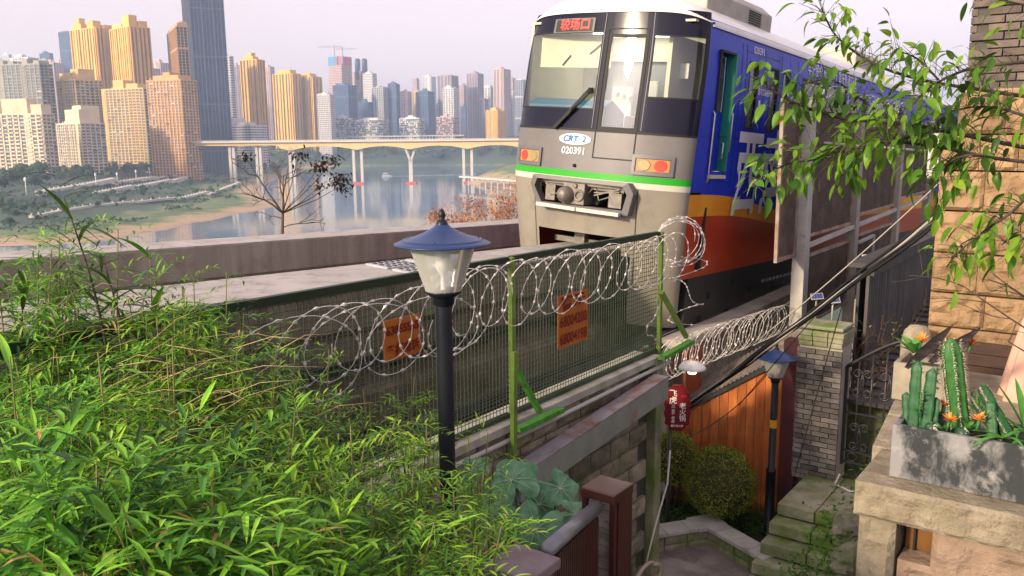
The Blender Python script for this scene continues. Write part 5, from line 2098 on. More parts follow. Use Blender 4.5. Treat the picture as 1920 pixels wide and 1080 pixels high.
for s in posts:
    mb = MB()
    mb.box(T(s, FD + .03, (fz(s) + FZB) / 2 - .06), (.042, .048, fz(s) - FZB + .14), (TN, UH, ZUP))
    part('post', mb, M_FGREEN if s > 3 else M_FDARK, fn)
for a, b in zip(posts[:-1], posts[1:]):
    mb = MB()
    mb.bar(T(a + .03, FD, fz(a) - .01), T(b - .03, FD, fz(b) - .01), .05, .055)
    part('top_rail', mb, M_FDARK, fn)
    mb = MB()
    mb.bar(T(a + .03, FD, FZB + .02), T(b - .03, FD, FZB + .02), .05, .04)
    part('bottom_rail', mb, M_WIRE, fn)
    mb = MB()
    n_ = int((b - a) / .047)
    for i in range(1, n_):
        s = a + (b - a) * i / n_
        mb.bar(T(s, FD, FZB + .03), T(s, FD, fz(s) - .03), .0050, .0050, UH)
    for i in range(1, 30):
        f_ = i / 30
        mb.bar(T(a + .02, FD + .004, FZB + (fz(a) - FZB) * f_), T(b - .02, FD + .004, FZB + (fz(b) - FZB) * f_), .0050, .0050)
    part('wire_mesh', mb, M_WIRE, fn, kind='stuff')
# braces: a second post, a strut and a foot plate in the fence plane
for (pp, q1, q2, f1, f2, second) in (((950, 0), (966, 690), (1012, 772), (972, 806), (1052, 768), True), ((1232, 0), (1240, 548), (1287, 632), (1240, 672), (1297, 640), False)):
    a, b = on_d(*q1, -4.12), on_d(*q2, -4.12)
    mb = MB()
    mb.bar(a, b, .045, .045, TN)
    part('brace_strut', mb, M_FGREEN if not second else M_BRIGHT, fn)
    a, b = on_d(*f1, -4.10), on_d(*f2, -4.10)
    mb = MB()
    mb.bar(a, b, .08, .045)
    part('brace_foot', mb, M_BRIGHT, fn)
    if second:
        a, b = on_d(964, 660, -4.08), on_d(963, 884, -4.08)
        mb = MB()
        mb.bar(a, b, .04, .05, UH)
        part('brace_post', mb, M_FGREEN, fn)
# warning plates
M_PLATE = mat('orange_plate', (0.42, 0.13, 0.015), 0.5, col2=(0.33, 0.095, 0.012), scale=5)
M_PRED = mat('plate_lettering', (0.16, 0.008, 0.006), 0.5)
for (s0, s1, z0, z1, lines, lab) in ((4.22, 4.60, -1.58, -1.28, ('63855555', '举报电话'), 'orange warning plate on the fence, half behind the wire coil left of the lamp'),
                                     (6.47, 7.0, -1.95, -1.45, ('警示', '68004200', '68004198'), 'orange warning plate with red numbers on the fence right of the lamp')):
    r = thing('warning_plate', lab, 'sign', T((s0 + s1) / 2, FD + .03, z0), 'warning plates')
    mb = MB()
    mb.box(T((s0 + s1) / 2, FD + .035, (z0 + z1) / 2), (.006, s1 - s0, z1 - z0), (TN, UH, ZUP))
    part('plate', mb, M_PLATE, r)
    n_ = len(lines)
    for k, tx in enumerate(lines):
        vs, fs = text_verts(tx, (z1 - z0) * .36, 0, 'CENTER', .0045)
        wmax = max(abs(v.x) for v in vs) * 2
        sc_ = min(1.2, (s1 - s0) * .9 / wmax)
        b = MB()
        cz = z1 - (z1 - z0) * (k + .55) / n_
        b.add([T((s0 + s1) / 2 + v.x * sc_, FD + .042, cz + v.y * .8) for v in vs], fs)
        part('lettering', b, M_PRED, r)


def razor(name, label, pts, parent=None, seed=0, barb=.10, rad=.0032, bl=.058, bw=.026):
    """pts: polyline of the wire; barbs are folded blades threaded on it"""
    rng = random.Random(seed)
    r = thing(name, label, 'razor wire', pts[0])
    mb = MB()
    mb.tube(pts, rad, 5)
    part('wire', mb, M_RAZOR, r)
    mb = MB()
    acc = 0
    for a, b in zip(pts[:-1], pts[1:]):
        d = b - a
        L_ = d.length
        if L_ < 1e-5:
            continue
        d = d / L_
        acc += L_
        if acc > barb:
            acc = 0
            w = d.orthogonal().normalized()
            w = Matrix.Rotation(rng.uniform(0, 6.28), 3, d) @ w
            q = d.cross(w)
            c = a
            mb.add([c - d * bl * .5, c + w * bw * .5, c + d * bl * .5, c - w * bw * .5, c + q * bw * .45, c - q * bw * .45],
                   [(0, 1, 4), (1, 2, 4), (2, 3, 4), (3, 0, 4), (1, 0, 5), (2, 1, 5), (3, 2, 5), (0, 3, 5)])
    part('barbs', mb, M_RAZOR, r, kind='stuff')
    return r


def coil(s0, s1, d, z, rad, turns, seed, wob=.12, zf=None, lean=.35):
    rng = random.Random(seed)
    ph = rng.uniform(0, 6)
    pts = []
    n_ = int(turns * 34)
    r1 = [rng.uniform(1 - wob, 1 + wob) for _ in range(int(turns) + 3)]
    so = [rng.uniform(-.10, .10) for _ in range(int(turns) + 3)]
    for i in range(n_ + 1):
        t = i / n_
        k = t * turns
        j = int(k)
        f = k - j
        rr_ = rad * (r1[j] * (1 - f) + r1[j + 1] * f)
        ds = so[j] * (1 - f) + so[j + 1] * f
        a = 2 * math.pi * k + ph
        s = s0 + (s1 - s0) * t + ds + lean * rad * math.sin(a)
        zz = z if zf is None else zf(s)
        pts.append(T(s, d + rr_ * .55 * math.sin(a + .6) + .02, zz + rr_ * math.cos(a)))
    return pts


razor('razor_coil', 'tangled razor wire coil along the near half of the fence, left of the lamp', coil(3.3, 5.0, -4.05, -1.27, .29, 7, 4, .22, lean=.6), seed=1)
razor('razor_coil', 'neat razor wire coil along the far half of the fence, right of the lamp', coil(5.0, 8.55, -4.10, -1.30, .28, 13, 9, .16, zf=lambda s: -1.24 - .02 * (s - 5)), seed=2)
# second strand left of the lamp, unravelled
razor('razor_coil', 'unravelled loose razor wire loops at the bamboo end of the fence', coil(2.6, 4.9, -3.98, -1.32, .29, 3.6, 21, .3, lean=1.0), seed=3)
# bunch at the end of the fence
pts = []
for i in range(170):
    a = i / 34 * 2 * math.pi
    rr_ = .255 + .03 * math.sin(i * .13)
    pts.append(T(8.75 + .22 * i / 170 + .17 * math.cos(a), -4.2 + .06 * math.sin(i * .2), -1.18 + rr_ * math.sin(a)) + TN * (.16 * math.cos(a)))
razor('razor_coil', 'bunched razor wire loops at the end post of the fence in front of the train', pts, seed=5)
pts = [T(8.85 + .25 * math.sin(i * .55) + .01 * i, -4.15 + .2 * math.sin(i * .37), -1.35 - .055 * i * .45) for i in range(42)]
razor('razor_coil', 'loose razor wire strand hanging below the end post of the fence', pts, seed=6)
pts = [T(8.30 + .14 * math.sin(a), FD + .08, -1.75 - .07 * a + .02 * math.cos(3 * a)) for a in np.linspace(0, 8, 60)]
razor('razor_coil', 'short razor wire strand dangling against the mesh near the end post', pts, seed=8)
razor('razor_coil', 'long razor wire coil running under the train beyond the fence', coil(9.0, 13.4, -4.45, -2.78, .27, 27, 14, .08, zf=lambda s: -2.66 - .052 * (s - 9.1)), seed=7, rad=.0045)
razor('razor_coil', 'razor wire coil on top of the mesh screens behind the leaves', coil(13.6, 19.5, -4.3, .5, .24, 16, 17, .15, zf=lambda s: .56 - .03 * (s - 13.6)), seed=10)

# ================================================================== lamps
M_LCAP = mat('lamp_cap_blue', (0.018, 0.045, 0.15), 0.32, col2=(0.015, 0.035, 0.11), scale=5, spec=.35)
M_LBLK = mat('lamp_post_black', (0.008, 0.010, 0.016), 0.38, col2=(0.012, 0.014, 0.02), scale=6)
M_LGLASS = glass_mat('lamp_shade_glass', (0.95, 0.96, 0.96), .03, .08, .38, (0.74, 0.75, 0.74))
M_BULB = mat('bulb_white', (0.85, 0.85, 0.83), .3)


def lamp_post(label, top, zbase, lean=V((0, 0, 0)), sticker=False):
    """top: point at the finial's tip"""
    r = thing('street_lamp', label, 'street lamp', V((top.x, top.y, zbase)), 'garden lamp posts')

    def P(z):
        return V((top.x, top.y, top.z - z))
    prof = lambda L_: [(a, -b) for a, b in L_]
    mb = MB()
    mb.lathe(prof([(.001, 0), (.011, .008), (.018, .025), (.019, .04), (.014, .055), (.022, .058), (.03, .075), (.033, .085)]), top, 18)
    part('finial', mb, M_LBLK, r)
    mb = MB()
    mb.lathe(prof([(.033, .082), (.05, .098), (.10, .125), (.15, .145), (.195, .160), (.235, .172), (.252, .180), (.252, .186), (.232, .184), (.20, .180), (.02, .165)]), top, 40)
    mb.lathe(prof([(.196, .158), (.205, .157), (.212, .164)]), top, 40)
    cap = part('cap', mb, M_LCAP, r)
    for k in range(3):
        mb = MB()
        a = k * 2.1 + .4
        mb.lathe([(.004, 0), (.004, .012), (.001, .014)], top + V((.20 * math.cos(a), .20 * math.sin(a), -.165)), 6)
        part('screw', mb, M_LBLK, cap)
    mb = MB()
    mb.lathe(prof([(.178, .182), (.174, .190), (.096, .420), (.094, .428)]), top, 36)
    part('glass_shade', mb, M_LGLASS, r)
    mb = MB()
    mb.lathe(prof([(.001, .212), (.02, .215), (.035, .226), (.040, .245), (.040, .300), (.036, .318), (.014, .345), (.014, .42), (.022, .425)]), top, 16)
    part('bulb', mb, M_BULB, r)
    mb = MB()
    mb.lathe(prof([(.001, .422), (.094, .424), (.096, .436), (.075, .455), (.056, .463), (.056, .50), (.050, .503), (.050, .506), (.0435, .508)]), top, 24)
    part('collar', mb, M_LBLK, r)
    mb = MB()
    H = top.z - zbase
    if sticker:
        mb.lathe(prof([(.0435, .506), (.0435, H - .88), (.064, H - .87), (.064, H - .85), (.058, H - .84), (.062, H - .01), (.085, H)]), top, 20)
    else:
        mb.lathe(prof([(.0435, .506), (.0435, H)]), top, 20)
    part('pole', mb, M_LBLK, r)
    if sticker:
        mb = MB()
        mb.lathe(prof([(.045, .985), (.045, 1.09)]), top, 20)
        part('sticker', mb, mat('sticker_yellow', (0.55, 0.30, 0.02), .5), r)
    return r


lamp_post('garden lamp post with a blue cap standing close among the bamboo', at_y(828, 391, 4.4), -3.3)
lamp_post('garden lamp post with a yellow sticker beside the timber wall', at_y(1457, 643, 10.25), -5.04, sticker=True)
# pendant lamp
c = at_y(1298, 684, 9.7)
r = thing('pendant_lamp', 'white pendant lamp with a lit bulb hanging over the red sign', 'lamp', c - V((0, 0, .2)))
mb = MB()
mb.lathe([(.012, .09), (.022, .085), (.022, .055)], c, 12)
part('holder', mb, mat('lamp_wood', (0.42, 0.22, 0.09), .5), r)
mb = MB()
mb.lathe([(.02, .05), (.06, .045), (.11, .02), (.15, -.015), (.165, -.045), (.160, -.047), (.10, -.02), (.05, -.015)], c, 28)
part('shade', mb, mat('enamel_white', (0.78, 0.78, 0.75), .25), r)
mb = MB()
mb.lathe([(.045, -.02), (.055, -.04), (.055, -.085), (.045, -.105), (.001, -.11)], c, 18)
part('bulb', mb, emit_mat('lit_bulb', (1.0, 0.97, 0.9), 2.2, (.8, .8, .8)), r)
mb = MB()
mb.tube([c + V((0, 0, .09)), c + V((.0, 0, .3)), c + V((-.02, -.03, .42))], .005, 5)
part('cord', mb, M_WCAB, r)

# ================================================================== red restaurant sign on its post
c = at_y(1270, 766, 10.15)
M_SIGN = mat('sign_red', (0.17, 0.010, 0.018), 0.35, coat=.3)
M_SIGNT = mat('sign_lettering', (0.78, 0.76, 0.74), 0.4)
sr = thing('restaurant_sign', 'dark red notched sign board with white lettering on a black post', 'sign', V((c.x - .08, c.y, -5.05)))
xx, nn_, zz = V((1, -.12, 0)).normalized(), V((-.12, -1, 0)).normalized(), ZUP
mb = MB()
ol = []
half = [(0.0, .30), (.055, .30), (.075, .265), (.10, .255), (.115, .215), (.155, .195), (.145, .13), (.165, .07), (.150, 0), (.165, -.07), (.145, -.13), (.150, -.20), (.105, -.225), (.09, -.265), (.05, -.29), (0, -.29)]
ol = half + [(-x, z) for x, z in half[::-1][1:-1]]
mb.prism([c + xx * x + zz * z for x, z in ol][::-1], -nn_ * .03)
part('board', mb, M_SIGN, sr)


def sign_text(body, size, x, z, m_=M_SIGNT):
    vs, fs = text_verts(body, size, 0, 'CENTER', .001)
    b = MB()
    b.add([c + xx * (x + v.x) + zz * (z + v.y) + nn_ * .006 for v in vs], fs)
    part('lettering', b, m_, sr)


for ch, x, z, sz in (('飞', -.055, .19, .10), ('虎', -.055, .10, .10), ('老', .065, .03, .085), ('火', .065, -.05, .085), ('锅', .065, -.13, .085), ('三', -.05, .025, .05), ('百', -.05, -.035, .045), ('年', -.05, -.08, .045), ('老', -.05, -.125, .045), ('店', -.05, -.17, .045)):
    sign_text(ch, sz, x, z)
sign_text('重庆老火锅', .03, .0, -.225)
sign_text('正宗', .035, .075, .16, mat('sign_seal', (0.5, 0.06, 0.05), .4))
mb = MB()
mb.tube([c + xx * -.08 + zz * -.2 + nn_ * -.045, V((c.x - .08, c.y + .05, -5.05))], .022, 8)
part('post', mb, M_IRON, sr)

# ================================================================== cables
M_CABK = mat('black_cable', (0.012, 0.012, 0.013), 0.5)
M_CABG = mat('grey_cable', (0.30, 0.28, 0.26), 0.5)
cA, cB = at_y(1262, 782, 10.7), at_y(1925, 272, 7.3)
rng = random.Random(31)
for i in range(9):
    offs = V((rng.uniform(-.05, .05), rng.uniform(-.05, .05), rng.uniform(-.055, .055)))
    offe = V((0, rng.uniform(-.04, .04), rng.uniform(-.10, .09)))
    sag = rng.uniform(.0, .07)
    pts = []
    for k in range(25):
        t = k / 24
        pts.append(cA.lerp(cB, t) + offs * (1 - t) + offe * t + V((0, 0, -sag * 4 * t * (1 - t))) + V((0, 0, .012 * math.sin(k * .9 + i))))
    mb = MB()
    mb.tube(pts, rng.choice([.009, .012, .015, .018]), 6)
    tag(part('overhead_cable', mb, M_CABG if i in (2, 5) else M_CABK, None), 'pale cable in the bundle slung from the timber wall to the stone house' if i in (2, 5) else 'black cable in the bundle slung from the timber wall to the stone house', 'cable', 'pale bundle cables' if i in (2, 5) else 'black bundle cables')
for (a, b, sag, lab, m_) in ((at_y(1398, 655, 9.6), at_y(1780, 325, 7.6), .05, 'taut pale cable just above the cable bundle', M_CABG), (at_y(1490, 890, 10.2), at_y(1600, 500, 9.2), -.02, 'thin black wire crossing the brick pillar', M_CABK),
                        (at_y(1385, 760, 10.0), at_y(1560, 555, 9.5), .0, 'thin black wire passing over the farther lamp', M_CABK), (T(7.9, -3.6, -3.1), at_y(1440, 700, 10.4), .10, 'sagging black cable along the timber wall top', M_CABK)):
    mb = MB()
    mb.tube([a.lerp(b, k / 14) + V((0, 0, -sag * 4 * (k / 14) * (1 - k / 14))) for k in range(15)], .008 if m_ is M_CABG else .006, 5)
    tag(part('overhead_cable', mb, m_, None), lab, 'cable')

# ================================================================== stone terrace wall and planters at the right
M_SAND = mat('sandstone_grey', (0.33, 0.285, 0.215), 0.9, col2=(0.21, 0.175, 0.125), scale=7, bump=1.0, bscale=22, rnd=.10, stain=(0.22, 0.20, 0.12), stscale=2.2, stlo=.54, bdist=.03)
M_SANDP = mat('sandstone_pink', (0.33, 0.24, 0.18), 0.9, col2=(0.23, 0.165, 0.12), scale=7, bump=.9, bscale=22, rnd=.10, bdist=.03)
M_SANDO = mat('sandstone_orange', (0.34, 0.225, 0.125), 0.9, col2=(0.23, 0.15, 0.08), scale=6, bump=1.0, bscale=18, rnd=.16, stain=(0.30, 0.20, 0.12), stscale=1.7, stlo=.55, bdist=.03)
tw = thing('terrace_wall', 'rough sandstone terrace wall with a coping and a small square niche at the lower right', 'wall', T(5.6, -.6, -3.4))
FS = 4.91
stones = [(-1.155, -.945, -3.3, -2.165, 0), (-.935, -.70, -2.62, -2.375, 1), (-.765, .40, -2.46, -2.165, 1), (-.69, .30, -2.80, -2.468, 0), (-.935, -.70, -3.1, -2.63, 0), (-.69, .5, -3.3, -2.81, 1), (.41, 1.4, -2.8, -2.165, 0)]
for k, (d0, d1, z0, z1, pk) in enumerate(stones):
    w, h = d1 - d0 - .008, z1 - z0 - .008
    nu_, nv_ = max(6, int(w / .03)), max(5, int(h / .03))
    me = rock_mesh('stone', w, h, .30, .042, k + 40, M_SANDP if pk else M_SAND, min(nu_, 34), min(nv_, 26), 9.0)
    inst('stone', me, frame(T(FS + .32, d0, z0), TN, -UH, ZUP), tw)
for k, (d0, d1) in enumerate(((-1.18, -.305), (-.30, .62), (.625, 1.5))):
    w = d1 - d0 - .008
    me = rock_mesh('coping_stone', w, .205, .62, .022, k + 60, M_SAND, 34, 9, 14.0)
    inst('coping_stone', me, frame(T(FS + .60, d0, -2.158), TN, -UH, ZUP), tw)
for k, (s0, s1) in enumerate(((5.53, 6.25), (6.26, 7.0), (7.01, 7.8))):
    mb = MB()
    dl_ = -1.18 - .105 * (s0 - 4.91) - .0
    dl2 = -1.18 - .105 * (s1 - 4.91)
    mb.prism([T(s0, dl_, -2.16), T(s0, 1.2, -2.16), T(s1, 1.2, -2.16), T(s1, dl2, -2.16)], (0, 0, .208))
    part('coping_slab', mb, M_SAND, tw, bevel=.012)
mb = MB()
mb.prism([T(FS + .34, -1.10, -5.0), T(FS + .34, 1.4, -5.0), T(7.8, 1.4, -5.0), T(7.8, -1.40, -5.0)], (0, 0, 2.83))
part('wall_core', mb, M_MORTAR, tw)
mb = MB()
mb.box(T(FS + .20, -.85, -2.275), (.16, .02, .20), (TN, UH, ZUP))
mb.box(T(FS + .18, -.88, -2.275), (.012, .03, .20), (TN, UH, ZUP), 1)
part('niche_panel', mb, [mat('niche_wood', (0.16, 0.07, 0.018), .45, col2=(0.10, 0.045, 0.012), scale=7), M_GASK], tw)

M_PLANT = mat('planter_concrete', (0.22, 0.22, 0.23), 0.8, col2=(0.03, 0.036, 0.04), scale=4.5, detail=12, mixlo=.44, mixhi=.56, bump=.25, bscale=25, stain=(0.34, 0.33, 0.32), stscale=6, stlo=.54, sthi=.72, stretch=(1, 1, .55))
M_PLANT2 = mat('planter_concrete_warm', (0.33, 0.29, 0.23), 0.85, col2=(0.22, 0.19, 0.16), scale=4, bump=.25, bscale=25)


def planter(label, s0, s1, d0, d1, z0, z1, m_, th=.035):
    r = thing('planter_box', label, 'planter', T((s0 + s1) / 2, (d0 + d1) / 2, z0), 'concrete planter boxes')
    for nm, a, b, c, e_ in (('front_wall', s0, s0 + th, d0, d1), ('back_wall', s1 - th, s1, d0, d1), ('side_wall', s0 + th, s1 - th, d0, d0 + th), ('side_wall', s0 + th, s1 - th, d1 - th, d1)):
        mb = MB()
        mb.box(T((a + b) / 2, (c + e_) / 2, (z0 + z1) / 2), (e_ - c, b - a, z1 - z0), (TN, UH, ZUP))
        part(nm, mb, m_, r, bevel=.004)
    mb = MB()
    mb.grid([[T(s0 + th + (s1 - s0 - 2 * th) * i / 8, d0 + th + (d1 - d0 - 2 * th) * j / 14, z1 - .07 + .02 * mnoise.noise(V((i, j, 0)))) for j in range(15)] for i in range(9)])
    part('soil', mb, M_SOIL, r)
    return r


planter('long dark stained concrete planter full of cacti on the terrace wall', 5.05, 5.46, -1.035, .55, -1.948, -1.635, M_PLANT)
planter('small pale concrete planter behind the long one', 6.62, 7.05, -1.38, -1.0, -1.948, -1.665, M_PLANT2)

# ---- cacti and succulents, each a plant of its own
M_CACT = mat('cactus_green', (0.022, 0.095, 0.022), 0.5, col2=(0.045, 0.16, 0.04), scale=25, rnd=.1)
M_CACTD = mat('cactus_dark_green', (0.012, 0.065, 0.03), 0.5, col2=(0.03, 0.11, 0.04), scale=25)
M_SPINE = mat('cactus_spines', (0.62, 0.56, 0.42), 0.6)
M_AGAVE = leaf_mat('agave_green', [(0.03, 0.14, 0.03), (0.08, 0.26, 0.05), (0.14, 0.36, 0.08)], .4, .2, 6)
M_DRYD = mat('dark_agave_blade', (0.018, 0.014, 0.018), 0.5, col2=(0.06, 0.05, 0.055), scale=20, stretch=(1, 1, 3))
M_ORANGE = mat('orange_petal', (0.75, 0.17, 0.02), 0.5, col2=(0.85, 0.35, 0.06), scale=30)
M_REDFL = mat('red_petal', (0.48, 0.06, 0.015), 0.5, col2=(0.62, 0.16, 0.03), scale=30)
M_STRIPE = mat('striped_cactus', (0.02, 0.06, 0.03), 0.45, col2=(0.62, 0.64, 0.58), scale=26, mixlo=.5, mixhi=.56)


def column_cactus(name, label, p0, p1, r, ribs=6, m_=M_CACT, spines=True, seed=0):
    rt = thing(name, label, 'cactus', p0)
    rng = random.Random(seed)
    ax = (p1 - p0)
    L_ = ax.length
    ax.normalize()
    a = ax.orthogonal().normalized()
    b = ax.cross(a)
    n_ = ribs * 4
    rows = []
    K_ = 14
    for i in range(K_ + 1):
        t = i / K_
        rr_ = r * (1.0 if t < .85 else math.sqrt(max(0.02, 1 - ((t - .85) / .15) ** 2)))
        rr_ *= (.92 + .12 * mnoise.noise(V((t * 6, seed, 0)))) if spines else (1.25 + .10 * math.sin(t * 22))
        rows.append([p0 + ax * (L_ * t) + (a * math.cos(2 * math.pi * j / n_) + b * math.sin(2 * math.pi * j / n_)) * rr_ * (1.0 if j % 4 == 0 else ((.86 if j % 2 else .74) if spines else (.66 if j % 2 else .42))) for j in range(n_ + 1)])
    mb = MB()
    mb.grid(rows)
    part('stem', mb, m_, rt)
    if spines:
        mb = MB()
        for i in range(34):
            t = (i + .5) / 35
            for j in range(ribs):
                w = 2 * math.pi * j / ribs
                d = a * math.cos(w) + b * math.sin(w)
                c = p0 + ax * (L_ * t) + d * r * (1.0 if t < .85 else .8)
                for q in range(7):
                    v = (d * .7 + ax * rng.uniform(-.6, .6) + ax.cross(d) * rng.uniform(-.7, .7)).normalized()
                    s_ = ax.cross(v).normalized() * .0022
                    tip = c + v * rng.uniform(.012, .030)
                    mb.add([c - s_, c + s_, tip], [(0, 1, 2)])
        part('spines', mb, M_SPINE, rt, kind='stuff')
    return rt


def at_s(px, py, s):
    return on_s(px, py, s)


column_cactus('column_cactus', 'tallest spiny column cactus in the long planter', at_s(1800, 800, 5.3), at_s(1782, 634, 5.3), .062, 7, seed=1)
for k, (a, b, r_, lab) in enumerate((((1712, 806), (1722, 678), .030, 'left smooth upright green stem at the near corner of the long planter'), ((1737, 806), (1750, 690), .030, 'smooth green stem beside the tall spiny cactus'), ((1722, 812), (1716, 730), .028, 'short smooth green stem in front at the near corner of the long planter'), ((1748, 812), (1756, 745), .026, 'low smooth green stem in front of the tall spiny cactus'), ((1704, 810), (1700, 735), .024, 'leftmost smooth green stem by the planter corner'), ((1862, 818), (1858, 752), .026, 'smooth green stem between the leaning cactus stems'))):
    column_cactus('smooth_cactus', lab, at_s(*a, 5.2), at_s(*b, 5.24), r_, 3, M_CACTD, False, 3 + k)
for k, (a, b, lab) in enumerate((((1895, 822), (1838, 722), 'upper leaning dark green cactus stem in the long planter'), ((1880, 825), (1822, 742), 'lower leaning dark green cactus stem in the long planter'))):
    column_cactus('leaning_cactus', lab, at_s(*a, 5.22 + .06 * k), at_s(*b, 5.3 + .06 * k), .036, 4, M_CACTD, True, 8 + k)


def blade_rows(p, d, up, L_, W_, droop=.3, n=7, cup=.25):
    d = d.normalized()
    side = d.cross(up)
    if side.length < 1e-3:
        side = d.orthogonal()
    side.normalize()
    nrm = side.cross(d)
    rows = []
    for i in range(n + 1):
        t = i / n
        c = p + d * (L_ * t) - V((0, 0, 1)) * (droop * L_ * t * t)
        w = W_ * .5 * (math.sin(math.pi * min(1, (t * .92 + .10))) ** .8 if t < 1 else 0.02)
        rows.append([c - side * w + nrm * w * cup, c - nrm * w * cup * .4, c + side * w + nrm * w * cup])
    return rows


def rosette(name, label, c, n_, L_, W_, m_, seed, tilt=(.2, 1.1), droop=.25):
    rng = random.Random(seed)
    r = thing(name, label, 'succulent', c)
    for k in range(n_):
        a = k * 2.4 + rng.uniform(-.2, .2)
        e_ = rng.uniform(*tilt)
        d = V((math.cos(a) * math.cos(e_), math.sin(a) * math.cos(e_), math.sin(e_)))
        mb = MB()
        mb.grid(blade_rows(c, d, ZUP, L_ * rng.uniform(.75, 1.1), W_, droop))
        part('leaf', mb, m_, r)
    return r


rosette('agave', 'bright green agave rosette in the small planter', at_s(1712, 662, 6.75), 12, .22, .05, M_AGAVE, 3)
rosette('agave', 'tall green agave at the right edge of the long planter', at_s(1925, 815, 5.25), 9, .36, .05, M_AGAVE, 5, (.5, 1.3), .15)
rosette('agave', 'small bright rosette at the front left of the long planter', at_s(1765, 806, 5.13), 9, .08, .022, M_AGAVE, 11, (.2, 1.2))
rosette('agave', 'small pale rosette between the orange flowers', at_s(1815, 808, 5.2), 10, .09, .022, M_AGAVE, 12, (.2, 1.2))
rosette('aloe', 'upright thin leaved aloe behind the orange flowers', at_s(1835, 790, 5.36), 14, .20, .016, M_AGAVE, 13, (.7, 1.4), .1)
rosette('aloe', 'low arching grey-green aloe spilling over the long planter front', at_s(1880, 822, 5.12), 7, .24, .028, M_AGAVE, 6, (.1, .7), .5)
for k, (a, b, lab) in enumerate((((1699, 690), (1789, 604), 'left dark dried agave blade between the planters'), ((1743, 680), (1842, 610), 'right dark dried agave blade between the planters'))):
    p, q = at_s(*a, 6.35), at_s(*b, 6.15)
    mb = MB()
    mb.grid(blade_rows(p, q - p, V((0, -1, .4)), (q - p).length, .075, .02, 9, .3))
    tag(part('dried_blade', mb, M_DRYD, None), lab, 'dried leaf')


def flower(label, c, r_, m_, seed, n_=16):
    rng = random.Random(seed)
    r = thing('succulent_flower', label, 'flower', c)
    mb = MB()
    mb.tube([c - V((.01, 0, .06)), c], [.008, .012], 6)
    part('stalk', mb, M_CACT, r)
    for k in range(n_):
        a = k * 2.39996
        e_ = rng.uniform(.0, 1.1)
        d = V((math.cos(a) * math.cos(e_), math.sin(a) * math.cos(e_), math.sin(e_)))
        mb = MB()
        mb.grid(blade_rows(c, d, ZUP, r_ * rng.uniform(.8, 1.1), r_ * .26, -.1, 4))
        part('petal', mb, m_, r)


flower('orange spiky flower left of centre in the long planter', at_s(1780, 788, 5.14), .052, M_ORANGE, 1)
flower('orange spiky flower right of centre in the long planter', at_s(1836, 788, 5.14), .052, M_ORANGE, 2)
flower('red spiky flower behind the orange ones in the long planter', at_s(1770, 762, 5.28), .05, M_REDFL, 3)
flower('orange flower on the agave of the small planter', at_s(1727, 640, 6.7), .07, M_ORANGE, 4)
flower('rusty red flower hanging beside the dried blades', at_s(1820, 646, 6.3), .06, M_REDFL, 5)
for k, (px, py, lab) in enumerate(((1748, 803, 'left round striped cactus at the front of the long planter'), (1805, 812, 'right round white flecked cactus at the front of the long planter'))):
    c = at_s(px, py, 5.14)
    r = thing('ball_cactus', lab, 'cactus', c)
    n_ = 24
    mb = MB()
    mb.grid([[c + V((math.cos(2 * math.pi * j / n_) * math.sin(t) * .042 * (1 if j % 2 else .86), math.sin(2 * math.pi * j / n_) * math.sin(t) * .042 * (1 if j % 2 else .86), .036 * math.cos(t))) for j in range(n_ + 1)] for t in np.linspace(0.03, 2.4, 10)])
    part('stem', mb, M_STRIPE, r)
rng = random.Random(77)
for k, (px, py, s, lab) in enumerate(((1722, 690, 5.3, 'bright green leafy sprig behind the left smooth stems'), (1726, 745, 5.16, 'bright green leafy sprig in front of the left smooth stems'), (1755, 700, 5.3, 'bright green leafy sprig left of the tall spiny cactus'), (1845, 730, 5.4, 'pale green leafy sprig behind the leaning stems'), (1820, 745, 5.42, 'feathery green sprig right of the tall spiny cactus'), (1905, 818, 5.1, 'low bright green sprig at the right of the long planter'))):
    c = at_s(px, py, s)
    r = thing('succulent_sprig', lab, 'succulent', c - V((0, 0, .12)))
    mb = MB()
    mb.tube([c - V((0, 0, .12)), c + V((.005, 0, .03))], .005, 5)
    part('stem', mb, M_CACT, r)
    for q in range(26):
        a = rng.uniform(0, 6.28)
        p = c + V((rng.uniform(-.015, .015), rng.uniform(-.015, .015), rng.uniform(-.09, .04)))
        mb = MB()
        mb.grid(blade_rows(p, V((math.cos(a), math.sin(a), rng.uniform(-.1, .6))), ZUP, rng.uniform(.028, .042), .013, .2, 3))
        part('leaf', mb, M_AGAVE, r)

# ================================================================== the stone house
hs_ = thing('stone_house', 'orange sandstone house corner with a dark brick upper wall at the right edge', 'house', T(8.8, 0, -3))
HS = 8.3
rr = random.Random(8)
z = -2.5
row = 0
HT = [(-2.5, .42), (-2.07, .36), (-1.70, .30), (-1.39, .35), (-1.03, .36), (-.66, .34), (-.31, .30), (0.0, .36)]
for j, (z, h) in enumerate(HT):
    left = -1.47 if z < -.05 else -1.36
    d = left
    first = True
    while d < 1.6:
        w = rr.uniform(.26, .46)
        if j % 2 and first:
            w = .36
        first = False
        d1 = min(d + w, 1.7)
        ww_, hh_ = d1 - d - .005, h - .005
        me = rock_mesh('stone', ww_, hh_, .22, .040, j * 13 + int(d * 10) + 100, M_SANDO, max(6, int(ww_ / .025)), max(5, int(hh_ / .028)), 13.0)
        inst('stone', me, frame(T(HS + .25, d, z), TN, -UH, ZUP), hs_)
        d = d1
mb = MB()
mb.box(T(HS + .75, .13, -1.2), (3.12, 1.0, 2.3), (TN, UH, ZUP))
mb.box(T(HS + .75, .20, .16), (3.0, 1.0, .44), (TN, UH, ZUP))
part('wall_core', mb, mat('house_mortar', (0.30, 0.22, 0.14), .95), hs_)
mb = MB()
mb.box(T(HS + .8, .20, 1.7), (3.06, .9, 2.6), (TN, UH, ZUP))
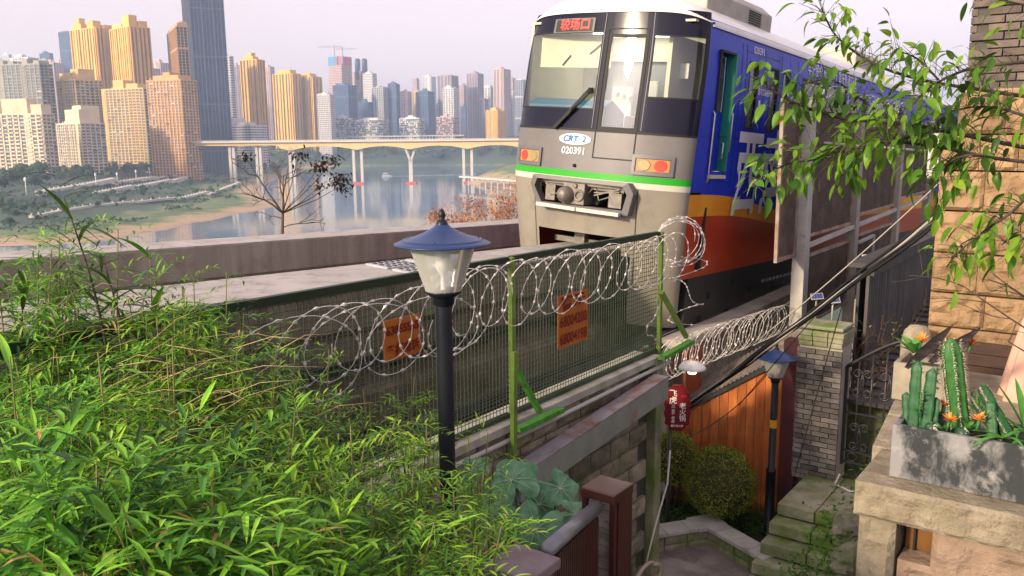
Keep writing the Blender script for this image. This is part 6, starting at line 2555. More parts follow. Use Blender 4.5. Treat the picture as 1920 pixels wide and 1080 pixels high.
part('brick_core', mb, mat('house_brick_mortar', (0.085, 0.075, 0.07), .95), hs_)
M_DBRICK = mat('dark_house_brick', (0.15, 0.12, 0.105), 0.85, col2=(0.09, 0.075, 0.07), scale=9, bump=.3, bscale=60, rnd=.3)
db = MB()
db.box((0, 0, 0), (.235, .05, .058))
DBR = db.mesh('brick', M_DBRICK)
for j in range(34):
    z = .41 + j * .070
    d = -1.345 + (.12 if j % 2 else 0)
    while d < .5:
        inst('brick', DBR, frame(T(HS + .34, d + .118, z), TN, UH, ZUP), hs_)
        d += .247
    for q in range(2):
        inst('brick', DBR, frame(T(HS + .46 + q * .247, -1.345, z), UH, TN, ZUP), hs_)
# plinth knob and white window frame at the corner
mb = MB()
mb.lathe([(.001, .17), (.07, .16), (.11, .11), (.13, .0), (.13, -.16)], T(8.05, -1.50, -1.83), 16)
tag(part('corner_stone', mb, M_SAND, None), 'rounded weathered stone at the foot of the house corner', 'stone')
c = at_y(1752, 295, 8.6)
mb = MB()
mb.box(c, (.10, .12, .42), (TN, UH, ZUP))
mb.box(c + V((0, 0, .22)), (.14, .16, .03), (TN, UH, ZUP))
tag(part('window_frame', mb, M_WPOST, None), 'white window frame end at the house corner', 'window frame')
# slatted timber panel in front of the house
sl = thing('slat_panel', 'dark brown slatted timber panel in front of the stone house', 'panel', T(8.1, -.9, -2.4))
M_SLAT = mat('brown_slat', (0.055, 0.030, 0.022), 0.5, col2=(0.035, 0.020, 0.016), scale=5, stretch=(1, 1, 4), rnd=.2)
for k in range(7):
    mb = MB()
    mb.box(T(8.1, -.78, -2.44 + k * .105), (.98, .03, .098), (TN, UH, ZUP))
    part('slat', mb, M_SLAT, sl)
# folded parasol
c = at_y(1935, 800, 6.1)
pr = thing('folded_parasol', 'folded pink-beige parasol cloth hanging at the right edge', 'parasol', c - V((0, 0, .3)))
mb = MB()
rows = []
for i in range(14):
    t = i / 13
    row = []
    for j in range(49):
        a = 2 * math.pi * j / 48
        rad = (.06 + .20 * t ** .8) * (1 + .22 * math.sin(a * 8 + 1.2 * t) * (.4 + .6 * t) + .05 * math.sin(a * 3 + 4 * t))
        row.append(c + V((math.cos(a) * rad - .02 * t, math.sin(a) * rad, 1.0 - 1.15 * t)))
    rows.append(row)
mb.grid(rows)
part('canopy', mb, mat('parasol_cloth', (0.58, 0.36, 0.28), .75, col2=(0.50, 0.30, 0.23), scale=6), pr)
mb = MB()
mb.tube([c + V((0, 0, -1.2)), c + V((0, 0, 1.1))], .02, 8)
part('pole', mb, M_SLAT, pr)

# ================================================================== brown railing in the foreground
M_BROWN = mat('brown_painted_steel', (0.075, 0.028, 0.022), 0.35, col2=(0.055, 0.022, 0.018), scale=5, coat=.2)
M_TILE = mat('glossy_tile', (0.16, 0.135, 0.12), 0.15, col2=(0.25, 0.22, 0.20), scale=12, rnd=.25, coat=.4)
pc_ = at_y(1139, 912, 4.62)
rp_ = thing('railing_post', 'tall brown steel railing post with glossy tile inlay', 'post', V((pc_.x, pc_.y, -3.2)))
zt = pc_.z
hw_ = .105


def RP(a, b, z):
    return V((pc_.x, pc_.y, 0)) + UH * a + TN * b + V((0, 0, z))


for (a0, a1, b0, b1, z0, z1) in ((-hw_, -hw_ + .03, -hw_, -hw_ + .03, -3.2, zt - .05), (-hw_, -hw_ + .03, hw_ - .03, hw_, -3.2, zt - .05), (-hw_ + .03, hw_, -hw_, hw_, -3.2, zt - .05)):
    mb = MB()
    if a1 == hw_:
        mb.box(RP((a0 + .02 + a1) / 2, 0, (z0 + z1) / 2), (b1 - b0, a1 - a0 - .02, z1 - z0), (TN, UH, ZUP))
    else:
        mb.box(RP((a0 + a1) / 2, (b0 + b1) / 2, (z0 + z1) / 2), (b1 - b0, a1 - a0, z1 - z0), (TN, UH, ZUP))
    part('side_plate', mb, M_BROWN, rp_)
mb = MB()
mb.box(RP(0, 0, zt - .02), (2 * hw_ + .012, 2 * hw_ + .012, .06), (TN, UH, ZUP))
part('cap', mb, M_BROWN, rp_, bevel=.008)
tl = MB()
tl.box((0, 0, 0), (.142, .012, .030))
TILE = tl.mesh('tile', M_TILE)
for k in range(28):
    inst('tile', TILE, frame(RP(-hw_ + .022 + .003 * (k % 2), 0, zt - .085 - k * .036), TN, UH, ZUP), rp_)
mb = MB()
mb.box(RP(-hw_ + .032, 0, zt - .6), (.15, .012, 1.1), (TN, UH, ZUP))
part('tile_bed', mb, M_CREAM, rp_)
q_ = at_y(978, 1062, 3.32)
rq = thing('railing_post', 'near brown railing post seen from above with a lilac-grey cap', 'post', V((q_.x, q_.y, -3)))
mb = MB()
mb.box(q_ + V((0, 0, 0)), (.24, .24, .05), (TN, UH, ZUP))
part('cap', mb, mat('cap_lilac_brown', (0.13, 0.09, 0.10), .4, col2=(0.19, 0.15, 0.17), scale=9, stain=(0.30, 0.28, 0.29), stscale=14, stlo=.62), rq, bevel=.008)
mb = MB()
mb.box(q_ + V((0, 0, -.62)), (.20, .20, 1.2), (TN, UH, ZUP))
part('shaft', mb, M_BROWN, rq)
h0, h1 = at_y(1119, 950, 4.50), at_y(1022, 1034, 3.55)
rl = thing('handrail', 'grey tubular handrail with brown slats below between the railing posts', 'handrail', V((h1.x, h1.y, -3)))
mb = MB()
mb.tube([h0, h0.lerp(h1, .5), h1], .038, 14)
part('rail', mb, mat('handrail_grey', (0.22, 0.235, 0.255), .3, metal=.4, col2=(0.16, 0.17, 0.19), scale=6), rl)
for k in range(26):
    p = h0.lerp(h1, (k + .5) / 26)
    mb = MB()
    mb.box(V((p.x, p.y, p.z - .53)), (.030, .026, .95), (TN, (h1 - h0).normalized(), ZUP))
    part('slat', mb, M_BROWN, rl)

# ================================================================== plants near the viewer
M_BAMB = leaf_mat('bamboo_fine', [(0.012, 0.05, 0.006), (0.08, 0.24, 0.015), (0.24, 0.46, 0.025), (0.36, 0.54, 0.05)], .5, .2, 3.2, dead=.02)
M_BAMBL = leaf_mat('bamboo_broad', [(0.012, 0.05, 0.008), (0.07, 0.24, 0.025), (0.20, 0.47, 0.035), (0.36, 0.58, 0.07)], .48, .2, 3.0, dead=.02)
M_CULM = mat('bamboo_culm', (0.10, 0.13, 0.03), 0.5, col2=(0.20, 0.17, 0.06), scale=8)
M_STRAW = mat('dry_straw', (0.60, 0.47, 0.27), 0.8, col2=(0.46, 0.33, 0.18), scale=8)
M_BARK = mat('dark_bark', (0.045, 0.035, 0.03), 0.85, col2=(0.08, 0.06, 0.05), scale=20)


def small_leaf(mb, p, d, up, L_, W_, droop=.25):
    d = d.normalized()
    s_ = d.cross(up)
    if s_.length < 1e-3:
        s_ = d.orthogonal()
    s_.normalize()
    nrm = s_.cross(d)
    m1 = p + d * L_ * .38 - V((0, 0, droop * L_ * .10))
    m2 = p + d * L_ * .72 - V((0, 0, droop * L_ * .45))
    tip = p + d * L_ - V((0, 0, droop * L_))
    w = W_ * .5
    lift = nrm * w * .3
    mb.add([p, m1 - s_ * w + lift, m1, m1 + s_ * w + lift, m2 - s_ * w * .72 + lift * .7, m2, m2 + s_ * w * .72 + lift * .7, tip],
           [(0, 2, 1), (0, 3, 2), (1, 2, 5, 4), (2, 3, 6, 5), (4, 5, 7), (5, 6, 7)])


def blade_mesh(L_, W_, droop, m_, seed=0):
    b = MB()
    b.grid(blade_rows(V((0, 0, 0)), V((1, 0, 0)), ZUP, L_, W_, droop, 8, .3), 0, True)
    return b.mesh('leaf', m_)


def bed_z(x, y):
    """planting slope below the viewer"""
    return max(-3.6, min(-2.2, -2.0 - .28 * (y - 1.5)))


mb = MB()
mb.grid([[V((x, y, bed_z(x, y) + .05 * mnoise.noise(V((x, y, 0))))) for x in np.linspace(-6.5, .55, 24)] for y in np.linspace(.6, 6.8, 20)])
# keep the bed behind the fence line
mb.v = [(p[0], p[1], p[2]) if V(p).dot(TN) > -4.2 else (p[0], p[1], -5.0) for p in mb.v]
part('planting_bed', mb, M_SOIL, None, kind='structure')

BROAD = [blade_mesh(1.0, w, dr, M_BAMBL) for w, dr in ((.12, .25), (.14, .45), (.10, .1), (.13, .6))]


def bamboo(label, px, py, Y, spread, nculm, nspray, leaf, seed, m_=M_BAMB, broad=0, hang=.35, low=.75, dens=11, top_j=.22):
    """culms fan out from one root; feathery sprays along their upper part"""
    rng = random.Random(seed)
    top = at_y(px, py, Y)
    zb = bed_z(top.x, top.y)
    H = max(.5, top.z - zb)
    root = V((top.x, top.y, zb))
    r = thing('bamboo', label, 'bamboo', root, 'bamboo clumps')
    lv = MB()
    tips = []
    for c_ in range(nculm):
        a = rng.uniform(0, 6.28)
        q = spread * math.sqrt(rng.random())
        hh = H * rng.uniform(1 - top_j, 1.0)
        b0 = root + V((rng.uniform(-.12, .12), rng.uniform(-.12, .12), 0))
        b1 = root + V((math.cos(a) * q * .5, math.sin(a) * q * .5, hh * .6))
        b2 = root + V((math.cos(a) * q, math.sin(a) * q, hh))
        pts = []
        for k in range(8):
            t = k / 7
            pts.append(b0.lerp(b1, t).lerp(b1.lerp(b2, t), t))
        cm = MB()
        cm.tube(pts, [.007 * (1 - .6 * k / 7) for k in range(8)], 5)
        part('culm', cm, M_CULM, r)
        tips.append(pts)
    for k in range(nspray):
        pts = rng.choice(tips)
        t = 1 - low * rng.random() ** 1.3
        i = min(6, int(t * 7))
        p = pts[i].lerp(pts[i + 1], t * 7 - i)
        a = rng.uniform(0, 6.28)
        e_ = rng.uniform(-.1, .9)
        d = V((math.cos(a) * math.cos(e_), math.sin(a) * math.cos(e_), math.sin(e_)))
        tl_ = leaf * rng.uniform(2.2, 4.2)
        side = d.cross(ZUP).normalized()
        nrm = side.cross(d)
        roll = rng.uniform(-.5, .5)
        side = side * math.cos(roll) + nrm * math.sin(roll)
        n_ = int(dens * rng.uniform(.7, 1.2))
        prev = p
        for q in range(n_):
            f = (q + 1) / n_
            c = p + d * (tl_ * f) - V((0, 0, hang * tl_ * f * f))
            sg_ = 1 if q % 2 else -1
            ld = d * rng.uniform(.55, .9) + side * (sg_ * rng.uniform(.5, .9)) + V((0, 0, rng.uniform(-.35, .15)))
            if q == n_ - 1:
                ld = d
            small_leaf(lv, c, ld, ZUP, leaf * rng.uniform(.75, 1.25), leaf * rng.uniform(.11, .19), rng.uniform(.05, .5))
            prev = c
        w_ = side * .0012
        e2 = p + d * tl_ - V((0, 0, hang * tl_))
        mid = p + d * (tl_ * .5) - V((0, 0, hang * tl_ * .25))
        lv.add([p - w_, p + w_, mid + w_, mid - w_], [(0, 1, 2, 3)])
        lv.add([mid - w_, mid + w_, e2 + w_ * .5, e2 - w_ * .5], [(0, 1, 2, 3)])
    part('foliage', lv, m_, r, kind='stuff')
    for k in range(broad):
        pts = rng.choice(tips)
        t = 1 - .6 * rng.random() ** 1.4
        i = min(6, int(t * 7))
        p = pts[i].lerp(pts[i + 1], t * 7 - i)
        a = rng.uniform(0, 6.28)
        e_ = rng.uniform(-.1, 1.0)
        d = V((math.cos(a) * math.cos(e_), math.sin(a) * math.cos(e_), math.sin(e_)))
        s_ = d.cross(ZUP).normalized()
        n2 = s_.cross(d)
        L_ = rng.uniform(.16, .32)
        inst('leaf', rng.choice(BROAD), frame(p, d, -s_, n2, (L_, L_, L_)), r)
    return r


CL = [
    # px, py, Y, spread, culms, sprays, leaf, broad, label
    (12, 878, 2.5, .30, 8, 60, .085, 16, 'bamboo clump with long blades filling the bottom left corner'),
    (186, 923, 2.5, .30, 8, 60, .085, 14, 'bamboo clump with long blades at the bottom edge, second from the left'),
    (363, 890, 2.5, .30, 8, 70, .075, 10, 'bamboo clump at the bottom edge left of the middle'),
    (515, 971, 2.6, .28, 8, 80, .065, 5, 'bamboo clump at the bottom edge below the wire coils'),
    (682, 923, 2.7, .27, 8, 80, .055, 2, 'feathery bamboo clump at the bottom edge below the near lamp'),
    (844, 977, 2.9, .24, 8, 80, .050, 0, 'feathery bamboo clump at the bottom edge beside the railing post'),
    (-19, 723, 3.2, .34, 9, 70, .075, 18, 'bamboo clump with broad blades at the left edge, middle height'),
    (124, 712, 3.3, .34, 9, 80, .070, 14, 'broad bladed bamboo clump left of the dry straw'),
    (294, 814, 3.3, .34, 9, 85, .065, 8, 'bamboo clump below the dry straw'),
    (450, 824, 3.4, .34, 9, 95, .058, 3, 'dense feathery bamboo clump left of the wire coils'),
    (605, 790, 3.5, .34, 9, 100, .052, 0, 'dense feathery bamboo clump below the left warning plate'),
    (752, 852, 3.6, .32, 9, 100, .050, 0, 'feathery bamboo clump just left of the near lamp'),
    (859, 862, 3.7, .25, 9, 80, .048, 0, 'feathery bamboo clump just right of the near lamp'),
    (-9, 522, 4.0, .34, 8, 60, .070, 12, 'bamboo clump at the left edge against the track beam'),
    (86, 585, 4.2, .36, 8, 70, .065, 8, 'bamboo clump in front of the far left fence post'),
    (231, 588, 4.3, .36, 9, 80, .060, 5, 'bamboo clump left of the tall feathery shoots'),
    (331, 539, 4.3, .26, 8, 90, .058, 2, 'tallest feathery bamboo shoots before the dark fence post'),
    (398, 634, 4.4, .30, 9, 90, .055, 0, 'feathery bamboo clump hiding the dark fence post'),
    (501, 682, 4.5, .32, 9, 90, .050, 0, 'feathery bamboo clump under the loose wire loops'),
    (629, 742, 4.6, .34, 9, 90, .048, 0, 'feathery bamboo clump under the tangled wire coil'),
    (773, 789, 4.7, .30, 9, 80, .046, 0, 'low feathery bamboo clump behind the near lamp'),
    (33, 479, 4.4, .30, 7, 60, .075, 8, 'upright bamboo clump at the left edge overlapping the far beam'),
    (150, 490, 4.5, .28, 7, 60, .065, 6, 'upright bamboo clump between the two dark reed shoots'),
    (285, 531, 4.0, .26, 8, 90, .058, 2, 'tall feathery bamboo clump left of the dark fence post'),
    (442, 617, 4.1, .26, 8, 90, .054, 0, 'tall feathery bamboo clump right of the dark fence post'),
    (545, 719, 4.2, .28, 8, 80, .050, 0, 'feathery bamboo clump reaching up to the tangled wire'),
    (80, 694, 3.0, .22, 6, 30, .09, 22, 'clump of large bright bamboo blades near the left edge'),
    (750, 658, 4.8, .10, 3, 18, .045, 0, 'thin bamboo shoots rising under the left warning plate'),
    (345, 487, 4.5, .08, 3, 22, .055, 2, 'thin topmost bamboo shoots above the far track beam'),
    (892, 800, 4.6, .12, 4, 20, .042, 0, 'thin sprigs rising right of the near lamp'),
]
for k, (px, py, Y, sp, nc, ns, lf, br_, lab) in enumerate(CL):
    bamboo(lab, px, py - (60 if (px < 470 and Y > 3.9) else 0), Y, sp, nc, int(ns * (2.2 if (px < 300 and Y > 3.9) else 1.65)), lf * (1.75 if (Y < 3.0 and px < 600) else 1.25), 100 + k, M_BAMBL if br_ >= 8 else M_BAMB, int(br_ * 1.5), low=.8 if ns > 25 else .55)

# single arching bamboo shoots that stand clear of the mass
rs_ = random.Random(88)
for k, (px, py, Y, lab) in enumerate(((15, 640, 3.1, 'arching bamboo shoot nearest the left edge'), (95, 590, 3.6, 'arching bamboo shoot left of the reed shoots'), (180, 640, 3.2, 'arching bamboo shoot over the left blades'), (255, 470, 4.2, 'arching bamboo shoot crossing the far beam'),
                                      (300, 610, 3.4, 'arching bamboo shoot above the dry straw'), (375, 470, 4.3, 'tall arching bamboo shoot at the dark fence post'), (420, 560, 4.2, 'arching bamboo shoot right of the dark fence post'), (480, 700, 3.4, 'arching bamboo shoot left of the loose wire'),
                                      (570, 640, 4.3, 'arching bamboo shoot inside the tangled wire'), (655, 760, 3.3, 'arching bamboo shoot below the left warning plate'), (705, 700, 4.4, 'arching bamboo shoot before the fence mesh'), (790, 760, 4.0, 'arching bamboo shoot just left of the near lamp'),
                                      (905, 830, 4.2, 'arching bamboo shoot right of the near lamp'), (350, 720, 2.8, 'arching bamboo shoot low in the middle of the mass'), (130, 760, 2.6, 'arching bamboo shoot low at the left'))):
    bamboo(lab, px, py, Y, .16, 2, 15, .075 if px < 330 else .058, 700 + k, M_BAMBL if k % 2 else M_BAMB, 3 if px < 330 else 0, low=.6, dens=9, hang=.5)

# tall dark reed shoots at the left
M_REED = leaf_mat('reed_leaf', [(0.02, 0.05, 0.015), (0.05, 0.11, 0.025), (0.10, 0.20, 0.05)], .4, .3, 3)
REEDL = [blade_mesh(1.0, .11, dr, M_REED) for dr in (.25, .5, .8)]
for k, (px, py, px0, lab) in enumerate(((118, 372, 215, 'tallest dark reed shoot rising over the track beam at left'), (205, 480, 240, 'shorter reed shoot right of the tallest one'), (60, 560, 40, 'broad leaved reed shoot at the left edge'), (300, 560, 260, 'leaning reed shoot before the feathery bamboo'))):
    rng = random.Random(400 + k)
    top, bot = at_y(px, py, 4.1), at_y(px0, 760, 4.1)
    r = thing('reed_shoot', lab, 'reed', bot)
    pts = [bot.lerp(top, t) + V((.04 * math.sin(3 * t + k), 0, 0)) for t in np.linspace(0, 1, 9)]
    mb = MB()
    mb.tube(pts, [.010 * (1 - .75 * i / 8) for i in range(9)], 5)
    part('stem', mb, M_BARK, r)
    for q in range(18):
        t = .25 + .75 * q / 15
        i = min(7, int(t * 8))
        p = pts[i].lerp(pts[i + 1], t * 8 - i)
        a = rng.uniform(0, 6.28)
        e_ = rng.uniform(.1, .9)
        d = V((math.cos(a) * math.cos(e_), math.sin(a) * math.cos(e_) * .7, math.sin(e_))).normalized()
        s_ = d.cross(ZUP).normalized()
        L_ = rng.uniform(.22, .36) * (1.1 - .35 * t)
        inst('leaf', rng.choice(REEDL), frame(p, d, -s_, s_.cross(d), (L_, L_, L_)), r)

# dry straw lying in the bamboo
for k, (px, py, Y, n_, ln, lab) in enumerate(((330, 735, 3.35, 30, .5, 'bundle of dry straw lying across the bamboo'), (420, 690, 4.0, 16, .4, 'wisp of dry straw behind the feathery bamboo'), (130, 610, 4.0, 18, .5, 'dry straw caught on the fence at the left'))):
    rng = random.Random(500 + k)
    c = at_y(px, py, Y)
    mb = MB()
    for i in range(n_):
        p = c + V((rng.gauss(0, .26), rng.gauss(0, .15), rng.gauss(0, .10)))
        d = V((1, rng.uniform(-.5, .5), rng.gauss(.28, .2))).normalized() * ln * rng.uniform(.4, 1)
        mb.tube([p - d * .5, p + V((0, 0, .03)), p + d * .5], [.0014, .0016, .0008], 3)
    o = part('dry_straw', mb, M_STRAW, None, kind='stuff')
    tag(o, lab, 'straw')

# ---- large gourd leaves beside the railing
M_GOURD = leaf_mat('gourd_leaf', [(0.03, 0.13, 0.05), (0.08, 0.23, 0.11), (0.18, 0.36, 0.22), (0.34, 0.50, 0.38)], .5, .2, 14)
M_VEIN = mat('leaf_vein', (0.34, 0.42, 0.32), .5)
rng = random.Random(61)
gp = thing('gourd_plant', 'gourd plant with big wavy grey-green leaves beside the handrail', 'plant', at_y(1000, 1000, 4.9))


def gourd_leaf(c, nrm, r_, seed):
    rng = random.Random(seed)
    nrm = nrm.normalized()
    a0 = nrm.orthogonal().normalized()
    b0 = nrm.cross(a0)
    rot = rng.uniform(0, 6.28)
    a, b = a0 * math.cos(rot) + b0 * math.sin(rot), b0 * math.cos(rot) - a0 * math.sin(rot)
    rows = []
    n_ = 60
    for i in range(9):
        t = i / 8
        row = []
        for j in range(n_ + 1):
            w = 2 * math.pi * j / n_
            lob = 1 + .13 * math.cos(5 * w) + .05 * abs(math.sin(9 * w + seed)) - .55 * math.exp(-((w - math.pi) / .24) ** 2)
            q = r_ * t * lob
            zz = (.06 * t - .22 * t * t) * r_ + .13 * r_ * t ** 1.6 * math.sin(2 * w + seed) + .05 * r_ * t ** 3 * math.sin(7 * w + 2 * seed) + .02 * r_ * math.cos(10 * w) * t
            row.append(c + a * (q * math.cos(w)) + b * (q * math.sin(w)) + nrm * zz)
        rows.append(row)
    mb = MB()
    mb.grid(rows)
    return mb


for k, (px, py, Y, r_, nv) in enumerate(((960, 900, 5.05, .165, (-.2, -.5, .85)), (1050, 915, 5.2, .13, (.3, -.55, .8)), (922, 965, 4.75, .14, (-.3, -.75, .6)), (1005, 992, 4.6, .155, (.0, -.8, .6)), (1076, 965, 4.95, .10, (.45, -.6, .6)), (885, 880, 5.25, .12, (-.4, -.4, .8)), (1010, 945, 5.3, .10, (.1, -.6, .75)))):
    c = at_y(px, py, Y)
    gl_ = gourd_leaf(c, V(nv), r_, 700 + k)
    o = part('leaf', gl_, M_GOURD, gp)
    vb = MB()
    for j in range(0, 60, 6):
        if 27 <= j <= 33:
            continue
        pts_ = [V(gl_.v[i * 61 + j]) + V(nv).normalized() * .003 for i in range(0, 9)]
        vb.tube(pts_, [.0032 * (1 - .09 * i) for i in range(9)], 4)
    part('veins', vb, M_VEIN, o)
    mb = MB()
    b_ = V((gp.matrix_basis.translation.x + rng.uniform(-.1, .1), gp.matrix_basis.translation.y, -2.9))
    mb.tube([c, c.lerp(b_, .4) + V((0, 0, .06)), b_], [.006, .008, .010], 6)
    part('leaf_stalk', mb, M_CACT, gp)

# ---- clipped bushes and ground cover in the lower garden
M_BUSH = leaf_mat('bush_leaf', [(0.05, 0.08, 0.012), (0.18, 0.26, 0.035), (0.36, 0.42, 0.07), (0.46, 0.38, 0.12)], .5, .3, 6)
M_COVER = leaf_mat('ground_cover_leaf', [(0.03, 0.09, 0.012), (0.07, 0.19, 0.02), (0.12, 0.27, 0.03)], .5, .3, 4)


def bush(label, c, r_, n_, seed, ls=.028):
    rng = random.Random(seed)
    rt = thing('clipped_bush', label, 'bush', V((c.x, c.y, -5.05)), 'clipped round bushes')
    mb = MB()
    mb.grid([[c + V((math.cos(2 * math.pi * j / 18) * math.sin(t), math.sin(2 * math.pi * j / 18) * math.sin(t), math.cos(t))) * r_ * .86 for j in range(19)] for t in np.linspace(.05, 2.7, 10)])
    part('twig_core', mb, mat('bush_core', (0.05, 0.05, 0.02), .95), rt)
    mb = MB()
    for i in range(n_):
        d = V((rng.gauss(0, 1), rng.gauss(0, 1), rng.gauss(0, 1))).normalized()
        if d.z < -.75:
            continue
        p = c + d * r_ * (rng.uniform(.86, 1.0) + .10 * mnoise.noise(d * 2.6) + .06 * mnoise.noise(d * 7)) * (1 if d.z > 0 else 1.0)
        v = (d + V((rng.gauss(0, .6), rng.gauss(0, .6), rng.gauss(0, .6) + .2))).normalized()
        if rng.random() < .06:
            p = p + d * r_ * rng.uniform(.03, .12)
        small_leaf(mb, p, v, d.orthogonal(), ls * rng.uniform(.7, 1.3), ls * .5, .1)
    part('foliage', mb, M_BUSH, rt, kind='stuff')
    mb = MB()
    for q in range(3):
        mb.tube([V((c.x + .05 * q - .05, c.y, -5.08)), c + V((.1 * q - .1, 0, -r_ * .5))], .018, 5)
    part('stem', mb, M_BARK, rt)


bush('large round clipped bush in front of the timber wall', at_y(1350, 906, 10.35), .455, 8000, 1, .030)
bush('smaller clipped bush behind the red sign', at_y(1262, 862, 10.9), .36, 5200, 2, .032)
rng = random.Random(9)
mb = MB()
for i in range(5200):
    px = rng.uniform(1225, 1475)
    py = rng.uniform(925, 1010)
    p = on_z(px, py, -5.04)
    if p.y < 9.6 - .6 * (px - 1330) / 110 if px > 1330 else p.y < 10.0:
        continue
    v = V((rng.gauss(0, .5), rng.gauss(0, .5), 1)).normalized()
    small_leaf(mb, p + V((0, 0, rng.uniform(0, .14))), v, V((1, 0, 0)), rng.uniform(.04, .09), .022, .4)
part('ground_cover', mb, M_COVER, None, kind='stuff')
# weeds and stones between the steps and the terrace wall
rng = random.Random(19)
M_ROCK = mat('garden_rock', (0.30, 0.28, 0.22), .9, col2=(0.12, 0.15, 0.06), scale=5, bump=.6, bscale=15)
for k, (px, py, s, rx, lab) in enumerate(((1590, 985, 8.3, .15, 'upper weathered rock beside the stone steps'), (1590, 1050, 7.6, .14, 'lower weathered rock beside the stone steps'))):
    c = on_s(px, py, s)
    mb = MB()
    mb.grid([[c + V((math.cos(2 * math.pi * j / 16) * math.sin(t) * rx, math.sin(2 * math.pi * j / 16) * math.sin(t) * rx, rx * 1.1 * math.cos(t))) * 1.0 + V((1, .4, .3)) * (.09 * mnoise.noise(V((j % 16 * .5, t * 2.2, k * 9)))) for j in range(17)] for t in np.linspace(.02, 3.0, 11)], 0, False)
    tag(part('rock', mb, M_ROCK, None), lab, 'rock')
for k, (px, py, s, n_, lab) in enumerate(((1556, 985, 8.5, 130, 'leafy weeds between the steps and the rocks'), (1560, 1050, 7.9, 150, 'leafy weeds at the bottom edge beside the steps'), (1600, 925, 8.8, 70, 'weed tuft at the top of the steps by the terrace wall'), (1500, 1075, 8.4, 120, 'grass tuft at the foot of the steps'))):
    c = on_s(px, py, s)
    mb = MB()
    for i in range(n_):
        p = c + V((rng.gauss(0, .10), rng.gauss(0, .10), rng.gauss(0, .14)))
        v = V((rng.gauss(0, .6), rng.gauss(-.3, .5), rng.uniform(.1, 1))).normalized()
        small_leaf(mb, p, v, ZUP, rng.uniform(.04, .10), rng.uniform(.02, .045), .4)
    o = part('weeds', mb, M_COVER, None, kind='stuff')
    tag(o, lab, 'weeds')

# ---- recursive twigs
def twigs(mb, p, d, L_, r_, depth, rng, ends, bend=.35, fork=(2, 3), shrink=.72):
    pts = [p]
    dd = d.normalized()
    for k in range(4):
        dd = (dd + V((rng.gauss(0, bend), rng.gauss(0, bend), rng.gauss(0, bend))) * .35).normalized()
        pts.append(pts[-1] + dd * (L_ / 4))
    mb.tube(pts, [r_, r_ * .9, r_ * .8, r_ * .7, r_ * .6], 5 if r_ > .01 else 4)
    if depth == 0:
        ends.append((pts[-1], dd))
        return
    for k in range(rng.randint(*fork)):
        q = pts[rng.choice([2, 3, 4])]
        nd = (dd + V((rng.gauss(0, .6), rng.gauss(0, .6), rng.gauss(.05, .5)))).normalized()
        twigs(mb, q, nd, L_ * shrink * rng.uniform(.75, 1.15), r_ * .6, depth - 1, rng, ends, bend, fork, shrink)


# bare tree beyond the far beam
rng = random.Random(43)
c0 = at_y(522, 520, 17)
bt_ = thing('bare_tree', 'bare dark tree with withered seed clusters beyond the far beam', 'tree', c0)
mb = MB()
ends = []
c1 = at_y(530, 400, 17)
mb.tube([c0, c0.lerp(c1, .5) + V((.03, 0, 0)), c1], [.045, .035, .028], 8)
for (px, py) in ((470, 310), (515, 300), (560, 300), (590, 330), (470, 385), (600, 400), (545, 320), (500, 350)):
    e_ = at_y(px, py, 17 + rng.uniform(-.4, .4))
    st_ = c0.lerp(c1, rng.uniform(.75, 1.0)) if py > 370 else c1
    dv = (e_ - st_)
    twigs(mb, st_, dv, dv.length * .85, .014, 4, rng, ends, .6, (2, 3), .55)
part('branches', mb, mat('grey_bark', (0.07, 0.055, 0.045), .85, col2=(0.12, 0.095, 0.08), scale=12), bt_)
M_DRYC = leaf_mat('withered_leaf', [(0.020, 0.015, 0.012), (0.045, 0.030, 0.022), (0.08, 0.05, 0.03)], .8, .1, 6)
mb = MB()
for (px, py, n_) in ((600, 310, 90), (635, 335, 100), (560, 290, 45), (460, 292, 30), (625, 300, 50), (596, 352, 30), (645, 345, 60)):
    c = at_y(px, py, 17)
    for i in range(n_):
        p = c + V((rng.gauss(0, .09), rng.gauss(0, .10), rng.gauss(0, .075)))
        small_leaf(mb, p, V((rng.gauss(0, 1), rng.gauss(0, 1), rng.gauss(-.5, .6))), ZUP, rng.uniform(.06, .11), .05, .2)
    # a twig that carries the cluster
    mb.tube([c, c.lerp(c1, .45) + V((0, 0, -.05)), c1], [.004, .008, .012], 4)
part('withered_leaves', mb, M_DRYC, bt_, kind='stuff')
# autumn shrub beyond the far beam, left of the train
M_RUSTL = leaf_mat('rust_leaf', [(0.30, 0.12, 0.04), (0.48, 0.22, 0.08), (0.60, 0.34, 0.15)], .7, .3, 3)
rt_ = thing('autumn_tree', 'rust coloured twiggy tree behind the far beam left of the train', 'tree', at_y(910, 470, 21))
mb, ends = MB(), []
for k in range(34):
    px = 815 + k * 5.4
    b_ = at_y(px + rng.uniform(-10, 30), 450, 21 + rng.uniform(-.8, .8))
    twigs(mb, b_, V((rng.uniform(-.6, .4), rng.uniform(-.3, .3), 1)), rng.uniform(.5, .85) * (.55 + .6 * k / 34), .011, 3, rng, ends, .5, (2, 3), .7)
part('branches', mb, mat('rusty_twig', (0.40, 0.22, 0.13), .8), rt_)
mb = MB()
for (p, d) in ends:
    for i in range(4):
        small_leaf(mb, p + V((rng.gauss(0, .08), rng.gauss(0, .08), rng.gauss(0, .08))), V((rng.gauss(0, 1), rng.gauss(0, 1), rng.gauss(0, 1))), ZUP, .07, .04, .2)
part('foliage', mb, M_RUSTL, rt_, kind='stuff')
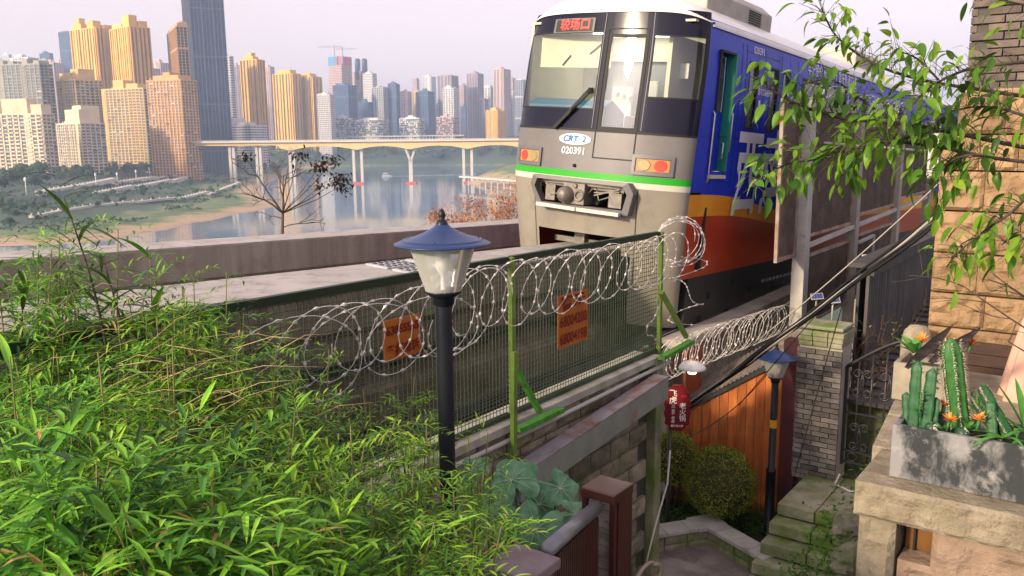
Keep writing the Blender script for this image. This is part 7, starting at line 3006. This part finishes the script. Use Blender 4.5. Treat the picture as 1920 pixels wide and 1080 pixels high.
# twiggy shrub above the pillar
ts = thing('twiggy_shrub', 'brown twiggy shrub with sparse yellow-green leaves behind the brick pillar', 'shrub', T(11.1, -2.75, -3.4))
mb, ends = MB(), []
for k in range(9):
    twigs(mb, T(11.05 + rng.uniform(-.1, .25), -2.75 + rng.uniform(-.15, .2), -3.2), V((rng.gauss(.2, .45), rng.gauss(-.1, .4), 1.2)), rng.uniform(.35, .6), .012, 3, rng, ends, .5, (2, 3), .72)
part('branches', mb, mat('shrub_twig', (0.10, 0.055, 0.04), .85), ts)
mb = MB()
for (p, d) in ends:
    if rng.random() < .5:
        small_leaf(mb, p, d + V((0, 0, -.3)), ZUP, .06, .03, .3)
part('foliage', mb, leaf_mat('shrub_leaf', [(0.10, 0.14, 0.02), (0.24, 0.26, 0.04)], .5, .35, 4), ts, kind='stuff')

# ---- tree branch reaching in from the right
M_TLEAF = leaf_mat('tree_leaf', [(0.03, 0.085, 0.010), (0.08, 0.20, 0.018), (0.20, 0.35, 0.03), (0.42, 0.48, 0.06)], .38, .4, 3)
TLEAF = []
for k in range(6):
    b = MB()
    rows = []
    wd = (.36, .42, .40, .46, .38, .44)[k]
    for i in range(9):
        t = i / 8
        w = wd * .5 * (math.sin(math.pi * t ** .85) ** .75 if 0 < t < 1 else .02)
        zc = -(.15 + .1 * k) * t * t
        cv = .28 if k % 2 else .12
        rows.append([V((t, -w, zc + w * cv)), V((t, -w * .5, zc + w * cv * .3)), V((t, 0, zc - .012)), V((t, w * .5, zc + w * cv * .3)), V((t, w, zc + w * cv))])
    b.grid(rows)
    b.add([V((-.22, -.008, .03)), V((-.22, .008, .03)), V((.02, .008, 0)), V((.02, -.008, 0))], [(0, 1, 2, 3)])
    TLEAF.append(b.mesh('leaf', M_TLEAF))
tb_ = thing('leafy_branch', 'leafy green tree boughs reaching in from the right over the train', 'tree branch', at_y(1990, 330, 3.3))
rng = random.Random(71)
BR = [
    ([(1990, 290), (1850, 262), (1700, 232), (1580, 222), (1480, 188), (1425, 150)], 3.2, .013, 44),
    ([(1990, 310), (1860, 296), (1740, 272), (1640, 268), (1550, 296), (1475, 308), (1412, 345)], 3.1, .010, 50),
    ([(1990, 190), (1850, 170), (1730, 150), (1640, 120), (1570, 70), (1540, 15)], 3.3, .011, 40),
    ([(1990, 110), (1880, 120), (1800, 135), (1730, 175), (1680, 240)], 3.0, .010, 26),
    ([(1780, 240), (1700, 258), (1630, 282), (1575, 305)], 3.15, .007, 26),
    ([(1960, 330), (1900, 395), (1850, 430), (1800, 470), (1775, 500)], 2.9, .008, 22),
    ([(1680, 232), (1620, 190), (1560, 150), (1500, 160)], 3.2, .006, 20),
    ([(1990, 250), (1900, 210), (1830, 200), (1760, 215)], 3.05, .008, 24),
    ([(1990, 420), (1930, 440), (1890, 470)], 2.8, .007, 12),
    ([(1990, 20), (1900, 5), (1800, -20)], 3.1, .007, 8),
    ([(1760, 150), (1720, 110), (1680, 95)], 3.1, .005, 10),
    ([(1880, 300), (1820, 290), (1770, 310), (1745, 345)], 3.0, .006, 20),
]
total = 0
xl = MB()
for (pts2, Y, r0, nl) in BR:
    P = [at_y(a, b_, Y + .25 * mnoise.noise(V((a * .01, b_ * .01, Y)))) for a, b_ in pts2]
    # smooth the path
    Q = []
    for i in range(len(P) - 1):
        p0, p1, p2, p3 = P[max(0, i - 1)], P[i], P[i + 1], P[min(len(P) - 1, i + 2)]
        for k in range(5):
            t = k / 5
            Q.append(.5 * ((2 * p1) + (p2 - p0) * t + (2 * p0 - 5 * p1 + 4 * p2 - p3) * t * t + (3 * p1 - p0 - 3 * p2 + p3) * t ** 3))
    Q.append(P[-1])
    mb = MB()
    mb.tube(Q, [.62 * r0 * (1 - .8 * i / (len(Q) - 1)) + .0012 for i in range(len(Q))], 6)
    part('bough', mb, M_BARK, tb_)
    mb = MB()
    nl = int(nl * 2.9)
    for k in range(nl):
        t = .12 + .88 * k / (nl - 1)
        i = min(len(Q) - 2, int(t * (len(Q) - 1)))
        p = Q[i].lerp(Q[i + 1], t * (len(Q) - 1) - i)
        fw = (Q[min(i + 2, len(Q) - 1)] - Q[i]).normalized()
        a = rng.uniform(0, 6.28)
        sd = fw.orthogonal().normalized()
        sd = Matrix.Rotation(a, 3, fw) @ sd
        tw = p + (sd * .7 + fw * .4 + V((0, 0, rng.uniform(-.2, .5)))).normalized() * rng.uniform(.015, .12)
        mb.tube([p, tw], [.0012, .0008], 4)
        d = (fw * rng.uniform(.2, .9) + sd * rng.uniform(.3, .9) + V((0, 0, rng.uniform(-1.1, .1)))).normalized()
        s_ = d.cross(ZUP)
        if s_.length < .05:
            s_ = d.orthogonal()
        s_.normalize()
        n2 = s_.cross(d)
        rl_ = rng.uniform(-.7, .7)
        s2 = s_ * math.cos(rl_) + n2 * math.sin(rl_)
        n2 = s2.cross(d)
        L_ = rng.uniform(.036, .072)
        Mx = frame(tw + d * L_ * .2, d, -s2, n2, (L_, L_, L_))
        if k % 2 == 0 and total < 300:
            inst('leaf', rng.choice(TLEAF), Mx, tb_)
            total += 1
        else:
            me = rng.choice(TLEAF)
            xl.add([Mx @ v.co for v in me.vertices], [tuple(f.vertices) for f in me.polygons], 0, True)
    part('leaf_twigs', mb, M_BARK, tb_, kind='stuff')
part('leaf_mass', xl, M_TLEAF, tb_, kind='stuff')
# bare twigs crossing the stone house
mb, ends = MB(), []
for (a, b_) in (((1990, 660), (1790, 555)), ((1990, 600), (1850, 520)), ((1985, 700), (1900, 620))):
    p, q = at_y(*a, 4.6), at_y(*b_, 4.9)
    twigs(mb, p, q - p, (q - p).length, .006, 2, rng, ends, .3, (2, 3), .6)
tag(part('bare_twigs', mb, M_BARK, None), 'thin bare twigs crossing in front of the stone house', 'twigs')

# ================================================================== the hazy air over the valley
mb = MB()
mb.box((0, 3800, 130), (9400, 11000, 420))
hz = MB()
m = bpy.data.materials.new('haze_air')
m.use_nodes = True
N, L = m.node_tree.nodes, m.node_tree.links
for nd in list(N):
    if nd.type != 'OUTPUT_MATERIAL':
        N.remove(nd)
pv = N.new('ShaderNodeVolumePrincipled')
pv.inputs['Color'].default_value = (0.60, 0.76, 1.0, 1)
pv.inputs['Density'].default_value = 0.00014
pv.inputs['Anisotropy'].default_value = 0.2
L.new(pv.outputs[0], N['Material Output'].inputs['Volume'])
o = part('haze', mb, m, None, kind='stuff')
